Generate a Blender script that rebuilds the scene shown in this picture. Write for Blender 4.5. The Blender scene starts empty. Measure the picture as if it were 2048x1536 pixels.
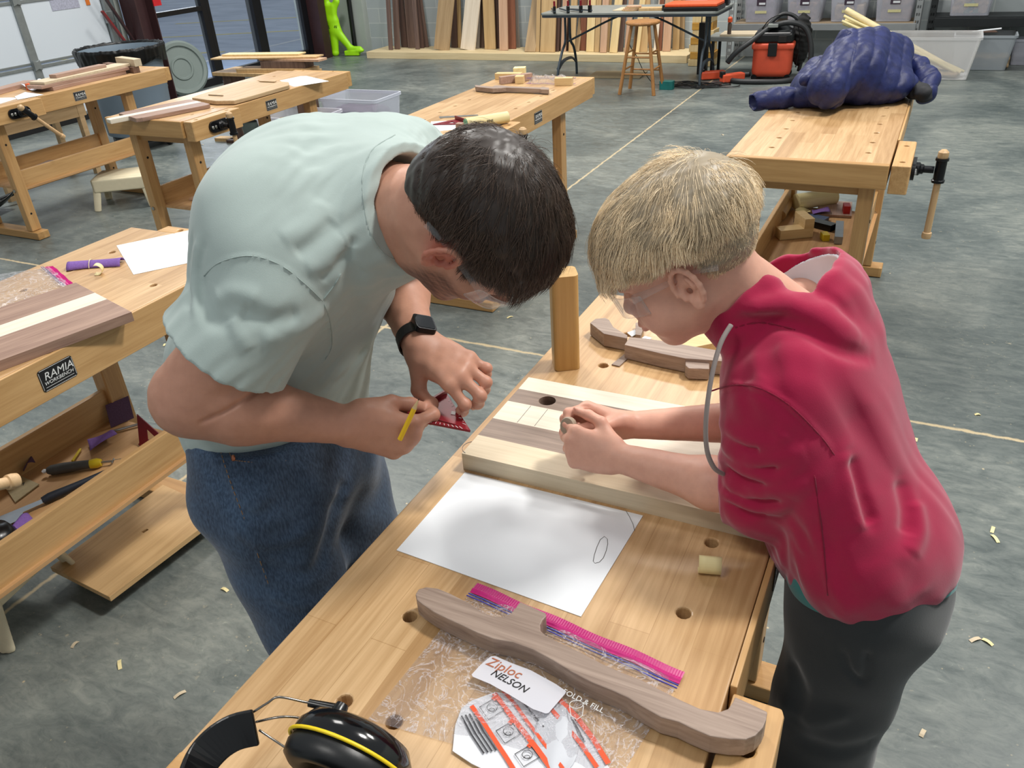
import bpy, bmesh, math, random
import numpy as np
from mathutils import Vector, Matrix, Euler
random.seed(7)
C = bpy.context.scene.collection
PI = math.pi
sc = bpy.context.scene
# ---------------------------------------------------------------- camera
CAMP = Vector((0, 0, 1.709))
def _cam():
    p, r, yaw, f = math.radians(30.25), math.radians(-3.86), .49, 1614
    F = Vector((0, math.cos(p), -math.sin(p))); R = Vector((1, 0, 0)); U = R.cross(F)
    Rr = math.cos(r)*R+math.sin(r)*U; Uu = -math.sin(r)*R+math.cos(r)*U
    Z = Matrix.Rotation(yaw, 3, 'Z')
    return Z@F, Z@Rr, Z@Uu, f
CF, CR, CU, FPX = _cam()
cd = bpy.data.cameras.new('camera'); cam = bpy.data.objects.new('camera', cd); C.objects.link(cam)
cd.sensor_width = 36; cd.lens = FPX*36/2048; cd.clip_start = .01; cd.clip_end = 200
m = Matrix((CR, CU, -CF)).transposed().to_4x4(); m.translation = CAMP
cam.matrix_world = m
sc.camera = cam
def ray(x, y): return CF+CR*((x-1024)/FPX)-CU*((y-768)/FPX)
def at(x, y, z):
    """where the sight line of a photo pixel meets the level z"""
    d = ray(x, y); t = (z-CAMP.z)/d.z; return CAMP+d*t
def dep(x, y, d): return CAMP+ray(x, y)*d
# ---------------------------------------------------------------- materials
def lin(c):
    def f(v):
        v /= 255; return v/12.92 if v <= .04045 else ((v+.055)/1.055)**2.4
    return (f(c[0]), f(c[1]), f(c[2]), 1)
class NT:
    def __init__(s, name):
        s.m = bpy.data.materials.new(name); s.m.use_nodes = True; s.t = s.m.node_tree; s.n = s.t.nodes; s.l = s.t.links
        s.b = s.n['Principled BSDF']; s.out = s.n['Material Output']
    def node(s, t, **kw):
        n = s.n.new(t)
        for k, v in kw.items():
            if k.startswith('i_'): n.inputs[int(k[2:])].default_value = v
            else: setattr(n, k, v)
        return n
    def ln(s, a, b): s.l.new(a, b)
    def coord(s, scale=(1, 1, 1), kind='Object', rot=(0, 0, 0)):
        tc = s.node('ShaderNodeTexCoord'); mp = s.node('ShaderNodeMapping'); s.ln(tc.outputs[kind], mp.inputs[0])
        mp.inputs['Scale'].default_value = scale; mp.inputs['Rotation'].default_value = rot; return mp.outputs[0]
    def noise(s, vec, scale, detail=4, rough=.5, dist=0):
        n = s.node('ShaderNodeTexNoise'); s.ln(vec, n.inputs['Vector']); n.inputs['Scale'].default_value = scale
        n.inputs['Detail'].default_value = detail; n.inputs['Roughness'].default_value = rough; n.inputs['Distortion'].default_value = dist
        return n.outputs[0]
    def ramp(s, fac, stops):
        r = s.node('ShaderNodeValToRGB'); s.ln(fac, r.inputs[0]); e = r.color_ramp.elements
        while len(e) < len(stops): e.new(.5)
        for i, (p, c) in enumerate(stops): e[i].position = p; e[i].color = c
        return r.outputs[0]
    def mix(s, fac, a, b, mode='MIX'):
        n = s.node('ShaderNodeMix', data_type='RGBA', blend_type=mode)
        for v, i in ((fac, 0), (a, 6), (b, 7)):
            if hasattr(v, 'is_linked'): s.ln(v, n.inputs[i])
            else: n.inputs[i].default_value = v
        return n.outputs[2]
    def math(s, op, a, b=0, c=0):
        n = s.node('ShaderNodeMath', operation=op)
        for i, v in enumerate((a, b, c)):
            if hasattr(v, 'is_linked'): s.ln(v, n.inputs[i])
            else: n.inputs[i].default_value = v
        return n.outputs[0]
    def bump(s, h, strength=.3, dist=.002):
        n = s.node('ShaderNodeBump'); n.inputs['Strength'].default_value = strength; n.inputs['Distance'].default_value = dist
        s.ln(h, n.inputs['Height']); s.ln(n.outputs[0], s.b.inputs['Normal'])
W1 = (1, 1, 1, 1); K0 = (0, 0, 0, 1)
def plain(name, col, rough=.5, metal=0, var=.12, scale=30, bump=0, spec=.5, coat=0, sheen=0, trans=0, alpha=1, emit=0):
    s = NT(name); b = s.b; c = lin(col)
    if var:
        n = s.noise(s.coord(), scale, 3); v = s.ramp(n, [(.3, (1-var, 1-var, 1-var, 1)), (.7, (1, 1, 1, 1))])
        s.ln(s.mix(1.0, c, v, 'MULTIPLY'), b.inputs['Base Color'])
        if bump: s.bump(n, bump)
    else: b.inputs['Base Color'].default_value = c
    b.inputs['Roughness'].default_value = rough; b.inputs['Metallic'].default_value = metal
    b.inputs['Specular IOR Level'].default_value = spec; b.inputs['Coat Weight'].default_value = coat
    b.inputs['Sheen Weight'].default_value = sheen; b.inputs['Transmission Weight'].default_value = trans
    b.inputs['Alpha'].default_value = alpha
    if emit: b.inputs['Emission Color'].default_value = c; b.inputs['Emission Strength'].default_value = emit
    return s.m
def wood(name, col, dark, axis=1, rough=.5, staves=None, grain=1., coat=0, kind='Object', svar=.25):
    """grain runs along axis; staves = (length, width) adds glued strips of varied tone"""
    s = NT(name); c1, c2 = lin(col), lin(dark)
    sc_ = [55*grain]*3; sc_[axis] = 3*grain; v = s.coord(sc_, kind)
    n = s.noise(v, 1, 5, .6, .6)
    sc2 = [260*grain]*3; sc2[axis] = 9*grain; n2 = s.noise(s.coord(sc2, kind), 1, 2)
    g = s.math('ADD', s.math('MULTIPLY', n, .75), s.math('MULTIPLY', n2, .25))
    base = s.ramp(g, [(.32, c2), (.62, c1)])
    if staves:
        L, Wd = staves; rot = (0, 0, 0)
        tc = s.coord((1, 1, 1), kind); sp = s.node('ShaderNodeSeparateXYZ'); s.ln(tc, sp.inputs[0])
        cb = s.node('ShaderNodeCombineXYZ'); s.ln(sp.outputs[axis], cb.inputs[0]); s.ln(sp.outputs[(axis+1) % 2 if axis < 2 else 0], cb.inputs[1])
        br = s.node('ShaderNodeTexBrick'); s.ln(cb.outputs[0], br.inputs['Vector']); br.offset = .37; br.offset_frequency = 2
        br.inputs['Color1'].default_value = (0, 0, 0, 1); br.inputs['Color2'].default_value = W1; br.inputs['Mortar'].default_value = (0, 0, 0, 1)
        br.inputs['Scale'].default_value = 1; br.inputs['Mortar Size'].default_value = .0006; br.inputs['Brick Width'].default_value = L; br.inputs['Row Height'].default_value = Wd
        sh = s.ramp(br.outputs[0], [(0, (1-svar, 1-svar*1.25, 1-svar*1.6, 1)), (1, (1.0, 1.0, 1.0, 1))])
        base = s.mix(1.0, base, sh, 'MULTIPLY')
    s.ln(base, s.b.inputs['Base Color']); s.b.inputs['Roughness'].default_value = rough; s.b.inputs['Coat Weight'].default_value = coat
    s.b.inputs['Coat Roughness'].default_value = .3
    s.bump(n2, .08, .001)
    return s.m
def clear(name, col, alpha=.25, rough=.25, bump=0, bscale=20, spec=.5):
    """thin see-through plastic: part transparent, part glossy"""
    s = NT(name); tr = s.node('ShaderNodeBsdfTransparent'); mx = s.node('ShaderNodeMixShader')
    s.b.inputs['Base Color'].default_value = lin(col); s.b.inputs['Roughness'].default_value = rough; s.b.inputs['Specular IOR Level'].default_value = spec
    fr = s.node('ShaderNodeLayerWeight'); fr.inputs[0].default_value = .5
    f = s.math('MULTIPLY_ADD', s.math('POWER', fr.outputs[1], 3), .55, alpha+.04)
    s.ln(f, mx.inputs[0]); s.ln(tr.outputs[0], mx.inputs[1]); s.ln(s.b.outputs[0], mx.inputs[2]); s.ln(mx.outputs[0], s.out.inputs[0])
    if bump: n = s.noise(s.coord(), bscale, 3, .5, 1.5); s.bump(n, bump, .02)
    return s.m
def film(name, col, cover=.07, gloss=.14, bump=1., bscale=40):
    """crinkled see-through film: mostly transparent, a thin milky part, glossy glints and white streaks painted as crease highlights"""
    s = NT(name); tr = s.node('ShaderNodeBsdfTransparent'); mx = s.node('ShaderNodeMixShader'); gl = s.node('ShaderNodeBsdfGlossy'); mg = s.node('ShaderNodeMixShader')
    s.b.inputs['Base Color'].default_value = lin(col); s.b.inputs['Roughness'].default_value = .5; gl.inputs['Roughness'].default_value = .16
    n = s.noise(s.coord(), bscale, 4, .6, 2.5); w_ = s.node('ShaderNodeTexVoronoi', feature='DISTANCE_TO_EDGE'); s.ln(s.coord(), w_.inputs['Vector']); w_.inputs['Scale'].default_value = bscale*.8
    h = s.math('ADD', n, s.math('MULTIPLY', s.math('MINIMUM', w_.outputs['Distance'], .12), 3)); b = s.node('ShaderNodeBump'); b.inputs['Strength'].default_value = bump; b.inputs['Distance'].default_value = .03; s.ln(h, b.inputs['Height']); s.ln(b.outputs[0], gl.inputs['Normal'])
    rd = s.ramp(s.noise(s.coord(), bscale*.45, 5, .55, 3.5), [(.470, K0), (.5, W1), (.530, K0)]); r2 = s.ramp(s.noise(s.coord(), bscale*1.3, 3, .5, 2), [(.475, K0), (.5, W1), (.525, K0)]); pm = s.ramp(s.noise(s.coord(), bscale*.18, 2), [(.42, K0), (.58, W1)])  # pale ridge streaks painted in where wrinkles would catch light
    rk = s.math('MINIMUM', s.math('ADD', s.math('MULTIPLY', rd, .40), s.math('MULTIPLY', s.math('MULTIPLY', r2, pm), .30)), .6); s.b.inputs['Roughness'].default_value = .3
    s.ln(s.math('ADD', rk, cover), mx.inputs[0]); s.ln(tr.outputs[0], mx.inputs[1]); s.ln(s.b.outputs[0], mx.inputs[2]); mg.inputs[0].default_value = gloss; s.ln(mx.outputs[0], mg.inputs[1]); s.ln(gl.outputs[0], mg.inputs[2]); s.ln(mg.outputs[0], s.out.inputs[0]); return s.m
# ---------------------------------------------------------------- mesh helpers
class MB:
    def __init__(s): s.v = []; s.f = []; s.mi = []; s.cur = 0
    def add(s, vs, fs, M=None):
        o = len(s.v)
        s.v += [tuple(M@Vector(v)) if M is not None else tuple(v) for v in vs]
        s.f += [tuple(o+i for i in f) for f in fs]; s.mi += [s.cur]*len(fs); return s
    def box(s, c, d, M=None, rz=0, R=None):
        hx, hy, hz = d[0]/2, d[1]/2, d[2]/2
        vs = [Vector((x, y, z)) for x in (-hx, hx) for y in (-hy, hy) for z in (-hz, hz)]
        T = Matrix.Translation(Vector(c))@(R if R is not None else Matrix.Rotation(rz, 4, 'Z'))
        if M is not None: T = M@T
        return s.add(vs, [(0, 1, 3, 2), (4, 6, 7, 5), (0, 4, 5, 1), (2, 3, 7, 6), (0, 2, 6, 4), (1, 5, 7, 3)], T)
    def bar(s, a, b, w, h, up=(0, 0, 1)):
        a, b = Vector(a), Vector(b); d = b-a; L = d.length; y = d.normalized(); x = y.cross(Vector(up))
        if x.length < 1e-4: x = y.cross(Vector((1, 0, 0)))
        x.normalize(); z = x.cross(y)
        return s.box((0, 0, 0), (w, L, h), Matrix.Translation((a+b)/2)@Matrix((x, y, z)).transposed().to_4x4())
    def tube(s, pts, r, n=8, cap=True, closed=False, flat=1):
        pts = [Vector(p) for p in pts]; k = len(pts); rr = r if isinstance(r, (list, tuple)) else [r]*k
        vs = []; prev = None
        for i, p in enumerate(pts):
            if closed: t = pts[(i+1) % k]-pts[i-1]
            else: t = pts[min(i+1, k-1)]-pts[max(i-1, 0)]
            t = t.normalized() if t.length > 1e-9 else Vector((0, 0, 1))
            if prev is None: u = t.orthogonal().normalized()
            else:
                u = prev-t*prev.dot(t); u = u.normalized() if u.length > 1e-6 else t.orthogonal().normalized()
            prev = u; w = t.cross(u)
            for j in range(n):
                a = 2*PI*j/n; vs.append(p+(u*math.cos(a)+w*math.sin(a)*flat)*rr[i])
        fs = []
        for i in range(k if closed else k-1):
            for j in range(n):
                a, b = i*n+j, i*n+(j+1) % n; i2 = (i+1) % k; fs.append((a, b, i2*n+(j+1) % n, i2*n+j))
        if cap and not closed: fs.append(tuple(range(n))[::-1]); fs.append(tuple((k-1)*n+j for j in range(n)))
        return s.add(vs, fs)
    def lathe(s, prof, n=24, M=None, sx=1, sy=1):
        vs = []; fs = []; k = len(prof)
        for r, z in prof:
            for j in range(n): a = 2*PI*j/n; vs.append((r*math.cos(a)*sx, r*math.sin(a)*sy, z))
        for i in range(k-1):
            for j in range(n): fs.append((i*n+j, i*n+(j+1) % n, (i+1)*n+(j+1) % n, (i+1)*n+j))
        if prof[0][0] > 1e-6: fs.append(tuple(range(n))[::-1])
        if prof[-1][0] > 1e-6: fs.append(tuple((k-1)*n+j for j in range(n)))
        return s.add(vs, fs, M)
    def cyl(s, a, b, r, n=16, r2=None): return s.tube([a, b], [r, r if r2 is None else r2], n)
    def prism(s, outline, z0, z1, holes=(), M=None):
        """flat outline (with holes) given thickness"""
        bm = bmesh.new(); loops = [outline]+list(holes); edges = []
        for lp in loops:
            vv = [bm.verts.new((p[0], p[1], z0)) for p in lp]
            for i in range(len(vv)): edges.append(bm.edges.new((vv[i], vv[(i+1) % len(vv)])))
        bmesh.ops.triangle_fill(bm, use_beauty=True, edges=edges, use_dissolve=False)
        r = bmesh.ops.extrude_face_region(bm, geom=bm.faces[:])
        bmesh.ops.translate(bm, verts=[e for e in r['geom'] if isinstance(e, bmesh.types.BMVert)], vec=(0, 0, z1-z0))
        bmesh.ops.recalc_face_normals(bm, faces=bm.faces[:])
        bm.verts.index_update(); s.add([v.co.copy() for v in bm.verts], [[v.index for v in f.verts] for f in bm.faces], M); bm.free(); return s
    def grid(s, P, nu, nv):
        """P(u,v) surface"""
        vs = [P(i/nu, j/nv) for i in range(nu+1) for j in range(nv+1)]
        fs = [(i*(nv+1)+j, (i+1)*(nv+1)+j, (i+1)*(nv+1)+j+1, i*(nv+1)+j+1) for i in range(nu) for j in range(nv)]
        return s.add(vs, fs)
    def build(s, name, mat, parent=None, loc=None, rz=0, bevel=0, smooth=None, seg=2, solid=0):
        me = bpy.data.meshes.new(name); me.from_pydata([tuple(v) for v in s.v], [], s.f)
        mats = mat if isinstance(mat, (list, tuple)) else [mat]
        for q in mats: me.materials.append(q)
        if len(mats) > 1: me.polygons.foreach_set('material_index', s.mi)
        me.update(); o = bpy.data.objects.new(name, me); C.objects.link(o)
        if parent is not None: o.parent = parent
        if loc is not None: o.location = loc
        if rz: o.rotation_euler = (0, 0, rz)
        if solid: q = o.modifiers.new('s', 'SOLIDIFY'); q.thickness = solid; q.offset = 0
        if bevel: q = o.modifiers.new('b', 'BEVEL'); q.width = bevel; q.segments = seg; q.limit_method = 'ANGLE'; q.angle_limit = .6
        if smooth is not None: shade(me, smooth)
        return o
def shade(me, ang=.6):
    me.shade_smooth()
    if ang < 3: me.set_sharp_from_angle(angle=ang)
def circ(x, y, r, n=14, ry=None): return [(x+r*math.cos(2*PI*k/n), y+(ry or r)*math.sin(2*PI*k/n)) for k in range(n)]
def rrect(x0, y0, x1, y1, r, n=4):
    o = []
    for cx, cy, a in ((x1-r, y1-r, 0), (x0+r, y1-r, PI/2), (x0+r, y0+r, PI), (x1-r, y0+r, 1.5*PI)):
        for k in range(n+1): o.append((cx+r*math.cos(a+PI/2*k/n), cy+r*math.sin(a+PI/2*k/n)))
    return o
def thing(name, label, cat, loc=(0, 0, 0), rz=0, group=None):
    o = bpy.data.objects.new(name, None); C.objects.link(o); o.location = loc; o.rotation_euler = (0, 0, rz); o.empty_display_size = .1
    o['label'] = label; o['category'] = cat
    if group: o['group'] = group
    return o
def tag(o, label, cat, group=None):
    o['label'] = label; o['category'] = cat
    if group: o['group'] = group
    return o
def struct(o): o['kind'] = 'structure'; return o
def copy_tree(o, parent=None):
    c = o.copy(); C.objects.link(c)
    if parent is not None: c.parent = parent
    for ch in [x for x in bpy.data.objects if x.parent == o]: copy_tree(ch, c)
    return c
def text(name, body, size, mat, parent, M, depth=.0004, align='CENTER', shear=0):
    cu = bpy.data.curves.new(name, 'FONT'); cu.body = body; cu.size = size; cu.extrude = depth; cu.align_x = align; cu.align_y = 'CENTER'; cu.shear = shear; cu.resolution_u = 3
    o = bpy.data.objects.new(name+'_src', cu); C.objects.link(o); bpy.context.view_layer.update()
    me = bpy.data.meshes.new_from_object(o.evaluated_get(bpy.context.evaluated_depsgraph_get())); bpy.data.objects.remove(o)
    me.transform(M); me.materials.clear(); me.materials.append(mat)
    t = bpy.data.objects.new(name, me); C.objects.link(t)
    if parent is not None: t.parent = parent
    return t
def merge(objs, name, parent=None):
    """join several text meshes of one label into one mesh"""
    mb = MB(); mats = []
    for o in objs:
        mt = o.data.materials[0]
        if mt not in mats: mats.append(mt)
        mb.cur = mats.index(mt)
        mb.add([v.co.copy() for v in o.data.vertices], [tuple(p.vertices) for p in o.data.polygons]); bpy.data.objects.remove(o)
    return mb.build(name, mats, parent)
# ---------------------------------------------------------------- world and light
w = bpy.data.worlds.new('world'); sc.world = w; w.use_nodes = True
bg = w.node_tree.nodes['Background']; bg.inputs[0].default_value = lin((222, 228, 232)); bg.inputs[1].default_value = .46
def lamp(name, loc, size, power, col=(1, 1, 1), target=None, sy=None, spread=PI):
    d = bpy.data.lights.new(name, 'AREA'); d.energy = power; d.color = col; d.size = size; d.spread = spread
    if sy: d.shape = 'RECTANGLE'; d.size_y = sy
    o = bpy.data.objects.new(name, d); C.objects.link(o); o.location = loc
    if target is not None: o.rotation_euler = (Vector(target)-Vector(loc)).to_track_quat('-Z', 'Y').to_euler()
    return o
lamp('ceiling_lamp', (1.5, 2.7, 5.6), .6, 215, (1, .97, .92), (-.4, 1.0, .9))
lamp('ceiling_lamp', (-2.6, 3.6, 5.8), 1.2, 60, (1, .97, .93), (-1.2, 1.5, .9))
lamp('ceiling_lamp', (-5.2, 5.4, 5.8), 1.2, 260, (1, .97, .92), (-5, 5, 0))
lamp('ceiling_lamp', (2.4, 5.2, 5.8), 1.2, 170, (1, .97, .92), (2, 5, 0))
lamp('ceiling_lamp', (-1.5, -1.6, 5.2), 1.0, 60, (1, .97, .92), (-1, 1, .8))
lamp('ceiling_lamp', (-2.5, 9.2, 6), 1.4, 300, (1, .97, .92), (-2.5, 10, 0))
lamp('daylight', (-10.2, 8.8, 2.6), 2.6, 110, (.82, .9, 1), (-5, 5, .2), sy=2.6)
sc.view_settings.view_transform = 'Standard'; sc.view_settings.look = 'None'; sc.view_settings.gamma = 1
sc.view_settings.exposure = 0; sc.view_settings.use_curve_mapping = False
try: sc.cycles.max_bounces = 6; sc.cycles.transparent_max_bounces = 16; sc.cycles.diffuse_bounces = 3
except Exception: pass
# ---------------------------------------------------------------- shared materials
BEECH = wood('beech_butcher_block', (218, 182, 136), (186, 147, 100), 1, .42, (.42, .058), 1.0, .27)
BEECHX = wood('beech_cross_grain', (212, 170, 114), (186, 143, 88), 0, .42, (.6, .05), .8, .1)
BEECHY = wood('beech_long_grain', (206, 165, 112), (180, 138, 86), 1, .45, None, .8, .1)
BEECHZ = wood('beech_upright_grain', (202, 160, 106), (176, 132, 82), 2, .45, None, .8, .1)
PLY = wood('tray_plywood', (202, 160, 112), (178, 134, 88), 1, .6, None, .5)
WALNUT = wood('walnut', (142, 112, 94), (104, 76, 62), 0, .55, None, 1.2)
WALNUTY = wood('walnut_long_grain', (146, 116, 98), (106, 78, 64), 1, .55, None, 1.2)
MAPLE = wood('maple', (226, 208, 176), (208, 188, 152), 0, .5, None, 1.)
PINE = wood('pine', (224, 196, 146), (204, 170, 116), 0, .55, None, .8)
BLACKM = plain('black_cast_metal', (18, 20, 24), .32, .3, .1, 60, .1)
BOLT = plain('steel_bolt', (190, 190, 186), .3, 1, .1)
BLKPL = plain('black_plastic', (14, 15, 17), .28, 0, .1)
WHITEP = plain('white_sheet', (236, 240, 244), .6, 0, .02, 8)
DARK = plain('hole_shade_and_panel_black', (30, 26, 24), .9)  # the switch panel's own black; in holes it stands for shade
TEXTW = plain('white_print', (225, 226, 224), .6, 0, 0)
TEXTK = plain('black_print', (20, 20, 22), .6, 0, 0)
# ---------------------------------------------------------------- floor
def floor_mat():
    s = NT('polished_concrete'); tc = s.coord()
    n1 = s.noise(tc, 1.1, 6, .62, .8); n2 = s.noise(s.coord((1, 2.6, 1), rot=(0, 0, .7)), 7, 5, .65, 1.2); n3 = s.noise(tc, 90, 3, .6)
    a = s.ramp(n1, [(.32, lin((82, 90, 90))), (.5, lin((108, 114, 112))), (.70, lin((142, 145, 139)))])
    b = s.ramp(n2, [(.32, (.70, .73, .74, 1)), (.5, (.92, .94, .93, 1)), (.70, (1.22, 1.20, 1.16, 1))])
    n4 = s.noise(s.coord((1, 1.8, 1), rot=(0, 0, -.5)), 17, 6, .72, 2.2); c4 = s.ramp(n4, [(.36, (.80, .83, .83, 1)), (.52, (1, 1, 1, 1)), (.62, (1.0, 1.0, .99, 1)), (.72, (1.5, 1.48, 1.40, 1))])
    c = s.mix(1.0, s.mix(1.0, a, b, 'MULTIPLY'), c4, 'MULTIPLY')
    # scuffed pale patches, sawdust flecks and the dust packed saw-cut joints
    sp = s.node('ShaderNodeSeparateXYZ'); s.ln(tc, sp.inputs[0])
    d1 = s.noise(tc, 26, 4, .75); vo = s.node('ShaderNodeTexVoronoi'); s.ln(tc, vo.inputs['Vector']); vo.inputs['Scale'].default_value = 9; vo.inputs['Randomness'].default_value = 1
    patch = s.noise(tc, 1.6, 3, .6)
    dust = s.math('MULTIPLY', s.ramp(d1, [(.62, K0), (.7, W1)]), s.ramp(patch, [(.48, K0), (.62, W1)]))
    c = s.mix(s.math('MULTIPLY', dust, .55), c, lin((190, 178, 152)))
    v2 = s.node('ShaderNodeTexVoronoi'); s.ln(tc, v2.inputs['Vector']); v2.inputs['Scale'].default_value = 34
    f2 = s.math('MULTIPLY', s.ramp(v2.outputs['Distance'], [(.05, W1), (.11, K0)]), s.ramp(s.noise(tc, 3.1, 4, .7), [(.47, K0), (.6, W1)]))
    c = s.mix(s.math('MULTIPLY', f2, .6), c, lin((196, 182, 150)))
    fleck = s.ramp(vo.outputs['Distance'], [(.02, W1), (.045, K0)])
    c = s.mix(s.math('MULTIPLY', fleck, .8), c, lin((205, 186, 150)))
    wob = s.math('MULTIPLY', s.math('SUBTRACT', s.noise(tc, 14, 4, .7), .5), .03)
    for ax, pos in ((0, -2.21), (1, 2.86)):
        dd = s.math('ABSOLUTE', s.math('ADD', s.math('SUBTRACT', sp.outputs[ax], pos), wob))
        soft = s.ramp(dd, [(.004, W1), (.011, K0)]); c = s.mix(s.math('MULTIPLY', soft, .85), c, lin((208, 188, 150)))
    s.ln(c, s.b.inputs['Base Color'])
    r = s.ramp(n2, [(.3, (.28, .28, .28, 1)), (.7, (.5, .5, .5, 1))]); s.ln(r, s.b.inputs['Roughness'])
    s.b.inputs['Specular IOR Level'].default_value = .45; s.bump(n3, .05, .001)
    return s.m
struct(MB().box((-2.25, 5.25, -.05), (12.5, 13.5, .1)).build('floor', floor_mat()))
# ---------------------------------------------------------------- workbenches
BW, BL, BH, TT = .575, 1.45, .86, .085
STEELNUT = BOLT
def nameplate(par, x, y):
    pl = MB().prism(rrect(-.047, -.028, .047, .028, .006), 0, .0012, M=Matrix.Translation((x, y, BH-.052))@Matrix.Rotation(PI/2, 4, 'Z')@Matrix.Rotation(PI/2, 4, 'X')).build('name_plate', TEXTK, par)
    T = Matrix.Translation((x+.0014, y, BH-.052))@Matrix.Rotation(PI/2, 4, 'Z')@Matrix.Rotation(PI/2, 4, 'X')
    a = text('plate_lettering', 'RAMIA', .027, TEXTW, None, T@Matrix.Translation((.004, .007, 0)), .0003, shear=.25)
    b = text('plate_lettering', 'WORKBENCH', .0125, TEXTW, None, T@Matrix.Translation((0, -.0095, 0)), .0003, shear=.25)
    q = MB().box((0, -.019, 0), (.078, .0008, .0006), T).build('x', TEXTW)
    r = MB()
    for sx, sy, w_, h_ in ((0, .0262, .084, .0008), (0, -.0262, .084, .0008), (.0452, 0, .0008, .046), (-.0452, 0, .0008, .046)): r.box((sx, sy, 0), (w_, h_, .0006), T)
    merge([a, b, q, r.build('x', TEXTW)], 'plate_lettering', pl)
def make_bench(label, x1, y0, plate=True, handle=0.0, tilt=0.0):
    """x1 = front (vise) side, y0 = near end; local origin at floor, front near corner"""
    t = thing('workbench', label, 'workbench', (x1, y0, 0), 0, 'beech workbenches')
    r_ = .0105; holes = []; xs = (-.085, -BW+.14)
    for k in range(8): holes += [circ(x, .165+k*.155, r_, 12) for x in xs]
    holes += [circ(-.235, .165, r_, 12), circ(-.36, .165, r_, 12)] if plate else []
    top = MB().prism([(0, 0), (0, BL), (-BW, BL), (-BW, 0)], BH-TT, BH, holes).build('top', BEECH, t, bevel=.0025)
    MB().box((-BW/2, .012, BH-TT/2-.0), (BW+.001, .03, TT+.004)).build('end_cap', BEECHX, t, bevel=.004)
    MB().box((.0055, BL/2+.19, BH-.052), (.009, BL-.38, .104)).build('front_apron', BEECHY, t, bevel=.002)
    MB().prism([(-BW+.115, BL+.004), (.002, BL+.004), (.002, BL+.055), (-BW+.115, BL+.055)], BH-.095, BH-.002, [circ(-.13, BL+.03, r_, 10), circ(-.38, BL+.03, r_, 10)]).build('end_jaw', BEECHX, t, bevel=.004)
    jaw = MB().prism([(.007, .01), (.066, .01), (.07, .016), (.07, .362), (.066, .372), (.007, .372)], BH-.103, BH-.001, [circ(.038, .07, r_, 10), circ(.038, .3, r_, 10)]).build('front_jaw', BEECHY, t, bevel=.003)
    # vise hardware
    Rx = Matrix.Rotation(PI/2, 4, 'Y'); zc = BH-.055
    MB().prism([(a*1.0, b) for a, b in rrect(-.03, -.075, .03, .075, .029, 6)], 0, .012, M=Matrix.Translation((.071, .19, zc))@Rx).build('vise_flange', BLACKM, jaw, bevel=.002)
    for dy in (-.058, -.035, .058): MB().lathe([(0, 0), (.009, 0), (.009, .006), (.004, .009), (0, .0095)], 8, Matrix.Translation((.082, .19+dy, zc))@Rx).build('vise_bolt', BOLT, jaw, smooth=.6)
    sx = .165
    v = MB().tube([(.08, .19, zc), (.095, .19, zc), (.1, .19, zc), (.108, .19, zc), (.112, .19, zc), (sx-.02, .19, zc)], [.024, .024, .018, .018, .013, .013], 16)
    R = Matrix.Translation((sx, .19, zc))@Matrix.Rotation(handle, 4, 'X')
    v.lathe([(.0, -.045), (.022, -.045), (.023, -.036), (.0185, -.034), (.0185, .034), (.023, .036), (.022, .045), (0, .045)], 18, R)
    v.build('vise_screw', BLACKM, jaw, smooth=.6)
    h = MB().lathe([(0, -.262+tilt), (.016, -.26+tilt), (.0175, -.25+tilt), (.0165, -.238+tilt), (.0125, -.236+tilt), (.0115, .04+tilt), (.0165, .042+tilt), (.0185, .05+tilt), (.018, .066+tilt), (.01, .074+tilt), (0, .075+tilt)], 16, R)
    h.build('vise_handle', wood('handle_wood', (205, 172, 130), (184, 148, 104), 2, .5), jaw, smooth=.6)
    # trestles: upright legs on sled feet, a head rail under the top
    for yc in (.10, BL-.33):
        for xc in (-.065, -BW+.1):
            lg = MB().box((xc, yc, (.055+BH-TT)/2), (.055, .07, BH-TT-.055)).build('leg', BEECHZ, t, bevel=.004)
            for z in (.17, .62): MB().lathe([(0, 0), (.007, 0), (.007, .002), (0, .002)], 8, Matrix.Translation((xc+.0275, yc, z))@Rx).build('bolt_hole_shade', DARK, lg)  # flat dark discs painted for the shade inside bolt holes
            MB().tube([(xc, yc-.036, .33), (xc, yc-.042, .33)], .011, 6).build('leg_bolt', BOLT, lg)
        MB().box((-BW/2+.015, yc, .0275), (BW-.0, .085, .05)).build('sled_foot', BEECHX, t, bevel=.004)
        MB().box((-BW/2+.01, yc, BH-TT-.028), (BW-.12, .03, .05)).build('head_rail', BEECHX, t, bevel=.002)
    # shelf tray between the trestles
    ya, yb = .125, BL-.36
    tr = MB().box((-BW/2+.01, (ya+yb)/2, .325), (BW-.12, yb-ya, .012)).build('tray_bottom', PLY, t)
    for xx, nm in ((-.075, 'tray_side'), (-BW+.1, 'tray_side')):
        MB().box((xx-.0 if xx > -.2 else xx, (ya+yb)/2, .375), (.02, yb-ya+.03, .13)).build(nm, BEECHY, t, bevel=.003)
    if plate: nameplate(t, .0105, .69)
    return t
bM = make_bench('beech workbench in front, the boy leans on it', -.1, .33, True, 0)
bR = make_bench('beech workbench under the heap of blue jacket, its wooden vise handle hanging down', -.1, 3.12, False, .0)
bC = make_bench('beech workbench with a pale tube and purple bag, partly behind the bowed dark-haired head', -1.79, 3.12, True, 0)
bL3 = make_bench('beech workbench at lower left, a saw and tools lying in its tray', -1.80, .33, True, 1.2)
bL2 = make_bench('beech workbench carrying two wooden cutting boards, second from the garage door', -3.53, 3.12, True, .05)
bL1 = make_bench('beech workbench carrying a stack of boards, nearest the garage door', -5.205, 3.12, True, .75)
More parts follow.
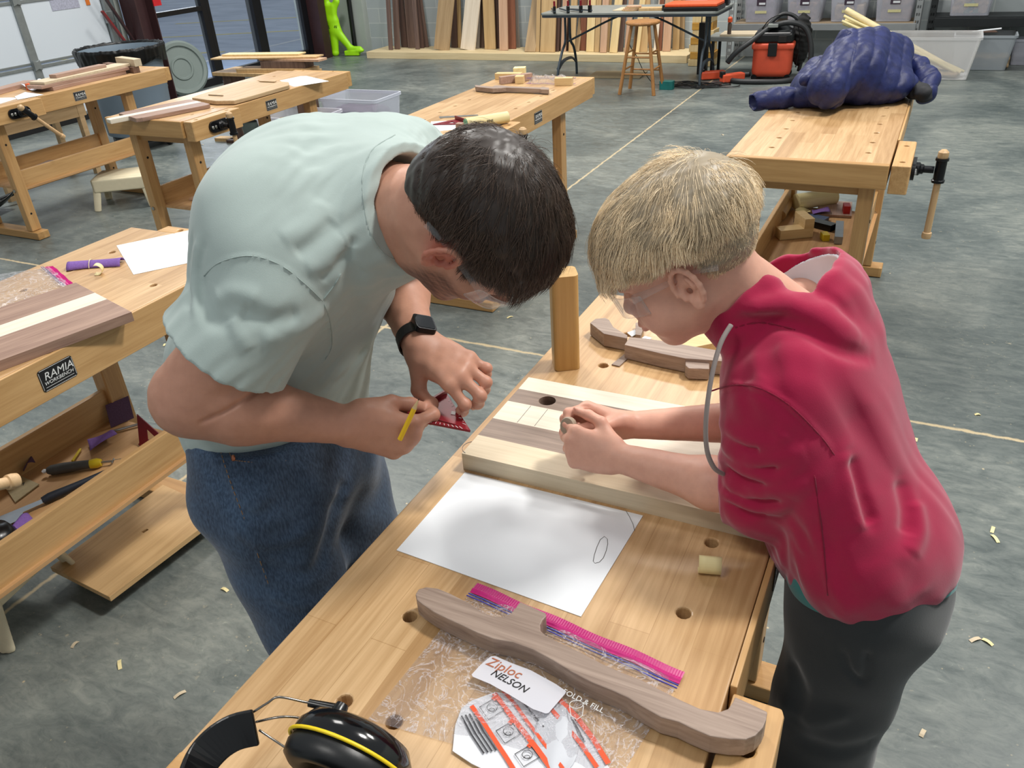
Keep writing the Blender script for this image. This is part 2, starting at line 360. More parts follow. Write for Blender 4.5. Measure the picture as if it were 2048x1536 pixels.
# ---------------------------------------------------------------- sculpting by distance fields
import openvdb as vdb
VX = 1.0
A_ = lambda *v: np.array(v, dtype=np.float32)
def nrm(v): v = np.asarray(v, dtype=np.float32); return v/np.linalg.norm(v)
def frame(x, z):
    """orthonormal columns x,y,z with x kept"""
    x = nrm(x); z = np.asarray(z, np.float32); z = nrm(z-x*np.dot(x, z)); return x, np.cross(z, x), z
class Sdf:
    def __init__(s): s.p = []
    def add(s, fn, c, r, k, op='u'): s.p.append((fn, np.asarray(c, np.float32), float(r), k, op)); return s
    def cap(s, a, b, ra, rb=None, k=.01, op='u', flat=None, ff=1):
        a = A_(*a); b = A_(*b); rb = ra if rb is None else rb; ba = b-a; L2 = max(float(ba@ba), 1e-9)
        if flat is not None: n = nrm(flat); n = nrm(n-ba*float(n@ba)/L2) if L2 > 1e-8 else n
        def fn(p):
            q = p-a; h = np.clip((q@ba)/L2, 0, 1); q = q-h[:, None]*ba
            if flat is not None: q = q+(q@n)[:, None]*n*(1/ff-1)
            d = np.sqrt((q*q).sum(1))-(ra+(rb-ra)*h)
            return d*(.5+.5*ff) if flat is not None else d
        return s.add(fn, (a+b)/2, math.sqrt(L2)/2+max(ra, rb), k, op)
    def ell(s, c, r, R=None, k=.01, op='u'):
        c = A_(*c); r = A_(*r); R = None if R is None else np.array(R, np.float32).T   # R = list of axis vectors
        def fn(p):
            q = p-c
            if R is not None: q = q@R
            k0 = np.sqrt(((q/r)**2).sum(1)); k1 = np.sqrt(((q/(r*r))**2).sum(1))+1e-9
            return k0*(k0-1)/k1
        return s.add(fn, c, float(r.max()), k, op)
    def box(s, c, h, R=None, rad=.003, k=.003, op='u'):
        c = A_(*c); h = A_(*h)-rad; R = None if R is None else np.array(R, np.float32).T
        def fn(p):
            q = p-c
            if R is not None: q = q@R
            q = np.abs(q)-h; return np.sqrt((np.maximum(q, 0)**2).sum(1))+np.minimum(q.max(1), 0)-rad
        return s.add(fn, c, float(np.linalg.norm(h)+rad), k, op)
    def sleeve(s, a, b, ra, rb, rin, k=.045):
        """a cloth tube from a to its mouth at b, hollow near the mouth"""
        q = Sdf(); a = A_(*a); b = A_(*b); d = nrm(b-a); q.cap(a, b+d*.03, ra, rb); q.add(lambda p: -((b-p)@d), b, 9, .004, 'i') if 0 else q.plane(b, d, .004)
        c0 = b-d*.022; q.add(lambda p: np.maximum(-((p-c0)@d), np.linalg.norm(p-c0-((p-c0)@d)[:, None]*d, axis=1)-rin), b, .2, .003, 's')
        return s.add(lambda p: q.ev(p), (a+b)/2, float(np.linalg.norm(b-a))/2+max(ra, rb)+.01, k)
    def plane(s, pt, n, k=.004, op='s'):
        pt = A_(*pt); n = nrm(n); return s.add(lambda p: -((p-pt)@n), pt, 99, k, op)   # 's' removes the side n points to
    def disp(s, fn, c=(0, 0, 0), r=99): return s.add(fn, c, r, 0, 'd')
    def ev(s, p, prims=None):
        d = np.full(len(p), 9., np.float32)
        for fn, c, r, k, op in (s.p if prims is None else prims):
            if op == 'd': d = d-fn(p); continue
            e = fn(p)
            if op == 'u': h = np.maximum(k-np.abs(d-e), 0)/k; d = np.minimum(d, e)-h*h*k*.25
            elif op == 'i': h = np.maximum(k-np.abs(d-e), 0)/k; d = np.maximum(d, e)+h*h*k*.25
            else: e = -e; h = np.maximum(k-np.abs(d-e), 0)/k; d = np.maximum(d, e)+h*h*k*.25
        return d
    def grad(s, p, e=.001):
        g = np.stack([s.ev(p+np.eye(3, dtype=np.float32)[i]*e)-s.ev(p-np.eye(3, dtype=np.float32)[i]*e) for i in range(3)], 1)
        return g/(np.linalg.norm(g, axis=1)[:, None]+1e-9)
    def mesh(s, vox):
        vox *= VX
        U = [q for q in s.p if q[4] == 'u']
        lo = np.min([c-r for _, c, r, _, _ in U], 0)-vox*4; hi = np.max([c+r for _, c, r, _, _ in U], 0)+vox*4
        B = 8; nb = np.ceil((hi-lo)/(vox*B)).astype(int)
        gi = np.stack(np.meshgrid(*[np.arange(n) for n in nb], indexing='ij'), -1).reshape(-1, 3)
        band = 3*vox; arr = np.empty(nb*B, np.float32); SB = 4
        key = (gi//SB); order = np.lexsort(key.T); gi = gi[order]; key = key[order]
        cut = np.flatnonzero(np.any(np.diff(key, axis=0) != 0, axis=1))+1
        off = np.stack(np.meshgrid(*[np.arange(B)]*3, indexing='ij'), -1).reshape(-1, 3).astype(np.float32)
        for grp in np.split(gi, cut):
            cen = lo+(grp.astype(np.float32)+.5)*B*vox; mid = (cen.min(0)+cen.max(0))/2; R = np.linalg.norm(cen.max(0)-cen.min(0))/2+B*vox*.9
            pr = [q for q in s.p if np.linalg.norm(q[1]-mid) < R+q[2]+q[3]+band+.02]
            d = s.ev(cen.astype(np.float32), pr) if pr else np.full(len(cen), 9.)
            act = np.abs(d) < B*vox*1.3+.006
            for g, dd in zip(grp[~act], d[~act]): x, y, z = g*B; arr[x:x+B, y:y+B, z:z+B] = band if dd > 0 else -band
            ga = grp[act]
            if len(ga):
                pts = (lo+((ga[:, None, :]*B+off[None])*vox)).reshape(-1, 3).astype(np.float32)
                v = np.clip(s.ev(pts, pr), -band, band).reshape(len(ga), B, B, B)
                for g, q in zip(ga, v): x, y, z = g*B; arr[x:x+B, y:y+B, z:z+B] = q
        g = vdb.FloatGrid(band); g.copyFromArray(arr, tolerance=0); P, Q = g.convertToQuads(0.0)
        return P.astype(np.float32)*vox+lo, Q
def np_mesh(name, P, Q, mat, parent=None, col=None, smooth=True):
    me = bpy.data.meshes.new(name); n = len(P); k = Q.shape[1]
    me.vertices.add(n); me.vertices.foreach_set('co', P.astype(np.float32).ravel())
    me.loops.add(len(Q)*k); me.loops.foreach_set('vertex_index', Q.astype(np.int32).ravel())
    me.polygons.add(len(Q)); me.polygons.foreach_set('loop_start', np.arange(0, len(Q)*k, k, dtype=np.int32))
    me.update(calc_edges=True); me.validate()
    if smooth: me.shade_smooth()
    if col is not None:
        a = me.color_attributes.new('tone', 'FLOAT_COLOR', 'POINT'); c = np.ones((n, 4), np.float32); c[:, :3] = col; a.data.foreach_set('color', c.ravel())
    for q in (mat if isinstance(mat, (list, tuple)) else [mat]): me.materials.append(q)
    o = bpy.data.objects.new(name, me); C.objects.link(o)
    if parent is not None: o.parent = parent
    return o
def sculpt(name, S, vox, mat, parent=None, colf=None):
    P, Q = S.mesh(vox); Q = Q[:, ::-1]
    # keep outward orientation
    return np_mesh(name, P, Q, mat, parent, None if colf is None else colf(P))
def wav(p, seed, wl, n=5):
    """smooth pseudo-random field, about -1..1"""
    r = np.random.RandomState(seed); o = np.zeros(len(p), np.float32)
    for i in range(n):
        d = r.normal(size=3); d /= np.linalg.norm(d); o += np.sin((p@d.astype(np.float32))*(2*PI/wl*(.6+.9*r.rand()))+r.rand()*6.28)
    return o/n*1.4
def creases(p, dr, wl, ratio, seed, amp):
    """long soft wrinkles running along dr"""
    dr = nrm(dr); q = p-(p@dr)[:, None]*dr*(1-ratio); w_ = wav(q, seed, wl, 6); m_ = np.clip(.5+wav(p, seed+50, .22, 4), 0, 1)
    return amp*m_*(np.sign(w_)*np.abs(w_)**.8)
def folds(segs):
    """cloth folds: each (points, width, height) raises a soft ridge (or with a minus, a crease)"""
    S_ = []
    for pts, w_, h_ in segs:
        q = [A_(*pts[0])]
        for v in pts[1:]:
            v = A_(*v)
            if np.linalg.norm(v-q[-1]) < .09: q.append(v)
        if len(q) > 1: q = np.array(q); S_.append((q, q.min(0)-w_*3, q.max(0)+w_*3, w_, h_))
    def fn(p):
        o = np.zeros(len(p), np.float32)
        for q, lo, hi, w_, h_ in S_:
            near = np.all((p > lo) & (p < hi), axis=1)
            if not near.any(): continue
            r = p[near]; best = np.full(len(r), 9., np.float32); amp = np.ones(len(r), np.float32); n = len(q)-1
            for i in range(n):
                a, ba = q[i], q[i+1]-q[i]; h = np.clip(((r-a)@ba)/(float(ba@ba)+1e-9), 0, 1); d2 = ((r-a-h[:, None]*ba)**2).sum(1); s_ = (i+h)/n
                k = d2 < best; best = np.where(k, d2, best); amp = np.where(k, np.minimum(1, 5*np.minimum(s_, 1-s_)+.25), amp)
            o[near] += h_*amp*np.exp(-best/w_**2)
        return o
    return fn
def V(x, y, d): return np.array(dep(x, y, d), np.float32)
# ---- hands
FING = dict(i=((.092, .029, .003), (.042, .026, .021), .0092), m=((.096, .008, .006), (.047, .030, .022), .0094), r=((.090, -.013, .004), (.043, .028, .022), .0088), p=((.081, -.032, -.002), (.034, .021, .019), .0078))
def hand(S, W, x, z, side, flex, thumb, sc_=1, spread=(6, 0, -5, -11), k=.006):
    x, y, z = frame(x, z); y = y*side; W = A_(*W)
    T = lambda q: W+(x*q[0]+y*q[1]+z*q[2])*sc_
    D = lambda q: x*q[0]+y*q[1]+z*q[2]
    out = {}
    for (n, (mcp, ph, r)), sp in zip(FING.items(), spread):
        m = T(mcp); S.cap(T((.012, mcp[1]*.55, -.002)), m, .0155*sc_, .0118*sc_, .018*sc_)
        a = 0; s_ = math.radians(sp); p = m; jo = [m]
        for j in range(3):
            a += math.radians(flex[n][j]); dr = D((math.cos(a)*math.cos(s_), math.sin(s_)*math.cos(min(a, 1.4)), -math.sin(a)))
            q = p+dr*ph[j]*sc_; rr = (r*(1.06-.09*j)*sc_, r*(.98-.1*j)*sc_)
            S.cap(p, q, rr[0], rr[1], k*sc_ if j else .01*sc_); S.ell(p, (r*1.1*sc_,)*3, k=.004*sc_); p = q; jo.append(p)
        dn = D((math.sin(a), 0, math.cos(a))); out[n] = (jo, dn, dr)
    S.ell(T((.05, 0, -.006)), (.042*sc_, .036*sc_, .014*sc_), (x, y, z), k=.012*sc_)
    S.ell(T((.035, -.027, -.011)), (.032*sc_, .013*sc_, .013*sc_), (x, y, z), k=.014*sc_)
    b = T((.02, .024, -.01)); p = b; jo = [b]
    for j, (L, ra, rb) in enumerate(((.044, .0165, .0115), (.033, .0112, .0100), (.028, .0104, .0078))):
        dr = nrm(D(thumb[j])); q = p+dr*L*sc_; S.cap(p, q, ra*sc_, rb*sc_, .016*sc_ if j == 0 else k*sc_); p = q; jo.append(p)
    dn = D(thumb[3]) if len(thumb) > 3 else z; out['t'] = (jo, nrm(dn), dr)
    # nails: shallow plates on the finger ends
    nails = []
    for n in 'imrpt':
        jo, dn, dr = out[n]; w = {'t': .0072, 'i': .0055, 'm': .0058, 'r': .0055, 'p': .0047}[n]*sc_
        c = jo[-1]+dn*w*.98-dr*.0005*sc_; nails.append((c, w*1.35)); S.ell(c, (w*1.15, w*.92, .0016*sc_), (dr, np.cross(dn, dr), dn), k=.0012*sc_)
        if n != 't':
            for j in (1, 2): S.add((lambda c_, d_: (lambda p: np.linalg.norm(p-c_, axis=1)-.0012*sc_))(jo[j]+dn*0+z*0, 0), jo[j], .002, .001)
    out['nails'] = nails; out['T'] = T; out['D'] = D
    return out
# ---- heads
def head(S, c, f, u, s=1, child=False):
    f = nrm(f); u = np.asarray(u, np.float32); u = nrm(u-f*np.dot(u, f)); l = np.cross(u, f); c = A_(*c); R = (l, f, u)
    T = lambda q: c+(l*q[0]+f*q[1]+u*q[2])*s
    E = lambda q, r, k=.012, op='u', RR=None: S.ell(T(q), tuple(v*s for v in r), RR or R, k*s, op)
    K = lambda a, b, ra, rb, k=.012, op='u': S.cap(T(a), T(b), ra*s, rb*s, k*s, op)
    E((0, -.014, .042), (.077, .098, .084)); E((0, .04, .048), (.062, .05, .056), .03)
    E((0, .045, -.028), (.056, .052, .07), .03)
    ch = 1 if child else 0
    for m in (1, -1):
        K((m*.052, -.002, -.04), (m*.016, .066, -.092+.008*ch), .02, .018, .03)
        E((m*.04, .056, -.022-.004*ch), (.024, .026, .024+.004*ch), .025)
        E((m*.03, .086, .026), (.024, .011, .008), .014)
        if child: E((m*.036, .055, -.045), (.026, .03, .026), .02)
    E((0, .07, -.095+.01*ch), (.021, .019, .017), .018)
    for m in (1, -1): E((m*.031, .103, .004), (.019, .018, .012), .012, 's')
    for m in (1, -1):
        E((m*.031, .078, .003), (.0145, .0145, .0125), .003); K((m*.018, .09, .008), (m*.043, .083, .007), .0035, .0035, .004)
    nz = .110 if child else .117
    K((0, .09, .018), (0, nz-.002, -.018), .0075, .0105, .014); E((0, nz, -.024), (.0115, .0115, .0105), .008)
    for m in (1, -1): E((m*.0115, nz-.011, -.027), (.0075, .010, .0078), .006); E((m*.006, nz-.004, -.0345), (.0032, .0045, .003), .003, 's')
    E((0, .094, -.046), (.026, .014, .02), .014)
    E((0, .1055, -.0505), (.021, .0075, .0052), .005); E((0, .1035, -.0605), (.019, .0085, .0062), .005)
    K((-.02, .11, -.0555), (.02, .11, -.0555), .0012, .0012, .003, 's')
    E((0, .086, -.076), (.016, .011, .008), .01)
    ears = {}
    for m in (1, -1):
        ec = (m*.079, -.012, -.004); k = 1.12 if child else 1.0
        el = nrm(l*m*.95+f*.28+u*.05); ef = nrm(f-el*float(f@el)); eu = np.cross(el, ef)*m; eu = nrm(u-el*float(u@el)-ef*float(u@ef))
        P_ = lambda a, b, h: T(ec)+(ef*a+eu*b+el*h)*s*k
        S.ell(P_(0, .0, .002), (.015*s*k, .026*s*k, .005*s), (ef, eu, el), .006*s)
        S.ell(P_(.002, -.006, .009), (.0085*s*k, .013*s*k, .008*s), (ef, eu, el), .004*s, 's')
        pts = []
        for j in range(11):
            a = math.radians(-10+j*24); rx, ry = .0175, .029
            pts.append(P_(rx*math.cos(a)*-1*(-1) if 0 else rx*math.cos(a), ry*math.sin(a)+.002, .007+.003*math.sin(a)))
        for a_, b_ in zip(pts[:-1], pts[1:]): S.cap(a_, b_, .0036*s*k, .0036*s*k, .003*s)
        an = [P_(.006*math.cos(t)-.003, .016*math.sin(t)+.0, .006) for t in np.linspace(-1.2+PI, 1.3+PI*.6, 5)]
        for a_, b_ in zip(an[:-1], an[1:]): S.cap(a_, b_, .0026*s*k, .0026*s*k, .003*s)
        S.cap(P_(.013, -.004, .003), P_(.011, -.012, .004), .0042*s*k, .004*s*k, .004*s)   # tragus
        S.ell(P_(-.001, -.024, .004), (.008*s*k, .009*s*k, .0045*s*k), (ef, eu, el), .005*s)   # lobe
        S.cap(P_(.002, -.004, .004), P_(.006, -.006, -.012), .0045*s, .003*s, .004*s, 's')
        ears[m] = P_
    return dict(T=T, R=R, c=c, s=s, ears=ears, l=l, f=f, u=u)
def skin_mat(name, col):
    s = NT(name); a = s.node('ShaderNodeAttribute', attribute_name='tone'); n = s.noise(s.coord(), 55, 4, .6)
    v = s.ramp(n, [(.3, (.93, .9, .9, 1)), (.7, (1.04, 1.03, 1.03, 1))])
    s.ln(s.mix(1.0, s.mix(1.0, lin(col), a.outputs[0], 'MULTIPLY'), v, 'MULTIPLY'), s.b.inputs['Base Color'])
    s.b.inputs['Roughness'].default_value = .48; s.b.inputs['Subsurface Weight'].default_value = .12; s.b.inputs['Subsurface Radius'].default_value = (.012, .005, .003); s.b.inputs['Subsurface Scale'].default_value = 1
    s.b.inputs['Specular IOR Level'].default_value = .4; s.bump(s.noise(s.coord(), 260, 3), .12, .001)
    return s.m
def cloth_mat(name, col, rough=.85, sheen=.2, weave=900, var=.08, noise=14):
    s = NT(name); n = s.noise(s.coord(), noise, 4, .6); v = s.ramp(n, [(.3, (1-var,)*3+(1,)), (.7, (1, 1, 1, 1))])
    s.ln(s.mix(1.0, lin(col), v, 'MULTIPLY'), s.b.inputs['Base Color']); s.b.inputs['Roughness'].default_value = rough
    s.b.inputs['Sheen Weight'].default_value = sheen; s.b.inputs['Specular IOR Level'].default_value = .25
    s.bump(s.noise(s.coord(), weave, 2), .25, .0006); return s.m
# ---------------------------------------------------------------- hair, glasses, surface lines
def hit(S, x, y, t0=.7, t1=2.0):
    """first point of surface S on the sight line of a photo pixel"""
    r = np.array(ray(x, y), np.float32); t = np.linspace(t0, t1, 700, dtype=np.float32); p = np.array(CAMP, np.float32)+t[:, None]*r
    d = S.ev(p); i = np.flatnonzero(d < 0)
    if len(i) == 0: i = [int(np.argmin(d))]
    return p[i[0]]
def seam(S, pts, n=6):
    """a smooth line over the surface through photo points"""
    q = [np.array(v, float) for v in pts]; out = []
    for i in range(len(q)-1):
        p0 = q[max(i-1, 0)]; p1, p2 = q[i], q[i+1]; p3 = q[min(i+2, len(q)-1)]
        for k in range(n): t = k/n; out.append(.5*((2*p1)+(-p0+p2)*t+(2*p0-5*p1+4*p2-p3)*t*t+(-p0+3*p1-3*p2+p3)*t**3))
    out.append(q[-1]); return [hit(S, *v) for v in out]
def hair(name, label, hd, parent, LOC, n, mask, thick, length, whorl, mat, seed=1, grav=.3, lift=.5, wid=.00035, lpush=1., fr=0., swirl=.3, clump=.45, tonev=.35, wup=.3):
    Hs = Sdf(); head(Hs, hd['c'], hd['f'], hd['u'], hd['s'], hd.get('child', False)); s = hd['s']
    R = np.stack([hd['l'], hd['f'], hd['u']], 1); c0 = hd['c']; loc = lambda p: (p-c0)@R/s
    def tk(p):
        q = loc(p); m_ = mask(q); th = thick(q); k = np.clip(m_/.02, 0, 1); k = k*k*(3-2*k); return (-.004+(th+.004)*k)*s
    cap = Sdf(); cap.add(lambda p: Hs.ev(p)-tk(p)-wav(p, seed+3, .02)*.0012, c0+hd['u']*.02, .16*s, .001)
    P, Q = cap.mesh(.0035*s); d = Hs.ev(P); cap_n = len(P)
    rng = np.random.RandomState(seed); m_ = int(n*4.2)
    v = rng.normal(size=(m_, 3)); v /= np.linalg.norm(v, axis=1)[:, None]
    cen = c0+hd['u']*.03*s; dirs = (v@R.T).astype(np.float32)
    lo = np.full(m_, .03, np.float32); hi = np.full(m_, .16, np.float32)
    for _ in range(14):
        md = (lo+hi)/2; e = Hs.ev(cen+dirs*md[:, None]*s) > 0; hi = np.where(e, md, hi); lo = np.where(e, lo, md)
    p = cen+dirs*md[:, None]*s; q = loc(p); ok = (mask(q) > .003+.004*rng.rand(m_)); p = p[ok][:n]; q = q[ok][:n]; n = len(p)
    L = length(q)*(.75+.4*rng.rand(n)); K = 7
    wl = np.array(whorl, np.float32); nr0 = Hs.grad(p, .003)
    g = np.array([0, 0, -1], np.float32)
    pts = [p-nr0*.001]; cur = p.copy(); base_h = tk(p)
    cx = wav(p, seed+11, .028); cy = wav(p, seed+12, .033)
    jit = rng.normal(size=(n, 3)).astype(np.float32)*.07
    for i in range(K-1):
        nr = Hs.grad(cur, .004); ql = loc(cur); t = ql-wl; tf = np.clip(np.linalg.norm(t-(t*(q/np.linalg.norm(q, axis=1)[:, None])).sum(1)[:, None]*(q/np.linalg.norm(q, axis=1)[:, None]), axis=1)/.035, 0, 1)[:, None]; t = t/(np.linalg.norm(t, axis=1)[:, None]+1e-6)*tf+np.array([.25, 1, 0])*(1-tf); t = t@R.T; t = t-(t*nr).sum(1)[:, None]*nr; t /= np.linalg.norm(t, axis=1)[:, None]+1e-6
        sd = np.cross(nr, t); u_ = i/(K-2)
        dd = t+sd*(cx[:, None]*clump+swirl*np.clip(1-np.linalg.norm(ql-wl, axis=1)/.09, 0, 1)[:, None])+jit*5*np.exp(-(np.linalg.norm(q-wl, axis=1)[:, None]/.04)**2)*(1-u_)+nr*(lift*(1-1.5*u_)+wup*np.exp(-(np.linalg.norm(loc(p)-wl, axis=1)[:, None]/.035)**2)+cy[:, None]*clump*.35)+g*grav*u_+jit
        dd /= np.linalg.norm(dd, axis=1)[:, None]; cur = cur+dd*(L/(K-1))[:, None]*s
        d = Hs.ev(cur); want = np.minimum(base_h*lpush*(.5+.9*rng.rand(n) if i == 0 else .95), 1)*min(1, (i+1)/2.5)
        if i == 0: hh = .75+.4*rng.rand(n)
        want = base_h*hh*min(1, (i+1)/2.5); push = np.maximum(want-d, 0); cur = cur+nr*push[:, None]; pts.append(cur.copy())
    pts = np.stack(pts, 1)                                   # n,K,3
    T = np.gradient(pts, axis=1); T /= np.linalg.norm(T, axis=2)[:, :, None]+1e-9
    ref = np.cross(T, rng.normal(size=(n, 1, 3))); ref /= np.linalg.norm(ref, axis=2)[:, :, None]+1e-9; bi = np.cross(T, ref)
    wd = (wid*(.7+.6*rng.rand(n)))[:, None]*np.linspace(1, .25, K)[None]**.7
    ang = [0, 2*PI/3, 4*PI/3]; ring = np.stack([pts+(ref*math.cos(a)+bi*math.sin(a))*wd[:, :, None] for a in ang], 2)   # n,K,3,3
    VP = ring.reshape(-1, 3); idx = np.arange(n*K*3).reshape(n, K, 3)
    F = [np.stack([idx[:, :-1, j], idx[:, :-1, (j+1) % 3], idx[:, 1:, (j+1) % 3], idx[:, 1:, j]], -1).reshape(-1, 4) for j in range(3)]
    F = np.concatenate(F)+cap_n
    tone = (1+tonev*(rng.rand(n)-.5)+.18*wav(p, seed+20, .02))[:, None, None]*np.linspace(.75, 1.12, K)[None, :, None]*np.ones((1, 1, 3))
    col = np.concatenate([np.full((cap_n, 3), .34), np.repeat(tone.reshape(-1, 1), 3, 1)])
    o = np_mesh(name, np.concatenate([P, VP])-LOC, np.concatenate([Q[:, ::-1], F]), mat, parent, col)
    if label: o['label'] = label
    return o
def hair_mat(name, col, rough=.38, spec=.5):
    s = NT(name); a = s.node('ShaderNodeAttribute', attribute_name='tone')
    s.ln(s.mix(1.0, lin(col), a.outputs[0], 'MULTIPLY'), s.b.inputs['Base Color']); s.b.inputs['Roughness'].default_value = rough; s.b.inputs['Specular IOR Level'].default_value = spec
    return s.m
CLEARG = clear('clear_lens_plastic', (205, 212, 216), .0, .05, spec=.8)
CLEARA = clear('clear_arm_plastic', (205, 212, 216), .05, .12, spec=.8)
def glasses(label, hd, w_=.070, arm=None, cat='safety glasses'):
    t = thing('safety_glasses', label, cat, tuple(hd['T']((0, .1, 0)))); O = np.array(t.location, np.float32); s = hd['s']
    L = lambda a, b, c: tuple(hd['T']((a, b, c))-O)
    for sgn in (1, -1):
        def P(u, v):
            a = (u*.97+.03)*w_; h = (v-.5)*(.044-.012*u); z = 1-(a/.085)**2
            return L(sgn*a, .118*math.sqrt(max(z, .02))+.006-.05*(u**4)*.3, .0+h-.004*u)
        MB().grid(P, 14, 6).build('lens', CLEARG, t, smooth=3, solid=.0022)
        pts = [L(sgn*(w_+.001), .072, .012), L(sgn*(w_+.0055), .045, .013), L(sgn*(w_+.010), .0, .014), L(sgn*(w_+.008), -.03, .012), L(sgn*(w_+.006), -.058, .002)]
        pts = [Vector(p) for p in pts]
        MB().tube(pts, [.0075, .005, .004, .004, .0045], 8, flat=.45).build('temple_arm', CLEARA, t, smooth=1)
    MB().tube([L(-.012, .121, .012), L(0, .123, .013), L(.012, .121, .012)], .0028, 8).build('bridge', CLEARA, t, smooth=1)
    return t
# ---------------------------------------------------------------- the man
SKIN = skin_mat('skin', (192, 143, 120))
def man():
    LOC = A_(-.95, .9, 0)
    root = thing('person', 'dark-haired person in pale sage t-shirt and jeans bending over, holding a red square and pencil', 'person', tuple(LOC))
    pel, bel, che, shm = A_(-.955, .88, .93), A_(-.935, .90, 1.07), A_(-.865, .93, 1.235), A_(-.79, .935, 1.335)
    Sr, Sl = V(530, 600, 1.13), A_(-.765, 1.11, 1.355)
    Er, El = V(386, 794, 1.17), V(786, 545, 1.5)
    Wr, Wl = V(690, 850, 1.24), V(838, 690, 1.34)
    lat = nrm(Sl-Sr)
    HC = V(944, 454, 1.10); hf = (.37, .26, -.88); hu = (.93, -.04, .36)
    B = Sdf(); hd = head(B, HC, hf, hu, 1.0)
    nc = V(826, 418, 1.17); nn = nrm(A_(.95, -.10, .20)); nb = nc-nn*.05
    B.cap(hd['T']((0, -.04, -.045)), nc-nn*.03, .060, .068, .03); B.cap(hd['T']((0, .01, -.07)), nc-nn*.03+A_(.0, 0, -.03), .05, .06, .03)
    for a, b, r in ((pel, bel, .07), (bel, che, .08), (che, shm, .08)): B.cap(a-lat*.06, b-lat*.06, r, r, .05); B.cap(a+lat*.06, b+lat*.06, r, r, .05)
    B.cap(Sr+lat*.02, Sl-lat*.02, .055, .055, .06)
    for S_, E_, W_, g in ((Sr, Er, Wr, 1.1), (Sl, El, Wl, .98)):
        B.cap(S_, E_, .050*g, .055*g, .03); m = E_+(W_-E_)*.3
        B.cap(E_, m, .050*g, .049*g, .010); B.cap(m, W_, .047*g, .029, .03)
    hr = hand(B, Wr, (.72, .56, -.40), (.50, -.82, -.10), 1, dict(i=(42, 46, 36), m=(66, 76, 40), r=(72, 80, 40), p=(76, 80, 40)),
              ((.86, .20, -.42), (.95, -.10, -.30), (.95, -.16, -.20), (.1, .9, .3)), 1.08, (2, -1, -4, -7))
    hl = hand(B, Wl, (.90, -.16, -.30), (.25, -.38, .88), -1, dict(i=(34, 72, 14), m=(26, 78, 20), r=(22, 80, 24), p=(18, 80, 24)),
              ((.45, .62, -.62), (.45, .20, -.85), (.55, .05, -.82), (.1, .8, .2)), 1.0, (7, 0, -6, -13))
    b0 = Sdf(); b0.p = list(B.p); B.disp(folds([(seam(b0, ((520, 775), (488, 800), (445, 826), (400, 845)), 4), .0035, -.005), (seam(b0, ((500, 770), (460, 800), (420, 822)), 4), .010, .0025)]), Er, .25); B.disp(lambda p: wav(p, 3, .03)*.0006)
    T = hd['T']; c0 = hd['c']
    def colf(P):
        c = np.ones((len(P), 3), np.float32); q = np.stack([(P-c0)@hd['l'], (P-c0)@hd['f'], (P-c0)@hd['u']], 1)
        hd_ = np.linalg.norm(q, axis=1) < .16
        bd = np.clip((-.028-q[:, 2]+.25*(q[:, 1]-.02))/.018, 0, 1)*np.clip((q[:, 1]+.005)/.02, 0, 1)*np.clip((q[:, 2]+.125)/.014, 0, 1)*hd_
        lip = np.exp(-((q[:, 2]+.0555)/.009)**2-(q[:, 0]/.024)**2)*(q[:, 1] > .09)
        bd = bd*(.8+.35*wav(P, 5, .006))*(1-lip)
        c = c*(1-np.clip(bd, 0, 1)[:, None]*np.array([.72, .74, .72])); c *= 1-lip[:, None]*np.array([.1, .34, .28])
        for m in (1, -1):
            e = np.exp(-(np.linalg.norm(P-hd['ears'][m](0, 0, 0), axis=1)/.03)**4)[:, None]; c *= 1-e*np.array([0, .2, .2])
        for h in (hr, hl):
            for n in 'imrpt':
                for j in h[n][0][1:]: c *= 1-np.exp(-(np.linalg.norm(P-j, axis=1)/.011)**2)[:, None]*np.array([.0, .10, .09])
            for nc_, nr_ in h['nails']: c *= 1+np.exp(-(np.linalg.norm(P-nc_, axis=1)/nr_)**6)[:, None]*np.array([.1, .1, .12])
        c *= 1-np.exp(-(np.linalg.norm(P-hit(B, 771, 320), axis=1)/.003)**2)[:, None]*np.array([.1, .4, .4])
        return c
    P, Q = B.mesh(.0022); np_mesh('body', P-LOC, Q[:, ::-1], SKIN, root, colf(P))
    # ---- t-shirt
    SH = cloth_mat('sage_cotton', (172, 187, 183), .9, .2)
    s = Sdf(); ax = lambda d: (lat, nrm(d), nrm(np.cross(lat, nrm(d))))
    s.ell(pel+A_(.005, .005, .03), (.168, .15, .128), ax(A_(.05, 0, 1)), k=.06)
    s.ell(bel+A_(.0, 0, 0), (.178, .15, .145), ax(A_(.15, 0, 1)), k=.06)
    s.ell(che, (.195, .16, .14), ax(A_(.4, 0, 1)), k=.07)
    s.ell((che+shm)/2+A_(-.035, .04, .045), (.17, .13, .11), ax(A_(.6, 0, 1)), k=.08)
    s.ell(shm+A_(-.03, .0, .01), (.20, .11, .12), ax(A_(.7, 0, 1)), k=.06)
    s.cap(Sr+lat*.02+A_(-.012, .0, .006), Sl-lat*.02+A_(-.012, 0, .004), .08, .082, .06)
    s.cap(nc-nn*.005, nc-nn*.09, .088, .105, .05)
    s.cap(nc-nn*.07, (Sr+nb)/2+A_(-.015, 0, .012), .085, .078, .05); s.cap(nc-nn*.07, (Sl+nb)/2+A_(-.015, 0, .012), .085, .08, .05)
    fr_ = ((Sr, Er, .53, 1.10), (Sl, El, .50, 1.))
    for S_, E_, f_, g in fr_: m = S_+(E_-S_)*f_; s.sleeve(S_, m, .080, .093*g, .066*g, .018)
    hem = pel+A_(0, 0, -.06); s.plane(hem, (.16, 0, -1), .004)
    s.cap(hem-A_(0, .06, .03), hem-A_(0, .06, -.03), .115, .115, .01, 's'); s.cap(hem-A_(0, -.06, .03), hem-A_(0, -.06, -.03), .115, .115, .01, 's')
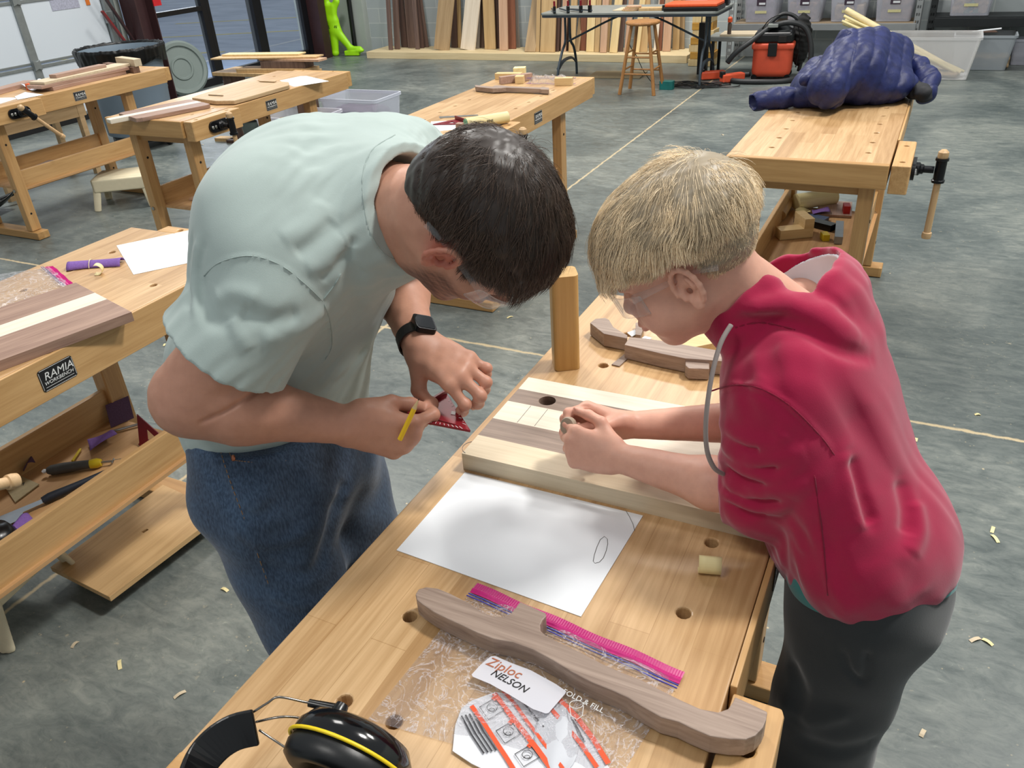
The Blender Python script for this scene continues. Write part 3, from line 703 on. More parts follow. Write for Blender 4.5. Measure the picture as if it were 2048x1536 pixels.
    s.plane(nc+nn*.002, nn, .003); s.cap(nc-nn*.022, nc+nn*.1, .0795, .083, .004, 's')
    base = Sdf(); base.p = list(s.p)
    F = []
    sm = lambda *p: seam(base, p, 4)
    F += [(sm((408, 552), (440, 525), (500, 512), (560, 530), (610, 568), (645, 602)), .003, .0022)]                       # sleeve seam
    F += [(sm((645, 602), (660, 640), (664, 690), (640, 730)), .004, .002)]
    F += [(sm((648, 598), (668, 572), (682, 548)), .003, .002)]                                             # shoulder seam
    F += [(sm((408, 552), (405, 600), (425, 640), (470, 650)), .012, -.006), (sm((430, 600), (470, 585), (520, 600)), .012, .005), (sm((455, 640), (480, 670), (500, 700)), .010, .004),
          (sm((480, 620), (540, 640), (600, 625)), .013, -.005), (sm((520, 680), (590, 660), (650, 620)), .014, .005),
          (sm((610, 540), (650, 520), (690, 470)), .010, .0045), (sm((590, 510), (630, 480), (668, 440)), .010, -.004), (sm((640, 560), (675, 530), (712, 470)), .008, -.004), (sm((560, 480), (610, 450), (650, 400)), .012, .003)]
    F += [(sm((385, 470), (376, 540), (382, 620)), .007, -.004), (sm((398, 480), (390, 550), (392, 640)), .007, .004), (sm((412, 480), (402, 540), (402, 600)), .006, -.0035)]
    F += [(sm((560, 800), (640, 780), (720, 720), (750, 640)), .016, .006), (sm((620, 790), (690, 750), (735, 690)), .012, -.006), (sm((540, 770), (600, 760), (680, 700), (720, 620)), .014, -.005),
          (sm((690, 500), (705, 570), (710, 640)), .018, -.005), (sm((735, 540), (740, 600), (735, 660)), .018, .005)]
    s.disp(folds(F)); s.disp(lambda p: wav(p, 8, .16)*.0035+creases(p, nc-Sr+A_(0, .1, 0), .038, .22, 70, .0021)+creases(p, A_(.4, .6, .4), .022, .2, 75, .0010))
    # ribbed collar band
    def rib(p):
        h = (p-nc)@nn; r = np.linalg.norm(p-nc-h[:, None]*nn, axis=1); return np.where((h > -.03) & (r < .13), .0016*(1/(1+np.exp(-(h+.020)/.0012))), 0)
    s.disp(rib, nc, .14)
    P, Q = s.mesh(.0026); sh = np_mesh('t_shirt', P-LOC, Q[:, ::-1], SH, root)
    SE = cloth_mat('sage_seam', (160, 175, 171), .9, .2)
    for ln_ in (((408, 552), (440, 525), (500, 512), (560, 530), (610, 568), (645, 602)), ((645, 602), (660, 640), (664, 690), (650, 720)), ((648, 598), (668, 572), (682, 548)), ((790, 270), (745, 300), (726, 350), (728, 408), (739, 461), (766, 505), (805, 527))):
        MB().tube([tuple(q-LOC-np.array(CF, np.float32)*.0007) for q in seam(s, ln_, 10)], .0010, 5).build('seam', SE, sh, smooth=3)
    # stitched lines standing on the cloth
    # ---- jeans
    JE = NT('blue_denim'); n1 = JE.noise(JE.coord(), 9, 4, .6); n2 = JE.noise(JE.coord((400, 400, 90)), 1, 2)
    JE.ln(JE.mix(.35, JE.ramp(n1, [(.3, lin((28, 44, 66))), (.7, lin((58, 84, 114)))]), JE.ramp(n2, [(.35, lin((24, 36, 54))), (.65, lin((92, 116, 144)))])), JE.b.inputs['Base Color'])
    JE.b.inputs['Roughness'].default_value = .85; JE.b.inputs['Sheen Weight'].default_value = .2; JE.bump(n2, .2, .001); JE = JE.m
    j = Sdf(); pj = A_(-.928, .865, .93)
    j.ell(pj+A_(0, 0, -.01), (.125, .165, .13), k=.05); j.cap(pj+A_(.0, -.045, .05), pj+A_(.0, -.045, -.06), .116, .122, .05); j.cap(pj+A_(.0, .045, .05), pj+A_(.0, .045, -.06), .116, .122, .05)
    for hip, kn, an in ((A_(-.93, .785, .86), A_(-.86, .775, .48), A_(-.89, .76, .09)), (A_(-.93, .955, .86), A_(-.89, .99, .48), A_(-.97, 1.02, .09))):
        j.cap(hip, kn, .106, .082, .05); j.cap(kn, an, .080, .068, .03)
    j.plane(pj+A_(0, 0, .075), (.1, 0, 1), .004)
    j.plane((0, 0, .05), (0, 0, -1), .004)
    base2 = Sdf(); base2.p = list(j.p); sj = lambda *p: seam(base2, p, 4)
    G = [(sj((420, 930), (470, 1010), (520, 1030), (560, 1000)), .014, -.005), (sj((470, 1050), (540, 1090), (620, 1060)), .014, .005), (sj((600, 920), (640, 980), (700, 990)), .016, .004),
         (sj((520, 1130), (600, 1150), (660, 1120)), .014, -.005), (sj((540, 1190), (610, 1210), (680, 1180)), .012, .005), (sj((690, 960), (660, 1050), (640, 1140)), .016, -.010)]
    pocket = sj((458, 886), (466, 915), (490, 922), (560, 925), (600, 905)); side = sj((440, 890), (462, 960), (500, 1060), (540, 1170))
    G += [(pocket, .0035, .002), (side, .0035, .002), (sj((400, 880), (425, 910), (432, 980), (446, 1030)), .003, .002)]
    j.disp(folds(G)); j.disp(lambda p: wav(p, 31, .09)*.004)
    P, Q = j.mesh(.0045); je = np_mesh('jeans', P-LOC, Q[:, ::-1], JE, root)
    TH = plain('jeans_thread', (150, 118, 84), .8)
    st = MB()
    for ln_ in (pocket, side):
        for a, b in zip(ln_[:-1], ln_[1:]):
            for t in (0, .5): st.tube([tuple(a+(b-a)*t-LOC+A_(0, -.0024, .001)), tuple(a+(b-a)*(t+.3)-LOC+A_(0, -.0024, .001))], .0007, 4)
    st.build('stitching', TH, je)['kind'] = 'stuff'
    rv = hit(j, 467, 916)-LOC; MB().lathe([(0, 0), (.0055, 0), (.005, .002), (.002, .003), (0, .0032)], 12, Matrix.Translation(Vector(rv.tolist()))@Vector((-.3, -.8, .4)).to_track_quat('Z', 'Y').to_matrix().to_4x4()).build('rivet', plain('copper_rivet', (176, 112, 82), .35, .9), je, smooth=1)
    # shoes
    for an, dx in ((A_(-.89, .76, .09), 0), (A_(-.97, 1.02, .09), 0)):
        k = Sdf(); k.ell(an+A_(.0, 0, -.035), (.06, .045, .055), k=.03); k.ell(an+A_(.10, 0, -.05), (.10, .046, .036), k=.03); k.ell(an+A_(.06, 0, -.045), (.09, .042, .045), k=.03); k.box(an+A_(.065, 0, -.076), (.135, .048, .014), rad=.012, k=.01); k.plane((0, 0, .0005), (0, 0, -1), .002)
        P, Q = k.mesh(.005); np_mesh('shoe', P-LOC, Q[:, ::-1], plain('dark_shoe', (46, 46, 50), .6), root)
    # ---- hair
    bx = np.array([-.13, -.06, -.04, -.03, .012, .016, .032, .04, .07, .11]); cx = np.array([-.078, -.07, -.03, .040, .040, -.010, -.010, .030, .046, .056])
    mask = lambda q: q[:, 2]-np.interp(q[:, 1], bx, cx)+.004*np.sin(q[:, 0]*230)
    thick = lambda q: .004+.012*np.clip((q[:, 2]-.01)/.07, 0, 1)+.022*np.clip((-q[:, 1]-.05)/.05, 0, 1)*np.clip((.06-q[:, 2])/.08, 0, 1)
    length = lambda q: .017+.036*np.clip((q[:, 2]-.02)/.07, 0, 1)+.002*np.clip(q[:, 1]/.08, 0, 1)+.016*np.clip((-q[:, 1]-.05)/.05, 0, 1)*np.clip((.06-q[:, 2])/.08, 0, 1)
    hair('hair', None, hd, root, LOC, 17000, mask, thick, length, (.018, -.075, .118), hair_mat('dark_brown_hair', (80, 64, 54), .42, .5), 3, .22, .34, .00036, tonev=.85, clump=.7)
    glasses('clear safety glasses worn by the dark-haired person', hd)
    return hd, hr, hl, dict(Wr=Wr, Wl=Wl, El=El, B=B)
import time; t0 = time.time()
mhd, mhr, mhl, mj = man()
print('MAN', time.time()-t0)
# ---------------------------------------------------------------- the boy
def boy():
    LOC = A_(.06, 1.0, 0)
    root = thing('person', 'blond child in a crimson hooded sweatshirt leaning on the bench with both forearms', 'person', tuple(LOC))
    HC = V(1374, 528, 1.10); hf = (-.842, -.115, -.527); hu = (-.512, -.135, .848); sc_ = .93
    B = Sdf(); hd = head(B, HC, hf, hu, sc_, True); hd['child'] = True
    pel = A_(.035, 1.03, .855); Sn, Sf = V(1560, 790, 1.09), A_(-.13, 1.21, 1.16)
    En, Ef = V(1512, 990, 1.17), A_(-.105, 1.20, .955)
    Wn, Wf = V(1236, 915, 1.27), V(1262, 850, 1.345)
    lat = nrm(Sf-Sn); nb = A_(-.125, 1.08, 1.185); che = A_(-.075, 1.075, 1.085); bel = A_(-.022, 1.05, .96)
    print('boy', pel, Sn, En, Wn, Wf, np.linalg.norm(Sn-En), np.linalg.norm(En-Wn), np.linalg.norm(Ef-Wf))
    B.cap(hd['T']((0, -.042, -.04)), nb, .044, .050, .03); B.cap(hd['T']((0, .0, -.06)), nb+A_(-.02, 0, -.01), .04, .045, .03)
    B.cap(pel, bel, .07, .07, .05); B.cap(bel, che, .07, .07, .05); B.cap(Sn+lat*.03, Sf-lat*.03, .04, .04, .05)
    for S_, E_, W_ in ((Sn, En, Wn), (Sf, Ef, Wf)):
        B.cap(S_, E_, .04, .037, .02); m = E_+(W_-E_)*.3; B.cap(E_, m, .0365, .0375, .02); B.cap(m, W_, .0365, .0225, .02)
    hl = hand(B, Wn, (-.98, -.06, .10), (.05, -.84, .48), -1, dict(i=(55, 55, 30), m=(62, 70, 35), r=(66, 74, 38), p=(68, 76, 38)),
              ((.60, .62, -.10), (.90, .22, -.30), (.92, .0, -.40), (.1, .9, .3)), .82, (3, 0, -3, -6))
    hr = hand(B, Wf, (-.97, -.20, .16), (-.05, .86, .44), 1, dict(i=(35, 62, 50), m=(40, 60, 45), r=(48, 62, 45), p=(55, 62, 45)),
              ((.72, .30, -.60), (.94, -.05, -.34), (.96, -.12, -.22), (0, .2, -.9)), .82, (3, 0, -3, -6))
    B.disp(lambda p: wav(p, 13, .03)*.0004)
    c0 = hd['c']
    def colf(P):
        c = np.ones((len(P), 3), np.float32); q = np.stack([(P-c0)@hd['l'], (P-c0)@hd['f'], (P-c0)@hd['u']], 1)/sc_
        lip = np.exp(-((q[:, 2]+.0555)/.009)**2-(q[:, 0]/.022)**2)*(q[:, 1] > .09); c *= 1-lip[:, None]*np.array([.05, .30, .24])
        for m in (1, -1):
            ck = np.exp(-((q[:, 0]-m*.045)**2+(q[:, 1]-.07)**2+(q[:, 2]+.03)**2)/.022**2)[:, None]; c *= 1-ck*np.array([0, .09, .08])
            e = np.exp(-(np.linalg.norm(P-hd['ears'][m](0, 0, 0), axis=1)/.03)**4)[:, None]; c *= 1-e*np.array([0, .17, .17])
            eb = np.exp(-((q[:, 0]-m*.03)/.02)**2-((q[:, 2]-.03)/.005)**2)*(q[:, 1] > .07); c *= 1-eb[:, None]*np.array([.15, .2, .3])
        for h in (hr, hl):
            for n in 'imrpt':
                for j in h[n][0][1:]: c *= 1-np.exp(-(np.linalg.norm(P-j, axis=1)/.009)**2)[:, None]*np.array([.0, .12, .10])
            for nc_, nr_ in h['nails']: c *= 1+np.exp(-(np.linalg.norm(P-nc_, axis=1)/nr_)**6)[:, None]*np.array([.08, .06, .08])
        return c
    P, Q = B.mesh(.002); np_mesh('body', P-LOC, Q[:, ::-1], skin_mat('fair_skin', (218, 168, 146)), root, colf(P))
    # ---- hoodie
    HO = cloth_mat('crimson_fleece', (164, 22, 66), .95, .35, 700, .10, 20)
    s = Sdf(); ax = lambda d: (lat, nrm(d), nrm(np.cross(lat, nrm(d))))
    tz = nrm(che-pel)
    s.ell(pel+A_(.0, 0, .01), (.155, .12, .115), ax(tz), k=.06)
    s.ell(bel, (.15, .15, .105), ax(tz), k=.06)
    s.ell(che, (.145, .13, .095), ax(tz), k=.06)
    s.cap(Sn+lat*.03, Sf-lat*.03, .07, .07, .05); s.cap(nb, che, .072, .085, .05); s.cap(nb, nb+(hd['c']-nb)*.50, .070, .064, .02)
    for S_, E_, k_ in ((Sn, En, 1), (Sf, Ef, 1)):
        s.cap(S_, E_+nrm(E_-S_)*-.01, .068, .058, .035)
        s.ell((S_+E_)/2+A_(.025, -.012*k_, .0), (.06, .055, .085), k=.04)
    s.cap(pel+A_(.0, 0, .02), En*.35+pel*.65, .1, .08, .05)
    # cuffs: sleeve pushed up just past the elbow
    for E_, W_ in ((En, Wn), (Ef, Wf)):
        d = nrm(W_-E_); s.sleeve(E_-d*.005, E_+d*.038, .060, .047, .0405, .02)
    hem = pel-tz*.085; s.plane(hem, -tz+A_(-.15, 0, 0), .006); s.cap(hem-tz*.03, hem+tz*.02, .115, .115, .01, 's')
    s.plane((-.085, 0, 0), (-1, 0, 0), .0) if 0 else None
    # the hood thrown back
    hn = nrm(A_(-.60, -.02, .80)); hx = nrm(A_(1, 0, 0)-hn*float(hn[0])); hy = np.cross(hn, hx); HR = (hx, hy, hn); hc = V(1588, 618, 1.17)
    ho_ = Sdf(); ho_.ell(hc, (.104, .120, .098), HR); ho_.ell(V(1652, 692, 1.14), (.070, .12, .055), (nrm((.6, .2, -.6)), nrm((-.25, 1, 0)), nrm((.6, .05, .6))), k=.05); ho_.disp(lambda p: wav(p, 91, .09)*.004); ho_.plane(hc+hn*.040, hn, .012)
    s.add(lambda p: ho_.ev(p), hc, .17, .03); cav = hc+hn*.028
    s.ell(cav, (.087, .102, .083), HR, k=.010, op='s')
    s.cap(hd['T']((0, -.02, -.03)), nb+(hd['c']-nb)*.22, .056, .050, .012, 's'); s.plane(hd['c']+(nb-hd['c'])*.50, hd['c']-nb, .004) if 0 else None
    rl = [hit(B, *q) for q in ((1448, 668), (1475, 648), (1510, 618), (1545, 588))]
    for a_, b_ in zip(rl[:-1], rl[1:]): s.cap(a_, b_, .012, .012, .03)
    base = Sdf(); base.p = list(s.p); sm = lambda *p: seam(base, p, 4)
    F = []
    F += [(sm((1422, 780), (1470, 768), (1520, 775), (1580, 810), (1640, 870), (1668, 910)), .0035, .003), (sm((1424, 792), (1475, 782), (1520, 790), (1575, 824), (1630, 880)), .003, -.002),
         (sm((1462, 650), (1520, 640), (1600, 655), (1680, 700), (1740, 715)), .011, -.013), (sm((1480, 632), (1560, 610), (1640, 630), (1720, 680)), .014, .008), (sm((1500, 600), (1570, 570), (1650, 590), (1710, 640)), .010, -.004),
         (sm((1700, 910), (1720, 990), (1740, 1050)), .010, -.010), (sm((1690, 900), (1700, 980), (1725, 1060)), .012, .006), (sm((1800, 960), (1815, 1020), (1812, 1070)), .012, -.008), (sm((1830, 1000), (1840, 1060), (1820, 1110)), .014, .006),
         (sm((1628, 950), (1645, 1080), (1655, 1190)), .0028, .0018), (sm((1565, 1200), (1570, 1120), (1560, 1060)), .006, -.005)]
    for y_, a_, e_ in ((850, 0, -30), (888, 8, 10), (918, -4, 0), (955, 10, 22), (985, 0, -20)): F.append((sm((1440+a_, y_-5), (1490, y_+26+a_), (1550, y_+34-a_), (1600+e_, y_+8)), .010+.0004*a_, .009)); F.append((sm((1452, y_+10+a_), (1500, y_+42), (1555+e_, y_+46)), .007, -.007))
    s.disp(folds(F)); s.disp(lambda p: wav(p, 18, .15)*.004+creases(p, tz+A_(0, -.3, 0), .05, .25, 80, .0030)+creases(p, A_(.5, .7, .2), .028, .25, 85, .0012))
    def band(p): h = (p-hem)@(-tz+A_(-.15, 0, 0)); return -.002/(1+np.exp(-(h+.03)/.002))
    s.disp(band)
    P, Q = s.mesh(.003); hoo = np_mesh('hooded_sweatshirt', P-LOC, Q[:, ::-1], HO, root)
    SE = cloth_mat('crimson_seam', (132, 14, 50), .95, .2)
    for ln_ in (((1422, 782), (1470, 770), (1520, 777), (1580, 812), (1640, 872), (1668, 910)), ((1628, 950), (1645, 1080), (1655, 1190)), ((1470, 655), (1520, 645), (1590, 660))):
        MB().tube([tuple(q-LOC-np.array(CF, np.float32)*.0007) for q in seam(s, ln_, 10)], .0012, 5).build('seam', SE, hoo, smooth=3)
    # white lining inside the hood and the teal shirt below
    li = Sdf(); li.ell(cav, (.0885, .1035, .0845), HR, k=.004); li.ell(cav, (.084, .099, .080), HR, k=.003, op='s'); li.plane(hc+hn*.030, hn, .002)
    li.cap(hd['T']((0, -.02, -.03)), nb+(hd['c']-nb)*.22, .056, .050, .006, 's')
    P, Q = li.mesh(.0025); np_mesh('hood_lining', P-LOC, Q[:, ::-1], cloth_mat('white_lining', (222, 224, 232), .9, .1), hoo)
    te = cloth_mat('teal_cotton', (28, 128, 128), .9, .2)
    k = Sdf(); k.cap(nb+A_(-.01, 0, -.02), nb+A_(.0, 0, .03), .062, .058, .01); k.plane(nb+A_(0, 0, .022), (-.1, 0, 1), .003); k.cap(nb+A_(0, 0, .0), nb+A_(-.02, 0, .1), .054, .054, .003, 's')
    P, Q = k.mesh(.003); np_mesh('undershirt_collar', P-LOC, Q[:, ::-1], te, root)
    k = Sdf(); k.ell(pel+A_(0, 0, -.01), (.148, .13, .116), ax(tz), k=.03); k.plane(pel-tz*.112, -tz, .004)
    P, Q = k.mesh(.004); np_mesh('undershirt', P-LOC, Q[:, ::-1], te, root)
    # drawstring
    ds = [V(1462, 650, 1.055), V(1440, 690, 1.05), V(1422, 760, 1.05), V(1412, 840, 1.06), V(1414, 900, 1.08), V(1428, 935, 1.10), V(1446, 948, 1.12)]
    MB().tube([tuple(p-LOC) for p in smooth(ds)], .0034, 8).build('drawstring', cloth_mat('grey_cord', (150, 140, 136), .9, .2), hoo, smooth=3)
    # ---- trousers
    TR = cloth_mat('dark_grey_fleece', (44, 48, 50), .95, .3, 600, .15, 12)
    j = Sdf(); j.ell(pel+A_(.0, 0, -.05), (.13, .14, .115), ax(A_(0, 0, 1)), k=.05)
    legs = ((pel+A_(.0, -.075, -.04), A_(.00, .895, .40), A_(.03, .86, .08)), (pel+A_(.0, .08, -.04), A_(.01, 1.09, .40), A_(.10, 1.12, .08)))
    for hip, kn, an in legs: j.cap(hip, kn, .092, .075, .05); j.cap(kn, an, .074, .066, .03); j.cap(an+A_(0, 0, .02), an, .05, .05)
    j.plane((0, 0, .06), (0, 0, -1), .004)
    base3 = Sdf(); base3.p = list(j.p); sj = lambda *p: seam(base3, p, 4)
    j.disp(folds([(sj((1685, 1300), (1700, 1340), (1728, 1365)), .005, -.006), (sj((1735, 1300), (1730, 1360)), .005, -.005), (sj((1560, 1400), (1620, 1440), (1700, 1430)), .014, .006), (sj((1600, 1480), (1680, 1500), (1760, 1480)), .014, -.006), (sj((1580, 1320), (1600, 1380), (1590, 1450)), .014, -.008)]))
    j.disp(lambda p: wav(p, 41, .12)*.005)
    P, Q = j.mesh(.0045); np_mesh('trousers', P-LOC, Q[:, ::-1], TR, root)
    for hip, kn, an in legs:
        k = Sdf(); k.ell(an+A_(.0, 0, -.03), (.05, .038, .05), k=.03); k.ell(an+A_(-.08, 0, -.045), (.085, .04, .032), k=.03); k.box(an+A_(-.05, 0, -.068), (.11, .041, .012), rad=.01, k=.01)
        P, Q = k.mesh(.005); np_mesh('shoe', P-LOC, Q[:, ::-1], plain('grey_shoe', (86, 88, 92), .6), root)
    # ---- hair
    bx = np.array([-.13, -.06, -.04, -.03, .012, .016, .03, .04, .07, .11]); cx = np.array([-.085, -.075, -.02, .040, .046, .022, .020, .034, .044, .050])
    mask = lambda q: q[:, 2]-np.interp(q[:, 1], bx, cx)+.004*np.sin(q[:, 0]*230)
    thick = lambda q: .003+.021*np.clip((q[:, 2]-.02)/.06, 0, 1)+.008*np.clip((-q[:, 1]-.04)/.05, 0, 1)*np.clip((q[:, 2]+.08)/.06, 0, 1)
    length = lambda q: .010+.048*np.clip((q[:, 2]-.03)/.06, 0, 1)+.010*np.clip(q[:, 1]/.08, 0, 1)
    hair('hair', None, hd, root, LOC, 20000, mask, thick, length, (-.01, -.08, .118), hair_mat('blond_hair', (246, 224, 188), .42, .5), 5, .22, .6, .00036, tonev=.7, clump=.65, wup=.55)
    glasses('clear safety glasses worn by the blond child', hd, .068)
    return hd, hl, hr
def smooth(P, n=6):
    P = [np.array(p, float) for p in P]; out = []
    for i in range(len(P)-1):
        p0 = P[max(i-1, 0)]; p1, p2 = P[i], P[i+1]; p3 = P[min(i+2, len(P)-1)]
        for k in range(n): t = k/n; out.append(.5*((2*p1)+(-p0+p2)*t+(2*p0-5*p1+4*p2-p3)*t*t+(-p0+3*p1-3*p2+p3)*t**3))
    out.append(P[-1]); return out
t0 = time.time(); bhd, bhl, bhr = boy(); print('BOY', time.time()-t0)
# ---------------------------------------------------------------- things on and around the benches
def slab(name, px, ztop, th, mat, label, cat, group=None, bevel=.001, parent=None, holes=(), wobble=0):
    """flat thing whose upper face has the given outline; th thick, ztop its top level"""
    P = [at(x, y, ztop) for x, y in px]; c = sum(P, Vector())/len(P)
    H = [[(at(x, y, ztop)-c).to_2d() for x, y in h] for h in holes]
    o = MB().prism([(p-c).to_2d() for p in P], 0, th, H).build(name, mat, parent, loc=(c.x, c.y, ztop-th), bevel=bevel)
    if label: tag(o, label, cat, group)
    return o
def rect(cx, cy, w_, d_, rz=0):
    c, s = math.cos(rz), math.sin(rz); return [(cx+c*x-s*y, cy+s*x+c*y) for x, y in ((-w_/2, -d_/2), (w_/2, -d_/2), (w_/2, d_/2), (-w_/2, d_/2))]
def line(P, r, n=6): return MB().tube(P, r, n)
def zp(pts, sc_, ox, oy): return [(ox+x/sc_, oy+y/sc_) for x, y in pts]
WALN = WALNUT; GREYW = wood('grey_walnut', (150, 130, 116), (116, 98, 86), 0, .5, None, 1.3)
# rotated grain for the diagonal stock
def wood_rot(name, c1, c2, ang, grain=1.2):
    m = wood(name, c1, c2, 0, .5, None, grain)
    for n in m.node_tree.nodes:
        if n.type == 'MAPPING': n.vector_type = 'POINT'; n.inputs['Rotation'].default_value = (0, 0, ang)
    return m
# striped board the boy works on
t = thing('cutting_board', 'thick board of walnut and maple stripes with a round hole, under the child\'s arms', 'cutting board', (-.635, .985, .86), .012)
strips = [(0, .062, MAPLE, 'maple_strip'), (.062, .122, WALNUT, 'walnut_strip'), (.122, .188, MAPLE, 'maple_strip'), (.188, .236, WALNUT, 'walnut_strip'), (.236, .285, MAPLE, 'maple_strip')]
PALE = wood('pale_maple', (232, 222, 204), (214, 202, 182), 0, .5, None, 1.); PALE2 = wood('tan_and_shaded_maple', (214, 198, 170), (196, 178, 148), 0, .5, None, 1.)
for i, (a, b, m_, nm) in enumerate(strips):
    mm = (PALE2 if i == 0 else PALE) if m_ is MAPLE else GREYW  # darker maple on the near strip has shade put into its colour
    h = [circ(.072, (a+b)/2+.002, .0165, 20)] if i == 3 else []
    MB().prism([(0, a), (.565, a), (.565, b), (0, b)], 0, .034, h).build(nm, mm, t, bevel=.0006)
MB().prism(circ(.072, .214, .0163, 20), 0, .014).build('hole_shade_plug', DARK, t)  # dark plug paints the shade at the bottom of the hole
PENC = plain('pencil_mark', (110, 108, 106), .8, 0, 0)
for x_ in (.05, .085): MB().box((x_, .155, .0342), (.0008, .062, .0003)).build('pencil_line', PENC, t)
MB().tube([(.012+.02*math.cos(a), .022+.02*math.sin(a), .0342) for a in np.linspace(2.2, 4.4, 8)], .0006, 4).build('pencil_line', PENC, t)
# paper with a pencilled oval
p = slab('paper', [(930, 944), (793, 1100), (1162, 1233), (1286, 1031)], .8612, .0008, WHITEP, 'white sheet of paper with a pencilled oval, lying before the striped board', 'paper', bevel=0)
o_ = p.location
def on_paper(px): return [tuple(at(x, y, .8614)-o_) for x, y in px]
MB().tube(on_paper(zp([(1163, 362), (1178, 375), (1180, 400), (1172, 435), (1158, 470), (1138, 492), (1115, 498), (1106, 488), (1112, 455), (1125, 415), (1142, 378)], 2.535, 750, 930)), .0005, 4, closed=True).build('pencil_oval', PENC, p)
MB().tube(on_paper(zp([(1272, 232), (1290, 262), (1308, 300), (1316, 332)], 2.535, 750, 930)), .0005, 4).build('pencil_line', PENC, p)
# walnut rifle-shaped stock
o1 = zp([(205, 655), (222, 628), (260, 618), (320, 625), (380, 650), (440, 680), (490, 705), (545, 745), (600, 766), (650, 768), (690, 750), (715, 720), (735, 693), (800, 720), (866, 750), (868, 768), (850, 785), (838, 812), (840, 840), (870, 866), (950, 905), (1050, 952), (1150, 1005), (1250, 1050), (1350, 1087), (1450, 1140), (1550, 1190), (1650, 1235), (1740, 1252), (1790, 1235), (1815, 1200), (1826, 1174), (1910, 1212), (1990, 1250), (1984, 1292), (1968, 1330), (1930, 1370), (1880, 1390), (1800, 1388), (1700, 1374), (1600, 1332), (1540, 1302), (1450, 1278), (1350, 1222), (1280, 1178), (1200, 1142), (1100, 1102), (1000, 1050), (900, 988), (800, 934), (700, 898), (600, 880), (520, 850), (440, 812), (370, 780), (300, 745), (240, 705), (212, 682)], 2.535, 750, 930)
WR1 = wood_rot('walnut_stock_wood', (166, 146, 132), (126, 106, 94), -.12)
st = slab('wooden_stock', o1, .8945, .030, WR1, 'long walnut stock cut with a hooked end, lying across the plastic bag', 'wooden stock', bevel=.0015)
# far stock pieces
slab('wooden_stock', zp([(850, 305), (885, 252), (1000, 262), (1150, 285), (1300, 312), (1500, 345), (1560, 350), (1560, 420), (1430, 410), (1265, 398), (1100, 365)], 3.413, 1000, 600), .895, .033, WR1, 'walnut bar lying behind the striped board, close by the child\'s chin', 'wooden stock')
slab('wood_offcut', zp([(615, 155), (650, 128), (720, 122), (745, 135), (775, 185), (870, 240), (868, 262), (710, 230)], 3.413, 1000, 600), .893, .031, WR1, 'curved walnut offcut at the far end of the bench beside the upright post', 'wood offcut')
slab('wood_block', zp([(1264, 402), (1430, 412), (1430, 470), (1290, 465), (1266, 445)], 3.413, 1000, 600), .888, .026, WR1, 'small walnut block with a rounded corner in front of the walnut bar', 'wood block', bevel=.002)
slab('wood_strip', zp([(762, 438), (850, 368), (890, 380), (815, 450)], 3.413, 1000, 600), .863, .0025, GREYW, 'thin dark veneer strip poking out from under the walnut bar', 'wood strip', bevel=0)
slab('wood_slab', zp([(1200, 310), (1300, 250), (1390, 205), (1480, 200), (1480, 290), (1340, 318), (1240, 322)], 3.413, 1000, 600), .885, .02, PINE, 'pale knotty offcut behind the walnut bar, below the child\'s chin', 'wood offcut')
for i, (q, lb) in enumerate(((((868, 222), (930, 200), (950, 225), (900, 248)), 'white paper scrap touching the curved walnut offcut'), (((950, 270), (990, 245), (1035, 258), (1000, 288)), 'white paper scrap just behind the walnut bar'), (((925, 155), (975, 150), (985, 180), (960, 240), (925, 235)), 'grey wood chip standing among the paper scraps'))):
    slab('paper_scrap' if i < 2 else 'wood_chip', zp(q, 3.413, 1000, 600), .864+.01*(i == 2), .002+.008*(i == 2), WHITEP if i < 2 else GREYW, lb, 'scrap', bevel=0)
mb = MB()
def curl(name, x, y, z, r, wd, a0, a1, rz, mat, label, tw=0):
    q = MB().grid(lambda u, v: (r*math.cos(a0+(a1-a0)*u)*(1-.15*u), (v-.5)*wd+tw*u, r+r*math.sin(a0+(a1-a0)*u)*(1-.1*u)), 14, 3)
    p_ = at(x, y, z); o = q.build(name, mat, loc=tuple(p_), rz=rz, smooth=3, solid=.0008); return tag(o, label, 'wood shaving')
VEN = wood('pale_shaving', (240, 226, 172), (226, 208, 150), 1, .55, None, .6)
curl('wood_shaving', 1418, 1142, .8605, .0175, .032, -1.9, 1.3, -1.3, VEN, 'pale curled wood shaving lying between the dog holes')
curl('wood_shaving', 198, 548, .861, .016, .022, -2.2, 2.0, .6, VEN, 'crumpled pale shaving beside the purple sandpaper roll')
# upright post
MB().prism(rrect(-.0275, -.0275, .0275, .0275, .011, 5), 0, .215).build('wooden_post', wood('post_wood', (196, 158, 98), (176, 138, 80), 2, .4, None, .6), loc=(-.612, 1.40, .8603), rz=.55, bevel=.004)
tag(bpy.data.objects['wooden_post'], 'upright beech post with rounded corners standing on the bench behind the two heads', 'post')
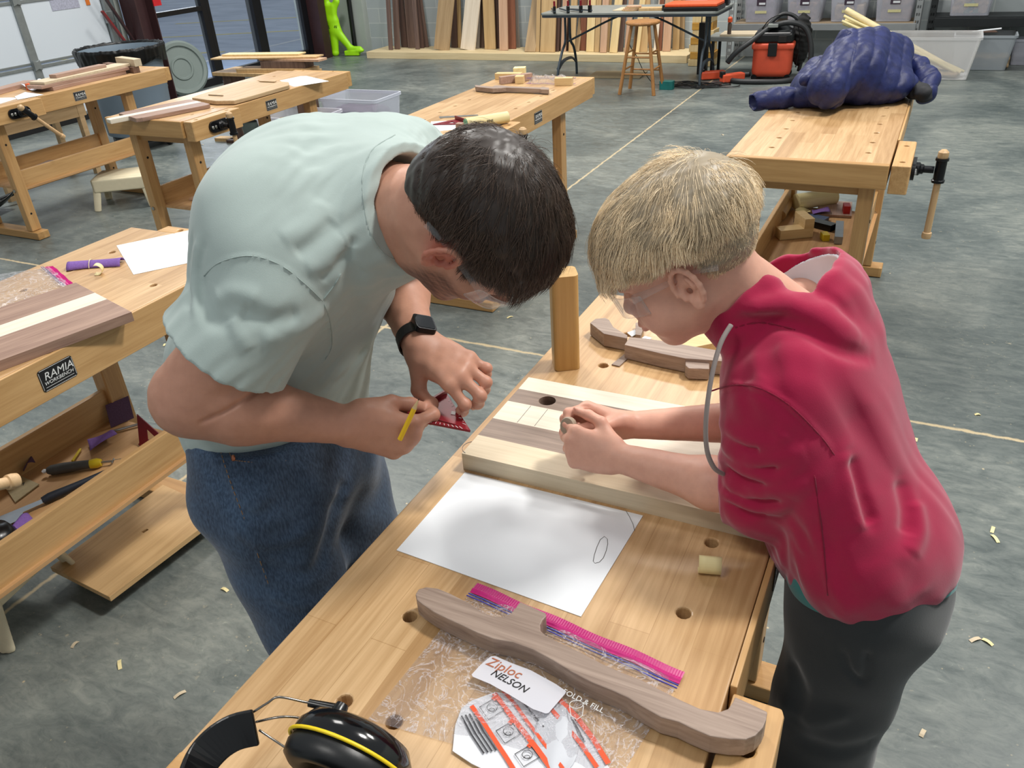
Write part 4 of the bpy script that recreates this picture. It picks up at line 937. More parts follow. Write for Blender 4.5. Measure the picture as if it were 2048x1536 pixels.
# ---- plastic zip bag with the mask packet
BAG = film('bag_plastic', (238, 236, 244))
def bag(label, A, B, Cc, D, z0, name='zip_bag', hgt=.012, seed=1, strip=.03, wr=1.0, pink=(196, 20, 120), group=None):
    """A,B ends of the zip edge, C,D the far corners"""
    A, B, Cc, D = [Vector(p) for p in (A, B, Cc, D)]; O = Vector(((A.x+B.x+Cc.x+D.x)/4, (A.y+B.y+Cc.y+D.y)/4, z0)); t = thing(name, label, 'plastic bag', tuple(O), 0, group)
    rs = np.random.RandomState(seed); ph = rs.rand(8)*6.28; fr = 6+rs.rand(8)*16; an = rs.rand(8)*6.28
    def P(u, v):
        p = (A.lerp(B, u)).lerp(D.lerp(Cc, u), v)-O; e = min(u, 1-u, v*1.5, (1-v))*6; e = min(e, 1)
        h = sum(math.sin(fr[i]*(u*math.cos(an[i])+v*math.sin(an[i]))+ph[i])**2 for i in range(8))/8
        rd = sum(abs(math.sin(fr[i]*1.9*(u*math.sin(an[i])+v*math.cos(an[i]))+ph[i])) for i in range(8))/8
        return (p.x, p.y, .0012+hgt*e*(h*.8+.35*(1-rd)*wr))
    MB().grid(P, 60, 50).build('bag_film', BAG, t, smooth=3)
    d = (D-A).normalized(); al = (B-A).normalized(); L = (B-A).length
    PK = plain(name+'_zip_pink', pink, .35, 0, .15, 200); BL_ = plain(name+'_zip_blue', (60, 60, 170), .35, 0, 0)
    def Z(u, v): p = A.lerp(B, u)-O-d*strip*.1+d*strip*.78*v; return (p.x, p.y, .0022+.0007*(int(u*180+.5) % 2)*(1 if v < .6 else 0)+.003*math.sin(u*9+seed)**2+.0012*(1 if .55 < v < .8 else 0))
    MB().grid(Z, 180, 8).build('zip_strip', PK, t, solid=.0006)
    for k in (.82, 1.0):
        MB().tube([tuple((A.lerp(B, u)-O+d*strip*k)+Vector((0, 0, .0035+.002*math.sin(u*9+seed)**2))) for u in np.linspace(0, 1, 12)], .0009, 5).build('zip_seal', BL_, t)
    return t, O
A0, B0, C0, D0 = at(953, 1172, .861), at(1368, 1350, .861), at(1225, 1580, .861), at(735, 1440, .861)
bg_, bO = bag('clear zip bag marked NELSON with a mask packet inside, pink zip edge', A0, B0, C0, D0, .8605, hgt=.011, seed=4, strip=.026)
def onb(x, y, z): return tuple(at(x, y, z)-bO)
def z398(pts): return zp(pts, 3.98, 860, 1150)
LABW = clear('bag_label_white', (232, 232, 240), .62, .4)
lab = MB().prism([Vector(onb(x, y, .873)).to_2d() for x, y in z398([(485, 650), (520, 648), (640, 700), (800, 760), (1000, 870), (1080, 925), (1078, 945), (945, 1100), (920, 1105), (820, 1070), (640, 960), (480, 870), (340, 812), (332, 795), (400, 720)])], 0, .0005).build('bag_label', LABW, bg_); lab.location.z = .0128
def txM(x, y, z, x2, y2):
    a, b = Vector(onb(x, y, z)), Vector(onb(x2, y2, z)); d = (b-a); ang = math.atan2(d.y, d.x); return Matrix.Translation(a)@Matrix.Rotation(ang, 4, 'Z')
q1 = text('label_brand', 'Ziploc', .0195, plain('brand_orange', (176, 104, 74), .6, 0, 0), bg_, txM(1008, 1336, .8742, 1042, 1351), .0003, shear=.2)
q2 = text('label_name', 'NELSON', .0140, TEXTK, bg_, txM(1018, 1362, .8742, 1050, 1379), .0003, shear=.3)
q3 = text('fold_and_fill_print', 'FOLD & FILL', .0105, TEXTW, bg_, txM(1166, 1402, .8735, 1190, 1414), .0002)
MB().tube([onb(860+(1165+55*math.cos(a))/3.98, 1150+(1030+32*math.sin(a))/3.98, .8735) for a in np.linspace(0, 2*PI, 14)[:-1]], .0005, 4, closed=True).build('cup_drawing', TEXTW, bg_)
MB().tube([onb(860+x/3.98, 1150+y/3.98, .8735) for x, y in ((1110, 1040), (1122, 1120), (1170, 1150), (1212, 1120), (1222, 1040))], .0005, 4).build('cup_drawing', TEXTW, bg_)
# mask packet inside
PK = thing('mask_packet', 'white mask packet with orange lines inside the clear zip bag', 'packet', tuple(Vector(onb(1050, 1470, .8625))+bO))
PO = Vector(PK.location); onp = lambda x, y, z: tuple(at(x, y, z)-PO)
def strip3(px, w_, mat, nm, par, z=.8652):
    P = [Vector(onp(860+x/3.98, 1150+y/3.98, z)) for x, y in px]; mb_ = MB(); n = len(P); vs = []
    for i, p_ in enumerate(P):
        d = (P[min(i+1, n-1)]-P[max(i-1, 0)]).normalized(); s_ = Vector((-d.y, d.x, 0))*w_/2; vs += [p_-s_, p_+s_]
    mb_.add(vs, [(2*i, 2*i+1, 2*i+3, 2*i+2) for i in range(n-1)]); return mb_.build(nm, mat, par)
ORG = plain('packet_orange', (232, 84, 40), .5, 0, 0); WP = plain('packet_white', (222, 224, 230), .35, 0, .05, 20)
MB().prism([Vector(onp(x, y, .864)).to_2d() for x, y in z398([(250, 1060), (330, 1000), (520, 930), (700, 960), (1000, 1010), (1150, 1080), (1300, 1300), (1440, 1560), (1400, 1680), (700, 1680), (330, 1500), (180, 1400), (200, 1200)])], 0, .0016).build('packet_sheet', WP, PK)
MB().grid(lambda u, v: tuple(Vector(onp(860+(1010+180*(u-.5)*2*math.sqrt(max(.02, 1-((v-.5)*1.9)**2)))/3.98, 1150+(1310+270*(v-.5)*2)/3.98, .8648))+Vector((0, 0, .0028*math.sin(PI*u)*math.sin(PI*v)+.0012*math.sin(9*u+5*v)))), 16, 16).build('folded_mask', plain('mask_white', (206, 209, 216), .7, 0, .05), PK, smooth=3, solid=.0006)
for px, w_ in (((( 330, 1040), (430, 1180), (520, 1320), (600, 1440), (700, 1600)), .0055), (((510, 940), (600, 1060), (700, 1190), (850, 1380), (980, 1560)), .0065), (((580, 920), (680, 1030), (770, 1160), (900, 1330), (1060, 1540)), .0042), (((960, 1060), (1080, 1200), (1200, 1340), (1330, 1530)), .0055), (((1030, 990), (1160, 1120), (1290, 1290), (1420, 1500)), .0065)):
    strip3(px, w_, ORG, 'orange_line', PK, .8662)
for k in range(5): strip3([(250+k*32, 1120-k*8), (330+k*32, 1270-k*8), (430+k*32, 1420-k*8)], .0022, plain('packet_print', (70, 70, 76), .6, 0, .5, 900), 'print_line', PK, .866)
for px in ([(740, 1010), (820, 1110), (905, 1210)], [(1120, 1130), (1180, 1230), (1230, 1330)]): strip3(px, .0022, bpy.data.materials['packet_print'], 'print_line', PK, .8664)
for cx, cy in ((490, 1065), (620, 1255), (770, 1440)):
    b4 = [(cx-95, cy-15), (cx+25, cy-85), (cx+100, cy+10), (cx-25, cy+85)]
    f = MB().tube([onp(860+x/3.98, 1150+y/3.98, .8664) for x, y in b4], .0005, 4, closed=True).build('picture_frame', TEXTK, PK)
    dr = MB()
    for rx, ry, ox, oy in ((42, 34, 5, -12), (22, 14, 2, 8)): dr.tube([onp(860+(cx+ox+rx*math.cos(a))/3.98, 1150+(cy+oy+ry*math.sin(a))/3.98, .8664) for a in np.linspace(0, 6.28, 12)[:-1]], .0004, 4, closed=True)
    dr.build('face_drawing', TEXTK, f)
    strip3([(cx+10, cy-95), (cx+38, cy-76)], .006, ORG, 'number_tag', PK, .8666)
# ---- ear muffs
def earmuffs():
    cc = V(700, 1512, (CAMP.z-.919)/(-ray(700, 1512).z)); t = thing('ear_muffs', 'black ear muffs with a thin yellow ring, lying at the near end of the bench', 'ear muffs', (float(cc[0]), float(cc[1]), .8605)); O = np.array(t.location, np.float32)
    GL = plain('glossy_black', (10, 11, 13), .12, 0, 0, spec=.7); PAD = plain('black_ear_pad', (20, 22, 24), .38, 0, .1, 80, .1); YE = plain('yellow_ring', (238, 206, 30), .4, 0, 0); WI = plain('steel_wire', (150, 145, 138), .25, 1, .1)
    def Mx(c_, n_, u_): n_ = nrm(n_); u_ = nrm(np.asarray(u_, np.float32)-n_*float(np.dot(u_, n_))); v_ = np.cross(n_, u_); return Matrix.Translation(Vector((c_-O).tolist()))@Matrix((Vector(u_.tolist()), Vector(v_.tolist()), Vector(n_.tolist()))).transposed().to_4x4()
    n = nrm(A_(-.08, .95, .22)); u = nrm(np.array(CR, np.float32)+.25*A_(0, 0, -1)); M1 = Mx(cc, n, u)
    cup = MB().lathe([(.0, .034), (.030, .033), (.046, .026), (.0535, .012), (.0545, .0), (.053, -.004)], 40, M1, 1.3, 1.05).build('ear_cup', GL, t, smooth=1)
    MB().tube([M1@Vector((.0555*1.3*math.cos(a), .0555*1.05*math.sin(a), -.003)) for a in np.linspace(0, 2*PI, 41)[:-1]], .0022, 8, closed=True).build('yellow_ring', YE, cup, smooth=3)
    MB().lathe([(.052, -.004), (.054, -.012), (.0525, -.024), (.046, -.030), (.036, -.030), (.028, -.024), (.026, -.010), (0, -.009)], 40, M1, 1.3, 1.05).build('ear_pad', PAD, t, smooth=1)
    c2 = cc+A_(.035, -.108, -.0); M2 = Mx(c2, -nrm(A_(.1, .95, -.1)), u)
    MB().lathe([(.0, .03), (.030, .029), (.046, .022), (.0535, .010), (.0545, -.004)], 40, M2, 1.3, 1.05).build('ear_cup', GL, t, smooth=1)
    MB().lathe([(.052, -.004), (.054, -.012), (.0525, -.024), (.046, -.030), (.036, -.030), (.028, -.024), (.026, -.010), (0, -.009)], 40, M2, 1.3, 1.05).build('ear_pad', PAD, t, smooth=1)
    # padded headband, a broad curved band seen from its inner side
    K = [(500, 1424, .955), (458, 1434, .95), (420, 1458, .945), (388, 1496, .94), (366, 1545, .94), (352, 1610, .94)]
    c_ = smooth([V(x, y, (CAMP.z-z)/(-ray(x, y).z)) for x, y, z in K], 4); wdir = nrm(A_(.50, -.30, -.70)); vs = []; fs = []
    for i, p_ in enumerate(c_):
        tt = nrm(c_[min(i+1, len(c_)-1)]-c_[max(i-1, 0)]); nn = nrm(np.cross(tt, wdir)); wd_ = nrm(np.cross(nn, tt))
        for a, b in ((-.5, -.5), (.5, -.5), (.5, .5), (-.5, .5)): vs.append(tuple(p_-O+wd_*a*.040+wdir*.018+nn*b*.006))
    for i in range(len(c_)-1):
        for k in range(4): fs.append((i*4+k, i*4+(k+1) % 4, i*4+4+(k+1) % 4, i*4+4+k))
    fs.append((3, 2, 1, 0)); m_ = len(vs)-4; fs.append((m_, m_+1, m_+2, m_+3))
    hb = MB().add(vs, fs).build('headband', BLKPL, t, bevel=.002)
    def Z(x, y, z): return V(x, y, (CAMP.z-z)/(-ray(x, y).z))-O
    for P in ([Z(505, 1425, .95), Z(535, 1406, .958), Z(558, 1394, .962), Z(610, 1404, .95), Z(640, 1408, .945)], [Z(512, 1444, .935), Z(560, 1434, .94), Z(600, 1436, .93), Z(628, 1448, .92)], [Z(518, 1460, .925), Z(548, 1480, .915), Z(590, 1508, .905)]):
        MB().tube([tuple(p_) for p_ in smooth(P, 4)], .0014, 6).build('band_wire', WI, t, smooth=3)
    a, b = Z(618, 1406, .948), Z(672, 1417, .945); MB().tube([tuple(a), tuple(b), tuple(Z(690, 1428, .94))], [.0045, .0055, .007], 10).build('wire_arm', BLKPL, cup, smooth=1)
    MB().lathe([(0, .012), (.007, .011), (.009, .004), (.009, -.01)], 16, Mx(V(676, 1427, (CAMP.z-.945)/(-ray(676, 1427).z)), n, u)).build('pivot_knob', BLKPL, cup, smooth=.7)
earmuffs()
# ---- what the hands hold
def held():
    RED = plain('red_anodised', (128, 14, 30), .38, .1, .1, 60)
    a, b, c_ = V(812, 838, 1.275), V(941, 863, 1.285), V(893, 788, 1.36); O = Vector(a.tolist()); t = thing('speed_square', 'dark red triangular square held in both hands of the bending person', 'square', tuple(O))
    A, B, C_ = [Vector((p-a).tolist()) for p in (a, b, c_)]; n = (B-A).cross(C_-A).normalized(); n = n if n.z > 0 else -n; cen = (A+B+C_)/3
    ix = (B-A).normalized(); iy = n.cross(ix); M = Matrix((ix, iy, n)).transposed().to_4x4()
    loc = lambda p: ((p-A).dot(ix), (p-A).dot(iy))
    inner = [loc(p) for p in (A.lerp(B, .22).lerp(cen, .30), A.lerp(B, .88).lerp(cen, .16), A.lerp(B, .80).lerp(cen, .30), A.lerp(B, .24).lerp(cen, .46))]
    pl = MB().prism([loc(A), loc(B), loc(C_)], -.002, .002, [inner], M).build('square_plate', RED, t, bevel=.0005)
    MB().bar(A+(C_-A)*.02, C_, .004, .022, n).build('square_fence', RED, t, bevel=.0006)
    mk = MB()
    for k in range(9): p_ = B.lerp(C_, .12+k*.09); q_ = p_.lerp(cen, .12 if k % 2 else .2); mk.bar(p_.lerp(cen, .08)+n*.0024, q_+n*.0024, .0007, .0004, n)
    for k in range(12): p_ = A.lerp(B, .1+k*.07); q_ = p_.lerp(cen, .15); mk.bar(p_+n*.0024, q_+n*.0024, .0007, .0004, n)
    mk.build('white_scale', TEXTW, pl)['kind'] = 'stuff'
    MB().box(tuple(B.lerp(C_, .45).lerp(cen, .35)+n*.0026), (.007, .009, .0006), R=M).build('white_scale_window', TEXTW, pl)
    # yellow pencil
    q0, q1 = V(838, 797, 1.215), V(817, 842, 1.228); d = nrm(q1-q0); t = thing('pencil', 'short yellow pencil gripped in the near hand of the bending person', 'pencil', tuple(q0.tolist()))
    L = lambda k: tuple((d*k).tolist())
    MB().tube([L(.018), L(.075)], .0042, 6).build('pencil_barrel', plain('pencil_yellow', (240, 196, 30), .4, 0, 0), t)
    MB().tube([L(.003), L(.018)], [.0009, .0039], 8).build('sharpened_wood', PINE, t); MB().tube([L(0), L(.003)], [.0002, .0009], 6).build('pencil_lead', TEXTK, t)
    # the boy's piece
    k = V(1137, 852, 1.315); a = nrm(A_(-.25, -.75, .4)); M = Matrix.Translation(Vector(k.tolist()))@Vector(a.tolist()).to_track_quat('Z', 'Y').to_matrix().to_4x4()
    o = MB().lathe([(0, -.005), (.013, -.005), (.015, -.003), (.015, .003), (.013, .005), (0, .005)], 24).build('wooden_disc', wood('disc_wood', (176, 160, 140), (140, 122, 104), 0, .5), smooth=.5); o.matrix_world = M; tag(o, 'small round wooden disc pinched between the fingers of the blond child', 'wooden disc')
    # watch
    W_, E_ = mj['Wl'], mj['El']; ax = nrm(W_-E_); c_ = W_-ax*.012; t = thing('smart_watch', 'black smart watch on the far wrist of the bending person', 'watch', tuple(c_.tolist()))
    dn = nrm(A_(.62, -.12, .78)); dn = nrm(dn-ax*float(dn@ax)); sd = np.cross(ax, dn); vs = []; n = 32
    for i in range(n):
        a = 2*PI*i/n; r = sd*math.cos(a)*.0325+dn*math.sin(a)*.0300
        for h, rr in ((-.0115, 1), (.0115, 1), (.0115, 1.08), (-.0115, 1.08)): vs.append(tuple((r*rr+ax*h).tolist()))
    fs = [(i*4+k, i*4+(k+1) % 4, ((i+1) % n)*4+(k+1) % 4, ((i+1) % n)*4+k) for i in range(n) for k in range(4)]
    MB().add(vs, fs).build('watch_band', plain('watch_rubber', (16, 17, 19), .5, 0, 0), t, smooth=.7)
    R = Matrix((Vector(sd.tolist()), Vector(ax.tolist()), Vector(dn.tolist()))).transposed().to_4x4(); cs = Matrix.Translation(Vector((dn*.0345).tolist()))@R
    b_ = MB().prism(rrect(-.018, -.020, .018, .020, .006), -.005, .005, M=cs).build('watch_case', plain('watch_metal', (26, 27, 30), .25, .6, 0), t, bevel=.0015)
    MB().prism(rrect(-.0155, -.0175, .0155, .0175, .005), .005, .0056, M=cs).build('watch_screen', plain('watch_glass', (8, 9, 12), .05, 0, 0, spec=.8), b_)
held()
# ---- left bench in front: striped board, papers, bag, tools in the tray
L3t = thing('cutting_board', 'walnut board with one white stripe, overhanging the lower left workbench', 'cutting board', (-1.742, 1.232, .8605), 0)
dx = Vector((-1.824+1.739, .924-1.23, 0)).normalized(); ang = math.atan2(dx.y, dx.x)
L3t.rotation_euler = (0, 0, ang); WS = wood('walnut_long', (166, 136, 118), (128, 98, 84), 0, .5, None, 1.1)
for a, b, m_, nm in ((0, .14, WS, 'walnut_strip'), (.14, .215, PALE, 'maple_strip'), (.215, .338, WS, 'walnut_strip')):
    MB().prism([(0, -a), (.75, -a), (.75, -b), (0, -b)], 0, .025).build(nm, m_, L3t, bevel=.0008)
slab('paper', [(233, 491), (267, 549), (408, 519), (400, 456)], .8613, .0008, WHITEP, 'white sheet of paper on the lower left workbench behind the bending person', 'paper', bevel=0)
PUR = plain('purple_sandpaper', (128, 92, 168), .85, 0, .2, 200, .2); PURD = plain('dull_purple_sandpaper', (92, 66, 96), .85, 0, .2, 200, .2)
p0 = at(135, 541, .8605); t = thing('sandpaper_roll', 'folded purple sandpaper tied with a rubber band, on the lower left bench', 'sandpaper', tuple(p0))
dv = at(243, 531, .8605)-p0; L_ = dv.length; t.rotation_euler = (0, 0, math.atan2(dv.y, dv.x))
MB().grid(lambda u, v: (u*L_, .052*(v-.15)+.006*math.sin(u*4), .002+.018*math.sin(PI*min(1, v*1.05))**.7*(1-.25*math.sin(u*3))), 16, 12).build('sandpaper_sheet', PUR, t, smooth=3, solid=.001)
MB().tube([(L_*.42, .052*(v-.15), .0035+.018*math.sin(PI*min(1, v*1.05))**.7) for v in np.linspace(0, .95, 10)], .001, 5).build('rubber_band', VEN, t)
A1, B1 = at(104, 533, .8625), at(146, 570, .8625); C1, D1 = at(-60, 660, .8625), at(-90, 560, .8625)
bag('clear zip bag with pink zip edge at the left border, beside the striped board', A1, B1, C1, D1, .8605, hgt=.02, seed=9, strip=.03)
def frame2(px0, px1, z):
    a, b = at(*px0, z), at(*px1, z); d = b-a; return a, math.atan2(d.y, d.x), d.length
TZ = .3325
# pull saw
a, r, L_ = frame2((222, 942), (86, 1003), TZ+.012); t = thing('pull_saw', 'pull saw with wrapped navy handle and bright blade, in the lower left bench tray', 'saw', (a.x, a.y, TZ), r)
MB().tube([(0, 0, .014), (L_*.1, 0, .014), (L_*.5, 0, .015), (L_*.9, 0, .016), (L_, 0, .014)], [.009, .012, .013, .0165, .014], 12, flat=.8).build('saw_handle', plain('navy_cord_wrap', (26, 34, 48), .7, 0, .3, 60, .4), t, smooth=1)
MB().prism([(L_-.005, -.012), (L_+.05, -.016), (L_+.30, -.034), (L_+.30, .034), (L_+.07, .040), (L_+.055, .010), (L_-.005, .010)], .012, .0135).build('saw_blade', plain('saw_steel', (200, 204, 208), .18, 1, .1), t)
# coping saw with grey and yellow handle
a, r, L_ = frame2((95, 942), (205, 925), TZ+.015); t = thing('coping_saw', 'grey and yellow handled coping saw in the lower left bench tray', 'saw', (a.x, a.y, TZ), r)
GRYR = plain('grey_rubber', (74, 74, 72), .55, 0, .15, 60); YEL = plain('tool_yellow', (214, 186, 24), .45)
h_ = MB().tube([(0, 0, .016), (.012, 0, .016), (.05, 0, .017), (.09, 0, .017), (L_*.78, 0, .016)], [.010, .0155, .0165, .0145, .013], 14).build('saw_handle', GRYR, t, smooth=1)
MB().tube([(L_*.78, 0, .016), (L_*.9, 0, .016), (L_*.98, 0, .016)], [.014, .0155, .011], 12).build('handle_collar', YEL, h_, smooth=1); MB().lathe([(0, 0), (.007, .001), (.008, .006), (.0, .012)], 12, Matrix.Translation((-.008, 0, .012))).build('end_cap', WHITEP, h_, smooth=1)
MB().tube([(L_*.98, 0, .016), (L_+.03, 0, .014)], .0035, 8).tube([(L_+.03, -.012, .014), (L_+.03, .012, .014)], .003, 8).tube([(L_+.03, 0, .014), (L_+.035, -.003, .02), (L_+.17, .02, .006)], .0012, 6).build('saw_frame', BOLT, t, smooth=1)
# sandpaper packet, scraps, pencil, small squares
p = slab('sandpaper_packet', [(2, 963), (38, 950), (78, 968), (30, 1004)], TZ+.004, .003, plain('kraft_print', (176, 160, 122), .7, 0, .15, 60), 'tan sandpaper packet printed 3M in the lower left bench tray', 'packet', bevel=0)
text('packet_print', '3M', .022, TEXTK, p, Matrix.Translation((.0, .003, .0034))@Matrix.Rotation(.75, 4, 'Z'), .0003)
def bent(name, px, z, mat, label, cat, hgt=.02, seed=1, thick=.001, group=None):
    """a creased thin sheet given by its four corners"""
    P4 = [at(x, y, z) for x, y in px]; c = sum(P4, Vector())/4; rs = random.Random(seed); k1, k2 = rs.uniform(2, 5), rs.uniform(2, 5)
    def P(u, v): p_ = (P4[0].lerp(P4[1], u)).lerp(P4[3].lerp(P4[2], u), v)-c; return (p_.x, p_.y, .001+hgt*(.5+.5*math.sin(k1*u+k2*v+seed)))
    o = MB().grid(P, 10, 10).build(name, mat, loc=tuple(c), smooth=3, solid=thick); return tag(o, label, cat, group)
def upright(name, px, z, lean, mat, label, cat, h_=.07):
    a, b = at(*px[0], z), at(*px[1], z); o = MB().add([(0, 0, 0), tuple(b-a), tuple(b-a+Vector(lean)), tuple(Vector(lean))], [(0, 1, 2, 3)]).build(name, mat, loc=tuple(a), solid=.0015); return tag(o, label, cat)
upright('sandpaper_sheet', ((222, 856), (268, 836)), TZ, (-.035, .03, .062), PURD, 'dark purple sandpaper square propped upright in the lower left tray', 'sandpaper')
bent('sandpaper_sheet', ((176, 883), (222, 862), (236, 872), (182, 906)), TZ+.01, PUR, 'light purple torn sandpaper in the lower left tray, below the upright one', 'sandpaper', .012, 3)
bent('sandpaper_sheet', ((28, 1050), (60, 1035), (78, 1045), (30, 1074)), TZ+.008, PUR, 'curled purple sandpaper in the lower left tray, below the saw blade', 'sandpaper', .02, 5)
bent('crumpled_sandpaper', ((38, 930), (60, 915), (75, 935), (52, 950)), TZ+.008, PURD, 'crumpled dark sandpaper at the back of the lower left tray', 'sandpaper', .03, 8)
a, r, L_ = frame2((146, 925), (162, 901), TZ); t = MB().tube([(0, 0, .005), (L_, 0, .005)], .004, 6).build('pencil', YEL, loc=(a.x, a.y, TZ), rz=r); tag(t, 'yellow pencil stub lying in the lower left bench tray', 'pencil')
a, r, L_ = frame2((225, 866), (290, 848), TZ); t = MB().tube([(0, 0, .006), (L_, 0, .006)], .0045, 8).build('steel_rod', BOLT, loc=(a.x, a.y, TZ), rz=r); tag(t, 'steel rod beside the red square in the lower left tray', 'rod')
RED = bpy.data.materials['red_anodised']; p0 = at(280, 893, TZ); t = thing('speed_square', 'dark red speed square standing on edge in the lower left tray', 'square', tuple(p0), .5)
MB().prism([(0, 0), (.13, 0), (0, .105)], -.002, .002, [[(.03, .025), (.07, .025), (.03, .06)]], Matrix.Rotation(-.25, 4, 'Z')@Matrix.Rotation(1.25, 4, 'X')).build('square_plate', RED, t); MB().box((.06, 0, .004), (.13, .022, .005), rz=-.25).build('square_fence', RED, t)
MB().lathe([(0, 0), (.05, 0), (.055, .02), (.04, .05), (0, .055)], 20).build('tape_dispenser', BLKPL, loc=tuple(at(-4, 1088, TZ)), smooth=1); tag(bpy.data.objects['tape_dispenser'], 'round black object at the very left edge of the lower left tray', 'tool')
# board on the floor below
o = slab('plywood_board', [(100, 1133), (218, 1193), (445, 1022), (325, 968)], .075, .018, wood('board_ply', (208, 172, 122), (184, 146, 98), 1, .55, None, .6), 'plywood board with a slot, leaning low beneath the lower left workbench', 'board', holes=[zp([(868, 990), (900, 972), (912, 978), (880, 998)], 3.072, 0, 740)], bevel=.001)
o.location.z = .055
# step stools
def step_stool(label, loc, rz):
    PLC = bpy.data.materials.get('cream_plastic') or plain('cream_plastic', (226, 216, 186), .45, 0, .05)
    t = thing('step_stool', label, 'step stool', loc, rz); w_, d_, h_ = .36, .24, .23
    s = Sdf(); s.box((0, 0, h_-.02), (w_/2, d_/2, .022), rad=.02, k=.01); s.box((0, 0, h_-.05), (w_/2-.016, d_/2-.016, .022), rad=.006, k=.004, op='s')
    s.box((0, -d_/2-.006, h_-.055), (w_/2+.004, .012, .045), rad=.008, k=.01); s.box((0, d_/2+.006, h_-.055), (w_/2+.004, .012, .045), rad=.008, k=.01)
    s.box((w_/2+.004, 0, h_-.055), (.012, d_/2, .045), rad=.008, k=.01); s.box((-w_/2-.004, 0, h_-.055), (.012, d_/2, .045), rad=.008, k=.01)
    P, Q = s.mesh(.005); np_mesh('seat', P, Q[:, ::-1], PLC, t)
    for sx in (-1, 1):
        for sy in (-1, 1):
            l = Sdf(); a = (sx*(w_/2-.015), sy*(d_/2-.01), h_-.06); b = (sx*(w_/2+.012), sy*(d_/2+.03), .012)
            l.cap(a, b, .030, .026, .01, flat=(sx*.2, sy, 0), ff=.42); l.cap(np.array(a)-A_(sx*.0, sy*.014, .03), np.array(b)-A_(0, sy*.014, -.02), .017, .014, .004, 's'); l.plane((0, 0, .001), (0, 0, -1), .002)
            P, Q = l.mesh(.004); np_mesh('leg', P, Q[:, ::-1], PLC, t)
step_stool('cream plastic step stool standing on the floor between the two left benches', (-5.26, 4.0, 0), .62)
step_stool('cream plastic step stool half hidden beneath the lower left workbench tray', (-2.28, .86, 0), .2)
# ---- second bench from the garage door (cutting boards)
def striped(name, label, out, splits, mats, z, th, loc, rz, extra=None):
    t = thing(name, label, 'cutting board', (loc[0], loc[1], z), rz)
    for (a, b), m_, nm in zip(splits, mats, extra): MB().prism([(x, max(a, min(b, y))) for x, y in out], 0, th).build(nm, m_, t, bevel=.002)
    return t
a, r, L_ = frame2((262, 234), (410, 205), .8825)
t = thing('cutting_board', 'handled walnut cutting board with a pale centre stripe, hanging over the bench corner', 'cutting board', (a.x, a.y, .8605), r)
MB().prism([(0, -.06), (.03, -.075), (L_-.02, -.075), (L_, -.06), (L_, .035), (0, .035)], 0, .022).build('walnut_strip', WS, t, bevel=.003)
MB().prism([(-.10, .035), (L_, .035), (L_, .095), (-.10, .095)], 0, .022).build('maple_strip', PALE, t, bevel=.004)
MB().prism([(.0, .095), (L_, .095), (L_, .18), (L_-.02, .195), (.03, .195), (0, .18)], 0, .022).build('walnut_strip', WS, t, bevel=.003)
q = zp([(1122, 572), (1260, 590), (1370, 588), (1440, 570), (1690, 498), (1690, 480), (1560, 470), (1400, 482), (1160, 555)], 2.926, 0, 0)
AW = wood('ash_brown', (198, 170, 132), (172, 142, 104), 1, .5, None, 1.2)
slab('cutting_board', q, .885, .022, AW, 'long brown and tan board with rounded corners on the same bench as the handled board', 'cutting board', bevel=.004)
slab('paper', zp([(1020, 455), (1190, 530), (1210, 533), (1650, 462), (1360, 395), (1290, 398)], 6.4, 400, 90), .8613, .001, WHITEP, 'white sheet of paper at the far end of the bench with two cutting boards', 'paper', bevel=0)
slab('wood_strip', zp([(750, 460), (950, 468), (980, 455), (790, 450)], 6.4, 400, 90), .892, .004, AW, 'thin wooden strip at the far end of the brown and tan board', 'wood strip', bevel=0)
slab('wood_strip', zp([(105, 632), (300, 642), (290, 633), (110, 622)], 6.4, 400, 90), .892, .004, AW, 'thin wooden strip at the near end of the brown and tan board', 'wood strip', bevel=0)
# ---- bench nearest the garage door
def brick(name, c, dims, rz, mat, label, cat='wood block', group=None, bevel=.002):
    o = MB().box((0, 0, dims[2]/2), dims).build(name, mat, loc=c, rz=rz, bevel=bevel); return tag(o, label, cat, group)
z0 = .8605; PW = wood('pink_walnut', (176, 146, 130), (150, 118, 102), 1, .5, None, 1.)
brick('wood_board', (-5.36, 3.99, z0), (.17, .62, .024), .03, PW, 'lowest board of the stack on the bench nearest the garage door', 'board')
brick('wood_board', (-5.35, 3.97, z0+.0245), (.15, .72, .02), .0, PW, 'middle board of the stack on the bench nearest the garage door', 'board')
brick('wood_board', (-5.36, 4.0, z0+.045), (.15, .72, .018), .02, PALE2, 'pale top board of the stack on the bench nearest the garage door', 'board')
brick('wood_block', (-5.36, 3.98, z0+.0635), (.07, .42, .022), .03, PW, 'narrow block lying on top of the board stack, nearest the garage door', 'wood block')
brick('wood_board', (-5.47, 4.42, z0), (.50, .05, .042), -.28, wood('dark_plank', (128, 98, 80), (92, 66, 54), 0, .55), 'dark plank across the far end of the bench nearest the garage door', 'board')
brick('wood_block', (-5.36, 4.41, z0+.0425), (.30, .055, .05), -.28, PALE2, 'pale block resting on the dark plank before the trash can', 'wood block')
slab('paper', zp([(0, 735), (210, 730), (260, 745), (0, 825)], 7.68, 0, 100), .8615, .001, WHITEP, 'white paper at the near end of the bench nearest the garage door', 'paper', bevel=0)
slab('paper', zp([(225, 715), (385, 645), (670, 685), (270, 762)], 7.68, 0, 100), .863, .001, WHITEP, 'second white paper, overlapping the first beside the front vise', 'paper', bevel=0)
bent('crumpled_paper', zp([(345, 590), (600, 500), (840, 570), (600, 650)], 7.68, 0, 100), .865, plain('grey_white_paper', (214, 222, 236), .6, 0, .1, 25), 'crumpled white plastic sheet next to the board stack', 'paper', .03, 2)
